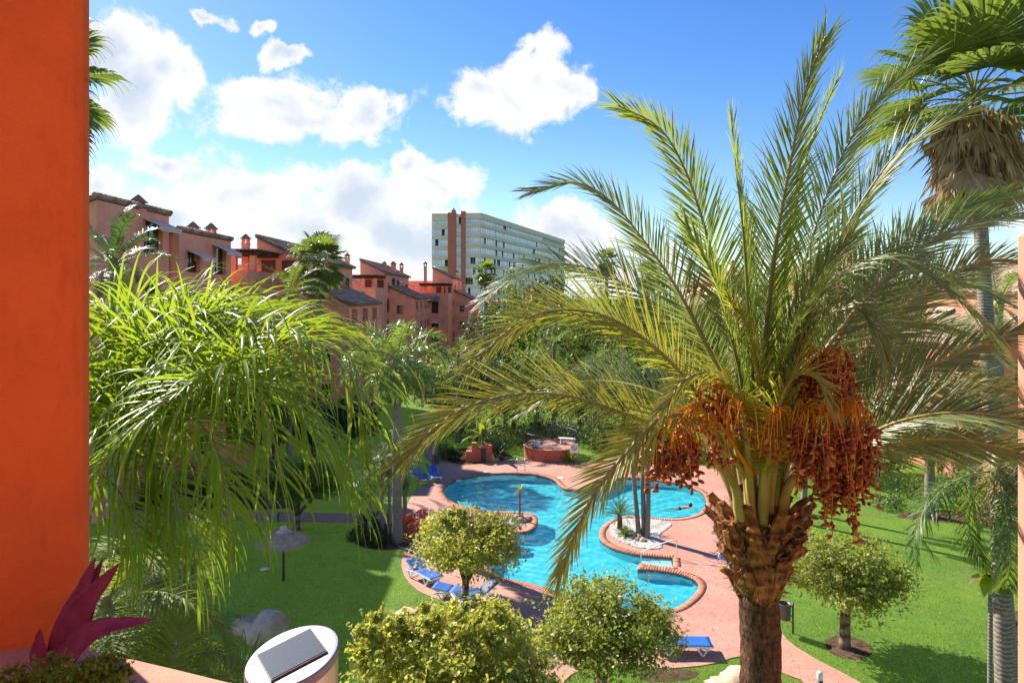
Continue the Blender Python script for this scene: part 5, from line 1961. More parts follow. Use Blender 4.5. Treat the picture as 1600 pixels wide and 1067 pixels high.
# --- left island: rocks and yucca
isl = gr(812, 812)
for k, (dx, dy, r) in enumerate(((-.35, -.15, .20), (-.05, -.35, .22), (.32, -.12, .2), (-.55, .15, .15), (.5, .12, .14), (.1, .25, .17), (-.2, .3, .15), (.2, -.4, .15))):
    boulder('tan rock %s in the heap round the young yucca' % ('at the front left', 'at the front, left of the middle', 'right of the stem', 'at the far left end', 'at the far right end', 'just behind the stem', 'behind and left of the stem', 'at the front right')[k], isl + Vector((dx, dy, 0)), r, 'rock', 50 + k, .75, 'rock', 'tan rocks round the yucca')
rosette('yucca', 'young yucca with thin bare stem on the small left pool island', isl, 1.55, 46, .45, .035, M['date_leaf_green'], 3, 'yucca', .35, .075, -35, 85)

# gravel of white pebbles
def gravel(label, poly, n_, z, size, seed):
    r = np.random.default_rng(seed)
    px = np.array([p[0] for p in poly]); py = np.array([p[1] for p in poly])
    X, Y = r.uniform(px.min(), px.max(), n_ * 3), r.uniform(py.min(), py.max(), n_ * 3)
    ok = inside(poly, X, Y)
    X, Y = X[ok][:n_], Y[ok][:n_]
    n2 = len(X)
    octa = np.array([(1, 0, 0), (.3, .9, .1), (-.9, .35, 0), (-.4, -.9, 0.05), (.5, -.8, 0), (.1, 0, .75)])
    tri = np.array([(0, 1, 5), (1, 2, 5), (2, 3, 5), (3, 4, 5), (4, 0, 5)])
    s = size * r.uniform(.6, 1.5, n2)
    a = r.uniform(0, 6.28, n2)
    c, sn = np.cos(a), np.sin(a)
    vx = octa[None, :, 0] * c[:, None] - octa[None, :, 1] * sn[:, None]
    vy = octa[None, :, 0] * sn[:, None] + octa[None, :, 1] * c[:, None]
    V = np.stack([X[:, None] + vx * s[:, None], Y[:, None] + vy * s[:, None] * .8, z + octa[None, :, 2] * s[:, None] + r.uniform(0, .02, n2)[:, None]], 2).reshape(-1, 3)
    Q = (np.arange(n2)[:, None, None] * 6 + tri[None]).reshape(-1, 3)
    g = np_obj('gravel', V, Q, M['gravel'])
    return tag(g, label, 'gravel', kind='stuff')


GP = [tuple(q) for q in catmull([(x, y, 0) for x, y in gpoly([(958, 818), (975, 811), (1000, 811), (1030, 813), (1049, 818), (1042, 826), (1030, 836), (1034, 848), (1030, 857), (1000, 856), (975, 848), (957, 838), (952, 828)])], 50, closed=True)[:, :2]]
V_, F_ = fill([GP], .004)
mb = MB(); mb.add(V_, F_); tag(mb.build('gravel_bed', M['soil']), kind='structure')
gravel('bed of white pebbles on the right pool island', GP, 6500, .008, .05, 5)
gravel('patch of white pebbles on the left pool island', [tuple(q) for q in catmull([(x, y, 0) for x, y in gpoly([(786, 812), (798, 805), (815, 806), (826, 812), (815, 820), (795, 820)])], 30, closed=True)[:, :2]], 800, .006, .05, 6)

# right island: cycad, bush, rocks, three palms
cy = gr(968, 827)
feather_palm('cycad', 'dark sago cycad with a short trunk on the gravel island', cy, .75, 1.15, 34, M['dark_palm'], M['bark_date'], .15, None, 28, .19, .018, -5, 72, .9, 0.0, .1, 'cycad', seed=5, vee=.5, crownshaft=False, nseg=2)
rosette('grass_tuft', 'spiky green tuft under the cycad on the gravel island', gr(977, 838), .02, 120, .62, .035, M['midbush'], 9, 'plant', 1.0, .03, -5, 80)
for k, (px, py, r) in enumerate(((991, 838, .17), (1000, 841, .2), (996, 845, .15), (1005, 846, .17), (988, 842, .13), (1010, 841, .14))):
    boulder('tan rock %s at the foot of the three island palms' % ('leftmost at the back', 'topmost in the middle', 'front left', 'front right', 'lowest at the far left', 'rightmost')[k], gr(px, py), r, 'rock', 80 + k, .8, 'rock', 'tan rocks under the island palms')
for k, (px, py, tx, tz, nm) in enumerate(((999, 838, 988, 4.1, 'leftmost'), (1007, 838, 1004, 4.5, 'middle'), (1011, 841, 1013, 4.3, 'rightmost'))):
    b_ = gr(px, py)
    feather_palm('island_palm', 'slim grey palm on the gravel island, %s of the three stems' % nm, b_, tz, 1.25, 13, M['queen_far'], M['bark_queen'], .13, 'three slim palms on the gravel island', 26, .3, .022,
                 -30, 80, 1.6, .3, .8, lean=((tx - px) / F * b_.y, 0.1), seed=40 + k)

# --- swimmer
def swimmer():
    h = gr(1080, 792, -.1)
    d = Vector((-.86, -.28, 0)).normalized()      # feet trail to the left
    s = Vector((-d.y, d.x, 0))
    J = {}
    def j(n_, along_, side, z): J[n_] = h + d * along_ + s * side + Z3 * z
    j('head', 0, 0, .10); j('neck', .16, 0, .03); j('chest', .32, 0, -.02); j('waist', .60, 0, -.05); j('hip', .78, 0, -.07)
    for q, sd in (('l', 1), ('r', -1)):
        j('sh' + q, .25, .19 * sd, -.01)
        j('el' + q, .12 if q == 'l' else .05, .40 * sd, -.03)
        j('ha' + q, -.16 if q == 'l' else .10, .52 * sd if q == 'l' else .66 * sd, -.04)
        j('th' + q, .84, .10 * sd, -.09); j('kn' + q, 1.22, .15 * sd, -.16); j('an' + q, 1.60, .13 * sd, -.10); j('to' + q, 1.78, .13 * sd, -.14)
    names = list(J)
    E = [('hip', 'waist'), ('waist', 'chest'), ('chest', 'neck'), ('neck', 'head')]
    for q in 'lr':
        E += [('chest', 'sh' + q), ('sh' + q, 'el' + q), ('el' + q, 'ha' + q), ('hip', 'th' + q), ('th' + q, 'kn' + q), ('kn' + q, 'an' + q), ('an' + q, 'to' + q)]
    rad = dict(head=.105, neck=.055, chest=.14, waist=.12, hip=.14)
    for q in 'lr':
        rad.update({'sh' + q: .065, 'el' + q: .042, 'ha' + q: .03, 'th' + q: .085, 'kn' + q: .055, 'an' + q: .036, 'to' + q: .03})
    me = bpy.data.meshes.new('person')
    base = J['hip']
    me.from_pydata([J[n_] - base for n_ in names], [(names.index(a_), names.index(b_)) for a_, b_ in E], [])
    me.update()
    o = link_mesh('person', me, M['skin'], None, True)
    o.location = base
    o.cycles.is_caustics_receiver = True
    md = o.modifiers.new('skin', 'SKIN')
    md.use_smooth_shade = True
    for i, n_ in enumerate(names):
        me.skin_vertices[0].data[i].radius = (rad[n_], rad[n_])
        me.skin_vertices[0].data[i].use_root = n_ == 'hip'
    sb = o.modifiers.new('sub', 'SUBSURF'); sb.levels = 2; sb.render_levels = 2
    tag(o, 'person swimming in the right lobe of the pool, dark hair, arms spread', 'person')
    bm = bmesh.new()
    bmesh.ops.create_uvsphere(bm, u_segments=16, v_segments=10, radius=.122)
    for v in bm.verts:
        v.co.z = v.co.z * .95
    me = bpy.data.meshes.new('hair'); bm.to_mesh(me); bm.free()
    hr = link_mesh('hair', me, M['hair'], o, True)
    hr.location = J['head'] + d * .05 + Z3 * .03 - base
    mb = MB()
    mb.tube([J['waist'] + d * .10, J['hip'], J['hip'] + d * .1], [.145, .165, .15], 14)
    mb.build('swim_shorts', M['swimsuit'], o, True)


swimmer()
# ------------------------------------------------------------------ the near balcony: column, parapet, plants, lamp
PZ = 11.45
# column on the left, standing on the parapet line
mb = MB()
xr = (134.5 - 800) / F * 1.10
poly = [(-1.6, .72), (xr - .028, 1.075), (xr - .010, 1.083), (xr - .001, 1.093), (xr, 1.105), (xr - .006, 1.118), (xr - .035, 1.145), (-.81, 1.23), (-1.0, 1.38), (-1.6, 1.6)]
mb.prism(poly, PZ - 1.2, 14.2)
tag(mb.build('orange_column', M['column'], None), 'broad bright orange plaster column along the left edge', 'column')

# balcony floor and wall behind the eye, added to bounce light onto the column
mb = MB(); mb.box(-4, 4.4, -1.9, 1.0, 10.2, 10.4)
tag(mb.build('balcony_floor', M['wall_warm'], None), kind='structure')
mb = MB(); mb.box(-4, 4.4, -2.2, -1.9, 10.2, 13.6)
tag(mb.build('balcony_wall', M['wall_warm'], None), kind='structure')

# rounded parapet
e0, e1 = at(141, 1008, 1.075), at(384, 1056, .99)
dx = Vector((e1.x - e0.x, e1.y - e0.y, 0)).normalized()
inn = Vector((dx.y, -dx.x, 0))          # towards the camera
A = Vector((e0.x, e0.y, 0)) - dx * .9
B = Vector((e0.x, e0.y, 0)) + dx * 2.4
prof = [(0.0, -1.2), (-.012, -.05), (.0, -.012), (.018, -.001), (.05, .002), (.13, .0), (.165, -.008), (.185, -.03), (.19, -1.2)]
mb = MB()
vs = []
nseg = 40
for i in range(nseg + 1):
    p = A.lerp(B, i / nseg)
    for o_, z in prof:
        w_ = .004 * math.sin(i * .9 + o_ * 30)
        vs.append((p.x + inn.x * (o_ + w_), p.y + inn.y * (o_ + w_), PZ + z + .003 * math.sin(i * .7 + 1)))
m_ = len(prof)
mb.add(vs, [(i * m_ + j, (i + 1) * m_ + j, (i + 1) * m_ + j + 1, i * m_ + j + 1) for i in range(nseg) for j in range(m_ - 1)])
tag(mb.build('balcony_parapet', M['parapet'], None, True), 'rounded pinkish plaster balcony parapet along the bottom left', 'parapet')

# inner planter ledge, with the raised lip seen at the lower left
mb = MB()
poly = [A + inn * .192, B + inn * .192, B + inn * .50, A + inn * .50]
mb.prism([(q.x, q.y) for q in poly], PZ - 1.2, PZ - .075)
tag(mb.build('planter_soil', M['soil'], None), kind='structure')

# mossy plant
mc = [at(75, 1062, .80), at(160, 1064, .78), at(110, 1075, .76), at(20, 1080, .80)]
root = empty('mossy_plant', mc[0] + Vector((0, 0, -.05)), 'low bright green mossy plant at the foot of the orange column', 'plant')
Vs, Qs, b_ = [], [], 0
rg_ = np.random.default_rng(8)
for c, r_ in zip(mc, (.030, .030, .032, .03)):
    V, Q = leaf_cloud(tuple(c), (r_, r_, r_ * .75), 46, 60, .0045, rg_, .8, .3)
    Vs.append(V); Qs.append(Q + b_); b_ += len(V)
f_ = np_obj('foliage', np.vstack(Vs), np.vstack(Qs), M['moss'], root); f_['kind'] = 'stuff'
mb = MB()
for c in mc:
    mb.tube([c + Vector((0, 0, -.07)), c], [.006, .003], 5)
mb.build('stem', M['rachis_green'], root)

# purple leaved plant: broad tapering leaves
pr = at(88, 1050, 1.0)
root = empty('purple_plant', pr, 'purple leaved plant with broad pointed leaves beside the orange column', 'plant')
def broad_leaf(p0, p1, p2, w_, curl=.25, facing=None):
    """leaf along a curve, channelled, widest below the middle"""
    pth = catmull([p0, p1, p2], 22)
    T = nrm(np.gradient(pth, axis=0))
    fc = np.array(tuple(facing if facing is not None else Vector((0.15, -1, .35))))
    S = nrm(np.cross(T, fc))
    Nn = np.cross(S, T)
    vs, fs = [], []
    for i in range(22):
        t = i / 21
        hw = w_ / 2 * (0.45 + 0.55 * math.sin(math.pi * min(1, t * 1.15 + .18))) * (1 - max(0, (t - .72) / .28) ** 1.6 * .97)
        for j in range(7):
            s = j / 3 - 1
            vs.append(pth[i] + S[i] * (s * hw) + Nn[i] * (curl * hw * (s * s)))
    for i in range(21):
        for j in range(6):
            fs.append((i * 7 + j, i * 7 + j + 1, (i + 1) * 7 + j + 1, (i + 1) * 7 + j))
    mb = MB(); mb.add(vs, fs)
    o = mb.build('leaf', M['purple'], root, True)
    md = o.modifiers.new('thickness', 'SOLIDIFY'); md.thickness = .0012
    return o


Y0 = 1.0
broad_leaf(at(92, 1040, Y0), at(122, 960, Y0 - .01), at(186, 880, Y0 - .03), .047, .22)
broad_leaf(at(95, 1035, Y0 + .01), at(115, 960, Y0 + .015), at(148, 872, Y0 + .02), .040, .25)
broad_leaf(at(98, 1035, Y0 + .02), at(120, 965, Y0 + .03), at(160, 874, Y0 + .03), .035, .3)
broad_leaf(at(88, 1043, Y0 - .02), at(150, 985, Y0 - .04), at(238, 967, Y0 - .04), .038, .3, Vector((0.0, -.8, .6)))
broad_leaf(at(68, 1045, Y0 - .01), at(62, 1015, Y0 - .015), at(62, 982, Y0 - .02), .026, .3)
broad_leaf(at(95, 1045, Y0 + .01), at(128, 985, Y0 + .03), at(150, 935, Y0 + .04), .032, .3)
broad_leaf(at(84, 1045, Y0), at(100, 985, Y0 + .02), at(112, 930, Y0 + .03), .03, .3)

# solar lamp
lc = at(457, 1030, .915)
base = Vector((lc.x, lc.y, PZ + .002))
root = empty('solar_lamp', base, 'brushed steel solar lamp with a dark cell on top, on the parapet', 'solar lamp')
r_ = .0595
ax_ = Vector((-.15, -.17, 1)).normalized()
top = Vector((lc.x, lc.y, lc.z + .004))
mb = MB()
n_ = 48
vs = []
ex = Vector((1, 0, -ax_.x / ax_.z)).normalized()
for z_ in (0, 1):
    for k in range(n_):
        t = 2 * math.pi * k / n_
        x_, y_ = r_ * math.cos(t), r_ * math.sin(t)
        zt_ = top.z - (ax_.x * x_ + ax_.y * y_) / ax_.z - .004
        vs.append((base.x + x_, base.y + y_, zt_ if z_ else base.z - .35))
mb.add(vs, [(k, (k + 1) % n_, n_ + (k + 1) % n_, n_ + k) for k in range(n_)] + [tuple(n_ + k for k in range(n_))])
mb.build('body', M['brushed'], root, False)
mb = MB()
vs = []
for rr_, dz in ((r_ * 1.015, -.010), (r_ * 1.02, .0), (r_ * .99, .0025), (r_ * .93, .003)):
    for k in range(n_):
        t = 2 * math.pi * k / n_
        x_, y_ = rr_ * math.cos(t), rr_ * math.sin(t)
        vs.append((base.x + x_, base.y + y_, top.z - (ax_.x * x_ + ax_.y * y_) / ax_.z + dz))
mb.add(vs, [(q * n_ + k, q * n_ + (k + 1) % n_, (q + 1) * n_ + (k + 1) % n_, (q + 1) * n_ + k) for q in range(3) for k in range(n_)] + [tuple(3 * n_ + k for k in range(n_))])
mb.build('lid', M['lid_steel'] if 'lid_steel' in M else M['steel'], root, False)
u_ = Vector((.80, .55, 0)); u_.z = -(ax_.x * u_.x + ax_.y * u_.y) / ax_.z; u_.normalize()
v_ = ax_.cross(u_)
cc = top + ax_ * .0045
mb = MB(); mb.obox(cc, u_, v_, ax_, .038, .034, .0012)
fr_ = mb.build('cell_frame', M['frame'], root)
mb = MB(); mb.obox(cc + ax_ * .0008, u_, v_, ax_, .0362, .0322, .0012)
mb.build('solar_cell', M['solar'], root)

# side wall of the balcony wing on the right
xw = (1588 - 800) / F * 6.0
mb = MB()
mb.box(xw, xw + .5, 2.6, 6.0, 0, at(1588, 366, 6.0).z)
tag(mb.build('pink_wall', M['parapet_wall'], None, bevel=.03), 'narrow pinkish plaster wall at the right edge, dappled with frond shade', 'wall')

# ------------------------------------------------------------------ hero date palm
DY = 5.6
def dp(px, py, y): return at(px, py, y)


def date_palm():
    cx = 1187
    base = at(cx, 700, DY)
    base = Vector((base.x, base.y, -.03))
    root = empty('date_palm', base, 'big date palm with red fruit bunches in front of the pool', 'palm')
    top = at(cx - 4, 765, DY)
    low = at(cx, 925, DY)
    ppm = F / DY
    mb = MB()
    zs = np.linspace(base.z - .1, low.z, 150)
    rr_ = random.Random(2)
    mb.tube([Vector((base.x + .01 * math.sin(z * 5), base.y + .01 * math.cos(z * 4), z)) for z in zs], [31 / ppm * rr_.uniform(.955, 1.03) for _ in zs], 24)
    mb.tube([low - Z3 * .02, low + Z3 * .15, at(cx - 2, 830, DY), at(cx - 3, 770, DY), at(cx - 2, 735, DY)], [31 / ppm, 40 / ppm, 50 / ppm, 34 / ppm, 14 / ppm], 18)
    mb.build('trunk', M['bark_date'], root, True)
    rg = np.random.default_rng(21)
    # cut leaf bases, spiralling
    nb = 84
    for i in range(nb):
        t = i / nb
        az = i * 2.39996 + rg.uniform(-.2, .2)
        py = 926 - t * 128 + rg.uniform(-5, 5)
        rr0 = np.interp(t, [0, .2, .6, 1], [30, 38, 54, 56]) / ppm * .92
        c = at(cx - 2, py, DY)
        out = Vector((math.sin(az), math.cos(az), 0))
        p0 = c + out * rr0
        L = (.09 + .11 * rg.uniform() + .04 * t)
        d = (out * rg.uniform(.45, .85) + Z3 * rg.uniform(.65, 1.1) + Vector(rg.normal(0, .16, 3))).normalized()
        side = (out.cross(Z3) + Vector(rg.normal(0, .15, 3))).normalized()
        nn = side.cross(d)
        w0, w1 = .064 * rg.uniform(.75, 1.2), .046 * rg.uniform(.6, 1.25)
        mb = MB()
        vs = []
        for (dist, w_, th) in ((-.07, w0, .045), (L * .5, w1 * 1.15, .034), (L, w1, .026)):
            q = p0 + d * dist + nn * (rg.normal(0, .008))
            e = [d * (rg.normal(0, .018) if dist == L else 0) for _ in range(5)]
            vs += [q - side * w_ - nn * th * .3 + e[0], q - side * w_ * .6 + nn * th + e[1], q + side * w_ * .6 + nn * th + e[2], q + side * w_ - nn * th * .3 + e[3], q - nn * th * .7 + e[4]]
        mb.add(vs, [(j + 5 * s, (j + 1) % 5 + 5 * s, (j + 1) % 5 + 5 * s + 5, j + 5 * s + 5) for s in range(2) for j in range(5)] + [(10, 11, 12, 13, 14)])
        mb.build('leaf_base', M['boot'], root)
    # loose fibres at the left of the crown base
    n_ = 700
    az = rg.uniform(0, 6.28, n_)
    t = rg.uniform(0, 1, n_)
    rr0 = np.interp(t, [0, .25, .7, 1], [32, 44, 60, 62]) / ppm
    zc = np.array([at(cx, 925 - 135 * q, DY).z for q in t])
    P = np.stack([low.x + rr0 * np.sin(az), low.y + rr0 * np.cos(az), zc], 1)
    D = np.stack([np.sin(az) * .9, np.cos(az) * .9, rg.uniform(-.6, .8, n_)], 1) + rg.normal(0, .35, (n_, 3))
    V, Q = ribbons(P, D, np.cross(D, rg.normal(0, 1, (n_, 3))), rg.uniform(.04, .12, n_), rg.uniform(.003, .012, n_), 2, .6)
    o = np_obj('fibre', V, Q, M['fibre'], root); o['kind'] = 'stuff'

    Yc = DY
    # fronds: points (px, py, Y), leaf material, up hint, roll, leaflet length, count
    G, O_, D_ = M['date_leaf_green'], M['date_leaf'], M['date_leaf_dull']
    FR = [
        # left arching pair and the drooping one in front
        ([(1165, 745, 5.6), (1095, 626, 5.6), (1020, 540, 5.55), (937, 491, 5.5), (855, 487, 5.4), (795, 515, 5.3), (735, 575, 5.2)], O_, R(52), .50, 84),
        ([(1150, 750, 5.5), (1050, 678, 5.2), (949, 637, 4.9), (870, 616, 4.7), (780, 620, 4.5), (700, 652, 4.35), (620, 725, 4.2)], O_, R(42), .45, 88),
        ([(1170, 760, 5.5), (1132, 700, 5.3), (1105, 664, 5.15), (1072, 649, 5.0), (1030, 654, 4.85), (983, 702, 4.7), (932, 765, 4.6), (900, 830, 4.55), (872, 905, 4.5)], O_, R(35), .36, 78),
        # long grey-green one to the upper left
        ([(1170, 740, 5.7), (1135, 610, 5.8), (1095, 525, 5.9), (1057, 450, 6.0), (1005, 375, 6.1), (955, 315, 6.15), (900, 285, 6.2), (828, 300, 6.2)], D_, R(50), .42, 84),
        ([(1175, 740, 5.7), (1150, 560, 5.8), (1125, 450, 5.8), (1099, 349, 5.75), (1070, 265, 5.7), (1030, 200, 5.6), (965, 165, 5.5)], G, R(-60), .46, 84),
        ([(1180, 730, 5.5), (1172, 540, 5.4), (1165, 400, 5.2), (1155, 300, 5.0), (1142, 190, 4.9)], G, R(80), .42, 76),
        ([(1185, 730, 5.6), (1195, 560, 5.6), (1210, 400, 5.5), (1240, 230, 5.35), (1262, 130, 5.2), (1290, 58, 5.1)], G, R(75), .46, 84),
        ([(1190, 735, 5.7), (1220, 560, 5.8), (1260, 400, 5.9), (1320, 235, 5.9), (1380, 145, 5.9), (1450, 88, 5.8)], G, R(-50), .46, 84),
        ([(1195, 740, 5.5), (1240, 560, 5.4), (1300, 400, 5.2), (1370, 280, 5.05), (1430, 215, 4.95), (1510, 172, 4.9)], G, R(-48), .44, 84),
        ([(1190, 735, 5.9), (1215, 540, 6.2), (1235, 380, 6.4), (1262, 240, 6.5), (1310, 120, 6.6)], G, R(60), .46, 76),
        # right side arches
        ([(1200, 745, 5.5), (1225, 580, 5.35), (1268, 480, 5.2), (1330, 418, 5.05), (1385, 404, 4.95), (1440, 420, 4.85), (1495, 465, 4.8), (1555, 525, 4.75)], D_, R(-30), .46, 84, 1.5),
        ([(1205, 750, 5.4), (1235, 600, 5.2), (1266, 525, 5.05), (1307, 484, 4.95), (1340, 482, 4.9), (1368, 520, 4.8), (1388, 575, 4.75)], D_, R(-25), .38, 64, 1.3),
        ([(1205, 750, 5.6), (1260, 600, 5.7), (1340, 480, 5.8), (1430, 390, 5.9), (1510, 350, 5.9), (1615, 335, 5.9)], D_, R(-45), .48, 84),
        ([(1210, 760, 5.6), (1304, 679, 5.7), (1360, 622, 5.75), (1442, 574, 5.8), (1536, 537, 5.8), (1600, 515, 5.75)], D_, R(-55), .46, 80),
        ([(1210, 770, 5.5), (1330, 694, 5.3), (1400, 660, 5.15), (1480, 645, 5.0), (1560, 650, 4.9), (1640, 680, 4.85)], D_, R(-45), .42, 80),
        ([(1205, 755, 5.8), (1280, 600, 6.2), (1382, 525, 6.4), (1442, 506, 6.5), (1510, 520, 6.6), (1580, 570, 6.6)], D_, R(-50), .44, 76),
        ([(1205, 750, 5.8), (1270, 560, 6.1), (1370, 420, 6.3), (1470, 340, 6.5), (1580, 300, 6.6)], G, R(-45), .46, 80),
        ([(1200, 745, 5.3), (1160, 640, 5.0), (1120, 590, 4.8), (1075, 590, 4.65), (1035, 640, 4.55)], O_, R(40), .34, 56),
        ([(1205, 745, 5.3), (1215, 640, 4.95), (1240, 590, 4.8), (1275, 590, 4.7), (1300, 640, 4.65)], O_, R(-30), .30, 50),
        ([(1195, 745, 5.4), (1190, 620, 5.1), (1170, 520, 4.9), (1140, 470, 4.8)], O_, R(60), .36, 60),
        # more of them filling the right edge
        ([(1210, 760, 5.6), (1300, 620, 5.8), (1390, 500, 6.0), (1480, 430, 6.1), (1560, 405, 6.2), (1650, 420, 6.2)], D_, R(-50), .48, 84),
        ([(1210, 765, 5.6), (1320, 650, 5.9), (1420, 610, 6.1), (1520, 600, 6.2), (1640, 625, 6.2)], D_, R(-55), .48, 84),
        ([(1210, 770, 5.5), (1320, 720, 5.4), (1420, 690, 5.4), (1520, 690, 5.4), (1640, 720, 5.4)], D_, R(-55), .40, 80),
        ([(1205, 755, 5.8), (1290, 560, 6.2), (1400, 450, 6.5), (1500, 440, 6.7), (1590, 480, 6.8)], D_, R(-45), .46, 80),
        # ones leaning away and a few half seen
        ([(1180, 740, 5.9), (1120, 600, 6.4), (1050, 500, 6.8), (960, 435, 7.1), (880, 412, 7.3), (815, 425, 7.5), (755, 468, 7.6)], D_, R(45), .52, 84),
        ([(1190, 740, 6.0), (1190, 560, 6.8), (1180, 430, 7.4), (1170, 340, 7.9)], G, R(20), .46, 64),
        ([(1195, 745, 6.0), (1290, 620, 6.8), (1390, 570, 7.3), (1480, 580, 7.6)], D_, R(-40), .44, 64),
        ([(1170, 745, 5.9), (1070, 640, 6.3), (980, 600, 6.7), (890, 600, 7.0), (820, 640, 7.2)], D_, R(45), .44, 70),
        ([(1180, 735, 5.6), (1160, 600, 5.3), (1135, 500, 5.1), (1110, 420, 5.0), (1070, 350, 4.95)], G, R(70), .42, 70),
        ([(1190, 735, 5.5), (1205, 620, 5.2), (1235, 520, 5.0), (1280, 430, 4.85), (1330, 370, 4.8)], G, R(-65), .40, 70),
    ]
    for it in FR:
        pts, lm, roll, ll, n_l = it[:5]
        ox = max(-42, min(42, (pts[1][0] - 1187) * .42)) + rg.uniform(-5, 5)
        oy = max(-.22, min(.22, (pts[1][2] - DY) * .5)) + rg.uniform(-.04, .04)
        pts = [(1187 + ox * .75, 812 + rg.uniform(-14, 10), DY + oy), (1187 + ox * 1.15, 745, DY + oy * 1.3)] + pts[1:]
        path = catmull([dp(*q) for q in pts], 38)
        # leaflets stay green on the upright fronds, yellow on the low ones
        rch = M['rachis_green'] if lm is G else M['rachis']
        add_frond(root, path, lm, rch, int(n_l * 1.75), ll * 1.25, .0145, .050, roll=roll, vee=.30, a0=54, a1=16, droop=(it[5] if len(it) > 5 else .16 if lm is G else .30), u0=.20, fold=.24, nseg=4, jit=.06, rg=rg,
                  lp=(.42, 1.0, .42))
    # fruit bunches
    drop = bpy.data.meshes.new('date')
    bm = bmesh.new()
    bmesh.ops.create_uvsphere(bm, u_segments=8, v_segments=6, radius=1)
    for v in bm.verts:
        v.co = Vector((v.co.x * .0115, v.co.y * .0115, v.co.z * .026))
        v.co.x *= 1 + .12 * v.co.z / .026; v.co.y *= 1 + .12 * v.co.z / .026
    bm.to_mesh(drop); bm.free()
    drop.materials.append(M['date'])
    drop.polygons.foreach_set('use_smooth', np.ones(len(drop.polygons), bool))
    dv = np.array([tuple(v.co) for v in drop.vertices])
    dq = [tuple(p.vertices) for p in drop.polygons]
    BN = [  # start, bend, centre of the cluster, spread
        ((1205, 720, 5.5), (1262, 590, 5.2), (1294, 568, 5.10), 40, 70, 44, 'a'),
        ((1205, 735, 5.4), (1280, 640, 5.05), (1322, 650, 4.95), 46, 125, 60, 'b'),
        ((1205, 740, 5.4), (1250, 640, 5.0), (1276, 655, 4.9), 44, 100, 52, 'c'),
        ((1170, 740, 5.4), (1110, 625, 5.1), (1050, 680, 4.95), 46, 84, 46, 'd'),
        ((1185, 735, 5.5), (1180, 620, 5.3), (1176, 640, 5.25), 26, 62, 20, 'e'),
        ((1185, 735, 5.3), (1170, 640, 5.0), (1160, 640, 4.95), 44, 58, 28, .18),
        ((1190, 735, 5.3), (1205, 650, 4.95), (1216, 655, 4.9), 34, 64, 20, .22),
        ((1175, 740, 5.3), (1115, 650, 5.0), (1098, 672, 4.9), 38, 58, 20, .35),
        ((1205, 745, 5.5), (1300, 650, 5.3), (1312, 722, 5.0), 34, 105, 40, 'f'),
        ((1175, 740, 5.5), (1140, 600, 5.3), (1118, 610, 5.4), 34, 74, 26, 'g'),
    ]
    nd = 0
    pend = []
    for (s0, s1, s2, sx_, hang, ns, dn_) in BN:
        dn_ = dn_ if isinstance(dn_, float) else 1.0
        st = catmull([dp(*s0), dp(*s1), dp(*s2)], 14)
        Vs, Qs, bb = [], [], 0
        V, Q = tube_np(st, .016, .012, 6)
        Vs.append(V); Qs.append(Q); bb = len(V)
        fruits = []
        tipp = st[-1]
        for k in range(ns):
            a_ = rg.uniform(0, 6.28); sp = rg.uniform(.1, 1) ** .6
            ex, ey = math.cos(a_) * sp, math.sin(a_) * sp
            start = st[rg.integers(9, 14)]
            hl = hang * (rg.uniform(.4, 1.15) if dn_ == 1.0 else rg.uniform(.5, 1.2)) / (F / 5)
            mid = tipp + np.array([ex * sx_ * .75, ey * sx_ * .6, 14 + rg.uniform(-10, 18)]) / (F / 5)
            end = tipp + np.array([ex * sx_, ey * sx_ * .8, 0]) / (F / 5) + np.array([rg.normal(0, .035), rg.normal(0, .03), -hl])
            pth = catmull([start, mid, (mid + end) / 2 + np.array([ex * .02, ey * .02, .02]), end], 12)
            V, Q = tube_np(pth, .0058, .0032, 4)
            Vs.append(V); Qs.append(Q + bb); bb += len(V)
            nf = int(rg.integers(8, 14) * dn_)
            for q in range(nf):
                t_ = rg.uniform(.58 if dn_ == 1.0 else .7, 1.0)
                x_ = t_ * 11
                i0 = min(10, int(x_)); p_ = pth[i0] * (1 - (x_ - i0)) + pth[i0 + 1] * (x_ - i0)
                dd = nrm(rg.normal(0, 1, 3) * np.array([1, 1, .6]) + np.array([0, 0, -.45]))
                fruits.append((p_ + dd * .022, dd, rg.uniform(.85, 1.2)))
        bo = np_obj('fruit_bunch', np.vstack(Vs), np.vstack(Qs), M['strand'], root, True)
        fruits.sort(key=lambda f: f[0][1])
        pend.append((bo, fruits))
    share = 290 // len(pend)
    for bo, fruits in pend:
        off = wloc(bo)
        for (p_, dd, s_) in fruits[:share]:
            o = bpy.data.objects.new('date', drop)
            COL.objects.link(o)
            o.parent = bo
            o.location = Vector(p_) - off
            o.rotation_euler = Vector(dd).to_track_quat('Z', 'Y').to_euler()
            o.scale = (s_,) * 3
        Vs, qs, bb = [], [], 0
        tri, quad = [], []
        for (p_, dd, s_) in fruits[share:]:
            m3 = np.array(Vector(dd).to_track_quat('Z', 'Y').to_matrix())
            Vs.append(dv * s_ @ m3.T + p_)
            qs += [tuple(i + bb for i in f) for f in dq]
            bb += len(dv)
        me = bpy.data.meshes.new('date_cluster')
        me.from_pydata((np.vstack(Vs) - np.array(off)).tolist(), [], qs)
        o = link_mesh('date_cluster', me, M['date'], bo, True)
        o['kind'] = 'stuff'


date_palm()

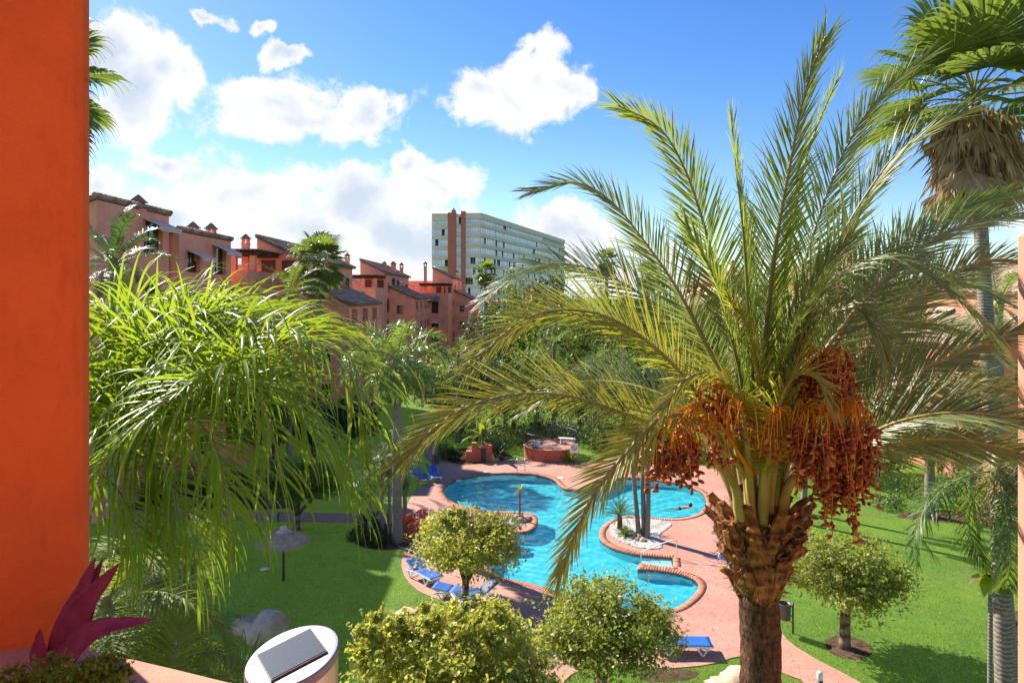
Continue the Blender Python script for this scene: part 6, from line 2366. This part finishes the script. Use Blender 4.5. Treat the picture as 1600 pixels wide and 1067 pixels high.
# ------------------------------------------------------------------ hero queen palm on the left
def queen_palm():
    base = at(58, 800, 4.9)
    base = Vector((base.x, base.y, -.03))
    root = empty('queen_palm', base, 'lush queen palm with long hanging leaflets beside the orange column', 'palm')
    top = at(58, 715, 4.9)
    trunk_mesh(root, base, top, .12, .1, M['bark_queen'])
    rg = np.random.default_rng(31)
    FR = [
        ([(225, 690, 4.7), (300, 560, 4.4), (380, 495, 4.2), (455, 475, 4.1), (512, 510, 4.0), (552, 580, 3.95), (568, 670, 3.95)], .78, 78, 1.5, .35),
        ([(225, 690, 4.7), (290, 520, 4.9), (350, 450, 5.0), (420, 430, 5.1), (490, 450, 5.1), (545, 510, 5.1)], .62, 62, 1.0, .5),
        ([(220, 690, 4.7), (230, 540, 4.5), (270, 450, 4.4), (330, 410, 4.4), (400, 430, 4.4), (450, 490, 4.4)], .60, 66, .8, .6),
        ([(210, 690, 4.7), (200, 540, 4.6), (190, 450, 4.6), (170, 410, 4.6), (130, 400, 4.6), (70, 420, 4.6)], .60, 60, .8, .6),
        ([(240, 690, 4.6), (330, 610, 4.3), (395, 540, 3.9), (360, 548, 3.65), (290, 590, 3.5), (210, 650, 3.42), (120, 760, 3.4)], .62, 72, 1.0, .4),
        ([(230, 700, 4.6), (320, 620, 4.3), (410, 590, 4.1), (480, 620, 4.0), (530, 700, 4.0), (548, 770, 4.0)], .70, 66, 1.7, .35),
        ([(220, 700, 4.6), (280, 600, 4.1), (340, 570, 3.8), (400, 600, 3.6), (430, 680, 3.5), (438, 740, 3.5)], .60, 56, 1.5, .4),
        ([(205, 700, 4.6), (160, 590, 4.2), (120, 560, 3.9), (60, 590, 3.8), (20, 660, 3.7)], .60, 56, 1.5, .4),
        ([(215, 700, 4.8), (250, 560, 5.3), (300, 500, 5.7), (360, 490, 6.0), (430, 530, 6.2)], .62, 56, 1.2, .5),
        ([(225, 705, 4.6), (260, 650, 4.2), (300, 640, 3.9), (340, 690, 3.7), (352, 770, 3.65)], .55, 50, 1.4, .4),
        ([(210, 705, 4.6), (190, 640, 4.1), (170, 630, 3.8), (140, 670, 3.6), (120, 750, 3.5)], .55, 50, 1.4, .4),
        ([(225, 695, 4.7), (270, 500, 4.75), (300, 430, 4.75), (345, 395, 4.75), (395, 410, 4.75)], .56, 60, .7, .6),
        ([(222, 695, 4.7), (215, 540, 4.9), (235, 440, 5.0), (270, 405, 5.0), (310, 400, 5.0)], .55, 56, .7, .6),
    ]
    FR += [
        ([(90, 720, 4.8), (180, 640, 4.6), (260, 640, 4.4), (330, 700, 4.3), (372, 800, 4.25)], .70, 60, 1.8, .35),
        ([(90, 730, 4.9), (170, 690, 4.8), (240, 710, 4.7), (290, 780, 4.6), (312, 880, 4.6)], .65, 60, 1.8, .35),
        ([(90, 730, 4.9), (140, 720, 4.6), (190, 760, 4.4), (222, 850, 4.3)], .60, 50, 1.8, .4),
        ([(90, 700, 5.0), (220, 600, 5.2), (330, 570, 5.4), (430, 600, 5.5), (505, 690, 5.5)], .75, 66, 1.8, .35),
        ([(90, 700, 5.0), (130, 520, 5.0), (180, 430, 5.0), (240, 395, 5.0), (310, 410, 5.0), (360, 470, 5.0)], .60, 66, .7, .6),
    ]
    budget = 296
    allp = []
    for pts, ll, n_l, dr, pl in FR:
        pts = [(75 + 30 * rg.uniform(), 735, 4.9)] + [(x_, y_ + max(0, (560 - y_) * .42) + 14, d_) for x_, y_, d_ in pts[1:]]
        path = catmull([at(*q) for q in pts], 30)
        V, Q = tube_np(path, .017, .004, 5)
        fr = np_obj('frond', V, Q, M['rachis_green'], root, True)
        V, Q = leaflets(path, int(n_l * 1.12), ll * 1.28, .0175, nseg=9, curl=True, vee=.38, a0=62, a1=34, droop=dr * 2.5, u0=.14, fold=.16, jit=.16, plume=pl, lp=(.6, 1.0, .5), rg=rg)
        k = 10 * 3
        nl = len(V) // k
        V = V.reshape(nl, k, 3)
        # pieces inside the view, nearest first
        c = V.mean(axis=1)
        px = 800 + F * c[:, 0] / c[:, 1]; py = HZ - F * (c[:, 2] - CH) / c[:, 1]
        vis = (px > 132) & (px < 640) & (py > 380) & (py < 1060)
        allp.append((fr, V, Q[:18 * 1].copy(), c, vis))
    order = sorted(((c[i, 1], a_, i) for a_, (fr, V, q, c, vis) in enumerate(allp) for i in range(len(V)) if vis[i]))[:budget]
    single = {}
    for _, a_, i in order: single.setdefault(a_, set()).add(i)
    for a_, (fr, V, q, c, vis) in enumerate(allp):
        rest = []
        for i in range(len(V)):
            if i in single.get(a_, ()):
                np_obj('leaflet', V[i], q, M['queen_leaf'], fr)
            else:
                rest.append(i)
        if rest:
            Vr = V[rest]
            Qr = (np.arange(len(rest))[:, None, None] * 30 + q[None]).reshape(-1, 4)
            o = np_obj('leaflet_mass', Vr, Qr, M['queen_leaf'], fr); o['kind'] = 'stuff'


queen_palm()
# ------------------------------------------------------------------ trees and plants of the garden
G0 = lambda px, py: gr(px, py)


def low(v, z=-.03):
    return Vector((v.x, v.y, z))


# clipped round trees
b = low(gr(463, 827)); leafy_tree('dark clipped round tree with a grey trunk beside the path, left', b, b + Vector((.15, 0, 2.35)), (1.9, 1.8, 1.15), M['midbush'], .17, 170, 120, .10, 61,
                                  'clipped round trees', 'round_tree', .6)
b = low(gr(723, 946)); leafy_tree('small yellow-green round tree standing at the deck edge by the loungers', b, b + Vector((.25, 0.1, 2.35)), (1.95, 1.9, 1.2), M['citrus'], .15, 150, 110, .115, 62,
                                  'clipped round trees', 'round_tree', .6, extra=[(tuple(b + Vector((-.25, 0, 3.4))), (.55, .5, .45), 18), (tuple(b + Vector((1.45, .2, 3.0))), (.6, .5, .4), 18)])
b = low(gr(938, 1090)); leafy_tree('dense round tree with glossy leaves at the bottom, left of the date palm', b, b + Vector((.15, 0, 2.15)), (1.98, 1.9, 1.25), M['ficus'], .2, 180, 115, .115, 63,
                                   'clipped round trees', 'round_tree', .55, 5)
b = low(gr(1320, 1010)); leafy_tree('broad clipped round tree in the sunny lawn right of the date palm', b, b + Vector((-.05, 0, 2.45)), (1.95, 1.9, 1.25), M['ficus'], .17, 200, 120, .11, 64,
                                    'clipped round trees', 'round_tree', .45, fork_t=.6, leanw=.02)
b = Vector((at(690, 1000, 15.8).x, 15.8, -.03)); leafy_tree('large bushy yellow-green tree at the bottom centre', b, b + Vector((.2, .2, 3.0)), (2.15, 2.0, 1.4), M['citrus'], .18, 190, 115, .125, 65,
                                    None, 'bushy_tree', .6, 6, stray=.10,
                                    extra=[(tuple(b + Vector((-1.5, 0, 4.0))), (.6, .6, .75), 24), (tuple(b + Vector((.9, 0, 4.35))), (.8, .7, .6), 26), (tuple(b + Vector((-.4, -.1, 4.25))), (.6, .6, .6), 20),
                                           (tuple(b + Vector((2.1, -.4, 3.1))), (.8, .8, .6), 26)])

# palms that can be told apart
QF = M['queen_far']
b = low(gr(621, 846)); feather_palm('queen_palm', 'queen palm with glossy plumes and grey trunk left of the pool', b, 8.7, 3.1, 26, M['queen_mid'], M['bark_queen'], .24, None, 95, .75, .034, -38, 78, 1.8, .9, 1.4, seed=71, nseg=4)
rg_ = np.random.default_rng(9)
# its brown hanging flower sheath
mb = MB(); t0 = Vector((b.x, b.y, 7.9)); mb.tube([t0, t0 + Vector((.8, -.2, .25)), t0 + Vector((1.3, -.3, -.5)), t0 + Vector((1.25, -.3, -1.3))], [.04, .09, .12, .05], 7)
tag(mb.build('flower_sheath', M['dead_leaf'], None, True), 'brown dry flower sheath hanging under the mid queen palm crown', 'palm sheath')
# clump of slimmer stems beside it
for k, (px, py, zt) in enumerate(((597, 828, 3.4), (577, 838, 3.0), (607, 826, 4.0))):
    b = low(gr(px, py))
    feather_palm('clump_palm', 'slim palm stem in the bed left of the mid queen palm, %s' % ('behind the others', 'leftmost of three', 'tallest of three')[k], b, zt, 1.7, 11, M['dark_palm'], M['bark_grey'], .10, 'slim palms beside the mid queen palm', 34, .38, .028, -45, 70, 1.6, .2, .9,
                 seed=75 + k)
b = low(gr(655, 790)); feather_palm('small_palm', 'small dark palm arching over the shower by the planter', Vector((gr(632, 815).x, gr(632, 815).y + .6, -.03)), 2.6, 1.8, 12, M['dark_palm'], M['bark_grey'], .12, None, 40, .4, .03, -40, 60, 1.7, .1, .7, seed=79)

fan_palm('crowned fan palm with brown skirt standing before the left blocks', (at(498, 462, 56).x, 56, -.03), 14.5, 1.6, 34, 81, .26, 'tall fan palms', 1.6, 26, 26, skirt_len=2.6)
fan_palm('small tall fan palm in front of the grey tower', (at(759, 462, 104).x, 104, -.03), 15.2, 1.3, 26, 82, .3, 'tall fan palms', 1.3, 18, 16, skirt_len=2)
fan_palm('distant fan palm breaking the skyline right of the tower', (at(948, 462, 96).x, 96, -.03), 16.6, 1.15, 26, 83, .3, 'tall fan palms', 1.2, 16, 16, skirt_len=2)
fan_palm('distant lower fan palm behind the date palm fronds', (at(1012, 462, 88).x, 88, -.03), 14.2, 1.2, 24, 84, .3, 'tall fan palms', 1.2, 14, 16, skirt_len=2)
fan_palm('tall fan palm with brown dead skirt at the top right', (at(1602, 462, 14.6).x, 14.6, -.03), 16.1, 1.65, 19, 85, .17, 'tall fan palms', 1.25, 80, 46, skirt_len=1.7, emin=-8, lean=(-1.1, 0))
fan_palm('fan palm mostly hidden behind the top of the orange column', (at(52, 462, 14).x, 14, -.03), 16.2, 1.0, 26, 86, .2, 'tall fan palms', 1.0, 20, 34, skirt_len=1.2, emin=-55)

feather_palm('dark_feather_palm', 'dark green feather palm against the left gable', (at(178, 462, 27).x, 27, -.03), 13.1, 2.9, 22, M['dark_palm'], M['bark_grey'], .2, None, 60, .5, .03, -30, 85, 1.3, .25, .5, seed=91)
feather_palm('feather_palm', 'feather palm with pale green fronds below the crowned fan palm', (at(452, 462, 46).x, 46, -.03), 11.8, 4.0, 22, M['midbush'], M['bark_grey'], .2, 'feather palms of the garden', 60, .55, .035, -40, 82, 1.6, .4, .8, seed=92)
feather_palm('feather_palm', 'thin fronded palm low in the left corner beneath the lush queen palm', (at(175, 462, 8.2).x, 8.2, -.03), 8.2, 1.9, 22, M['corner_leaf'], M['bark_queen'], .11, 'feather palms of the garden', 74, .40, .016, -50, 70, 1.7, .3, 1.2, seed=93, nseg=4, skip=lambda p: (800 + F * p[:, 0] / p[:, 1]).max() > 372)
feather_palm('feather_palm', 'palm with upright thin frond left of the parasol', (at(290, 462, 9.5).x, 9.5, -.03), 7.2, 1.7, 16, M['corner_leaf'], M['bark_queen'], .10, 'feather palms of the garden', 74, .42, .017, -40, 86, 1.3, .3, 1.2, seed=94, nseg=4, skip=lambda p: (800 + F * p[:, 0] / p[:, 1]).max() > 385)
feather_palm('feather_palm', 'low palm whose stiff fronds fan out behind the solar lamp', (at(250, 462, 6.0).x, 6.0, -.03), 8.0, 1.5, 14, M['corner_leaf'], M['bark_queen'], .10, 'feather palms of the garden', 70, .38, .016, -20, 75, 1.1, .2, .8, seed=95, nseg=4, skip=lambda p: ((800 + F * p[:, 0] / p[:, 1]).max() > 400) & ((HZ - F * (p[:, 2] - CH) / p[:, 1])[-1] < 985))

for q_, (px_, Y_, zt_, L_, sd_) in enumerate(((165, 6.6, 8.9, 1.25, 501), (268, 7.6, 7.9, 1.15, 502), (352, 9.2, 6.1, 1.0, 503))):
    feather_palm('feather_palm', ('low bright palm against the parapet, beside the purple plant', 'low bright palm above the parapet between the purple plant and the solar lamp', 'small low palm left of the pale boulders')[q_],
                 (at(px_, 462, Y_).x, Y_, -.03), zt_, L_, 20, M['corner_leaf'], M['bark_queen'], .08, 'feather palms of the garden', 60, .36, .015, -45, 80, 1.5, .35, 1.3, seed=sd_, nseg=4,
                 skip=lambda p: (800 + F * p[:, 0] / p[:, 1]).max() > 395)

# right queen palm: trunk with fruits, weeping fronds
b = Vector((at(1571, 1067, 11.2).x, 11.2, -.03))
feather_palm('queen_palm', 'queen palm with grey trunk and weeping fronds at the right edge', b, 9.0, 2.6, 15, QF, M['bark_queen'], .16, None, 70, .52, .024, -45, 60, 2.0, .5, 1.6, seed=101, nseg=5, lean=(-.12, 0))
cr = Vector((b.x - .2, b.y - .12, 8.75))
mb = MB()
rr = random.Random(4)
for k in range(14):
    p = cr + Vector((rr.uniform(-.12, .12), rr.uniform(-.1, .1), rr.uniform(-.45, .1)))
    mb.tube([cr + Vector((.15, .1, .3)), cr + Vector((0, 0, .2)), p], [.012, .01, .004], 4)
st_ = empty('palm_fruit_cluster', cr, 'green unripe fruit cluster on the right queen palm trunk', 'fruit cluster')
mb.build('stalk', M['rachis_green'], st_)
bm = bmesh.new(); 
for k in range(260):
    p = Vector((rr.gauss(0, .10), rr.gauss(0, .09), rr.uniform(-.5, .15)))
    bmesh.ops.create_icosphere(bm, subdivisions=1, radius=.018, matrix=Matrix.Translation(p))
me = bpy.data.meshes.new('fruit'); bm.to_mesh(me); bm.free()
o = link_mesh('fruit', me, M['unripe'], st_, True); o['kind'] = 'stuff'
n_ = 420
az = rr.random()
rg_ = np.random.default_rng(15)
az = rg_.uniform(0, 6.28, n_)
P = np.stack([b.x - .12 + .14 * np.sin(az), b.y + .14 * np.cos(az), rg_.uniform(8.3, 9.3, n_)], 1)
D = np.stack([np.sin(az), np.cos(az), rg_.uniform(-1.4, .2, n_)], 1)
V, Q = ribbons(P, D, np.cross(D, rg_.normal(0, 1, (n_, 3))), rg_.uniform(.1, .32, n_), .012, 3, 1.2)
o = np_obj('palm_fibre', V, Q, M['fibre']); tag(o, 'brown fibre beard under the right queen palm crown', 'palm fibre', kind='stuff')

feather_palm('feather_palm', 'weeping palm in the sunny lawn behind the broad clipped tree', (gr(1450, 806).x, gr(1450, 806).y, -.03), 4.4, 3.3, 20, QF, M['bark_queen'], .28, 'feather palms of the garden', 72, .75, .035, -20, 75, 1.9, .4, 1.8, seed=103, nseg=4)
feather_palm('feather_palm', 'bluish feather palm before the right hand wall', (at(1560, 462, 24).x, 24, -.03), 11.6, 2.4, 20, M['date_leaf_dull'], M['bark_grey'], .18, 'feather palms of the garden', 56, .42, .028, -35, 82, 1.3, .2, .4, seed=104)
# trunks in the far right lawn
for k, (px, py, zt, sd) in enumerate(((1255, 817, 7.6, 111), (1205, 790, 8.4, 112), (1520, 800, 7.2, 113))):
    bb = low(gr(px, py))
    feather_palm('feather_palm', ('palm with slim pale trunk in the far lawn, right of the date palm trunk', 'palm far behind the date palm crown', 'palm by the far right hedge')[k], bb, zt, 2.7, 16, QF, M['bark_grey'], .17,
                 'feather palms of the garden', 54, .55, .035, -40, 75, 1.8, .4, 1.1, seed=sd)

# far end of the garden: trees, palms and shrubs
far_trees = [
    (425, 742, 8, 2.4, 8.0, 'midbush'), (365, 735, 8, 2.6, 8.6, 'darkbush'), (800, 578, 8, 5, 14.6, 'midbush'), (858, 576, 8, 5, 15.0, 'darkbush'), (200, 742, 8, 2.4, 6.5, 'midbush'), (275, 732, 8, 2.2, 5.5, 'darkbush'), (545, 700, 12, 2.2, 3.6, 'darkbush'), (490, 712, 9, 2.4, 4.0, 'darkbush'), (350, 715, 8, 2.4, 4.6, 'darkbush'),
    (705, 672, 10, 3.2, 6.4, 'midbush'), (770, 664, 9, 3.4, 6.2, 'darkbush'), (840, 662, 9, 3.6, 7.2, 'midbush'), (905, 668, 8, 3.2, 5.6, 'darkbush'),
    (975, 670, 9, 3.6, 7.0, 'midbush'), (1045, 678, 8, 3.4, 6.0, 'darkbush'), (1110, 690, 8, 3.2, 6.0, 'midbush'), (1180, 705, 8, 3.0, 5.2, 'darkbush'),
    (1290, 735, 7, 2.6, 4.6, 'midbush'), (1370, 742, 7, 2.6, 4.2, 'darkbush'), (1540, 755, 6, 2.4, 4.2, 'midbush'),
    (860, 610, 8, 5.5, 11.0, 'midbush'), (1000, 606, 8, 5.5, 10.5, 'darkbush'), (930, 590, 8, 6.5, 12.0, 'midbush'), (790, 596, 8, 6.0, 10.0, 'darkbush'), (1080, 620, 8, 5.0, 10.0, 'midbush'),
]
look = ('leaning over its neighbours', 'with a ragged top', 'with a domed top', 'half hidden by its neighbours', 'with dense low boughs')
spot = ['tall, before the second left block', 'tall, between the first two left blocks', 'far off, left under the tower base', 'far off, right under the tower base', 'leftmost, in the shade beside the nearest block', 'second from the left, in the shade beside the nearest block', 'behind the mid queen palm trunk', 'below the crowned fan palm', 'in the bed under the lush queen palm', 'left of the far broad leaved plant', 'behind the stepped planter walls', 'left behind the raised terrace',
        'right behind the raised terrace', 'behind the no-diving sign', 'behind the island palms', 'above the right pool lobe', 'behind the date palm trunk', 'in the far right bed behind the fruit bunches',
        'in the far right bed over the sunny lawn', 'at the far right behind the queen palm', 'far off beneath the tower', 'far off right of the skyline fan palm', 'far off under the skyline fan palm',
        'far off under the left arching date fronds', 'far off before the peach block']
for k, (px, py, _, r, h, m_) in enumerate(far_trees):
    bb = low(gr(px, py))
    leafy_tree('%s garden tree %s' % ('dark' if m_ == 'darkbush' else 'mid green', spot[k]), bb, bb + Vector((0, 0, h * .6)), (r, r, h * .42), M[m_], .18, 90, 75, .24 if py > 640 else .36, 200 + k,
               'trees at the far end of the garden', 'garden_tree', .8)
for k, (px, py, zt, L) in enumerate(((716, 690, 6.8, 2.8), (790, 690, 3.6, 2.2), (801, 676, 3.0, 2.4), (866, 684, 7.6, 2.8), (930, 690, 6.4, 2.6), (1040, 700, 6.8, 2.8), (868, 650, 9.3, 3.2), (975, 640, 9.8, 3.2), (1030, 640, 12.5, 3.2))):
    bb = low(gr(px, py))
    feather_palm('garden_palm', 'palm at the far end of the garden ' + ('left of the stepped planter walls', 'low and wide behind the stepped planter walls', 'low and pale left of the raised terrace', 'with thin trunk right behind the raised terrace',
                 'behind the no-diving sign', 'behind the island palms', 'tall, under the arching date fronds', 'tall, far off behind the pool', 'tallest, before the peach block')[k], bb, zt, L, 15, M['queen_far'] if k % 2 else M['midbush'], M['bark_grey'], .2,
                 'palms at the far end of the garden', 44, .6, .045, -35, 78, 1.7, .4, 1.0, seed=300 + k)

shr = [(700, 716, .8, .7, 'midbush'), (712, 718, .6, .5, 'darkbush'), (770, 708, 1.0, 1.0, 'darkbush'), (780, 700, 1.2, 1.3, 'midbush'), (822, 697, 1.3, 1.0, 'greybush'), (850, 684, 2.2, 1.7, 'greybush'),
       (905, 690, 1.8, 1.6, 'greybush'), (925, 700, 1.4, 1.0, 'darkbush'), (948, 706, 1.3, 1.2, 'midbush'), (985, 705, 1.6, 1.2, 'darkbush'), (1020, 706, 1.6, 1.4, 'midbush'), (1060, 712, 1.5, 1.2, 'darkbush'),
       (1110, 722, 1.5, 1.4, 'midbush'), (1150, 735, 1.3, 1.2, 'darkbush'), (1185, 745, 1.2, 1.1, 'midbush'),
       (340, 770, 1.3, 1.1, 'darkbush'), (375, 776, 1.0, .8, 'darkbush'), (410, 766, 1.3, 1.2, 'midbush'), (300, 774, 1.4, 1.4, 'darkbush'), (250, 776, 1.4, 1.5, 'midbush'), (200, 780, 1.4, 1.5, 'darkbush'),
       (1400, 795, 1.1, 1.1, 'darkbush'), (1440, 789, 1.0, 1.1, 'midbush'), (1500, 790, 1.2, 1.3, 'darkbush'), (1545, 800, 1.2, 1.3, 'midbush'), (1590, 806, 1.2, 1.4, 'darkbush'),
       (560, 845, .5, .4, 'midbush'), (590, 848, .6, .45, 'darkbush'), (575, 826, .7, .6, 'darkbush')]
for q_, (px_, py_) in enumerate(((840, 676), (885, 680), (925, 684), (960, 690), (1005, 692), (1045, 697), (1085, 705), (1130, 716), (720, 684), (745, 690), (800, 684), (1225, 742))):
    shr.append((px_, py_, 1.9, 2.0 + .5 * (q_ % 3), ('darkbush', 'midbush', 'darkbush')[q_ % 3]))
sp2 = ['beside the orange boulder', 'low in front of the orange boulder', 'right of the stepped planter walls', 'behind the stepped planter walls', 'left of the raised terrace wall', 'pale, behind the terrace railing',
       'pale, behind the no-diving sign', 'right of the no-diving sign', 'lowest right of the no-diving sign', 'left above the right pool lobe', 'behind the island palms', 'above the right pool lobe',
       'behind the left fruit bunch', 'left of the date palm crown base', 'just left of the date palm trunk', 'in the left bed under hanging leaflets', 'in the left bed left of the dark clipped tree', 'in the left bed behind the dark clipped tree',
       'in the left bed by the wall', 'in the left bed farther left', 'in the left bed leftmost', 'in the right bed leftmost', 'in the right bed second from left', 'in the right bed by the weeping palm', 'in the right bed before the queen palm', 'in the right bed rightmost',
       'at the left end of the palm bed', 'low at the front of the palm bed', 'at the back of the palm bed', 'tall, straight behind the terrace railing', 'tall, right behind the terrace railing', 'tall, behind the no-diving sign', 'tall, far left above the right pool lobe',
       'tall, behind the slim island palms', 'tall, right of the slim island palms', 'tall, behind the left fruit bunch', 'tall, left of the date palm crown', 'tall, left of the broad leaved plant', 'tall, behind the broad leaved plant',
       'tall, left of the raised terrace', 'tall, behind the date palm trunk']
for k, (px, py, r, h, m_) in enumerate(shr):
    bb = low(gr(px, py))
    shrub('%s shrub %s' % ({'midbush': 'green', 'darkbush': 'dark', 'greybush': 'greyish'}[m_], sp2[k]), bb, (r, r, h), M[m_], 22, 60, .15 if py < 760 else .11, 400 + k, 'shrubs in the garden beds')

# broad leaved plants
bb = gr(753, 718) + Vector((0, .9, 0))
rosette('broad_leaf_plant', 'yellow-green broad leaved plant above the stepped planter walls', bb, 1.5, 16, 1.7, .42, M['bananaleaf'], 7, 'plant', 1.5, .09, 5, 85, None, nseg=6, fold=.12)
bb = gr(778, 716)
rosette('spiky_plant', 'dark spiky plant right of the stepped planter walls', bb, .3, 60, 1.2, .05, M['dark_palm'], 8, 'plant', .6, .1, 0, 80)
bb = gr(893, 723)
rosette('spiky_plant', 'green spiky plant at the right end of the raised terrace', bb, .1, 70, 1.3, .05, M['midbush'], 10, 'plant', 1.1, .1, 0, 80)
# light leaves near the right trunk
bb = Vector((at(1548, 880, 13).x, 13, -.03))
rosette('split_leaf_plant', 'light green broad leaved plant behind the right queen palm trunk', bb, 6.7, 22, .62, .22, M['bananaleaf'], 12, 'plant', 1.6, .05, -30, 70, None, nseg=5, fold=.1)
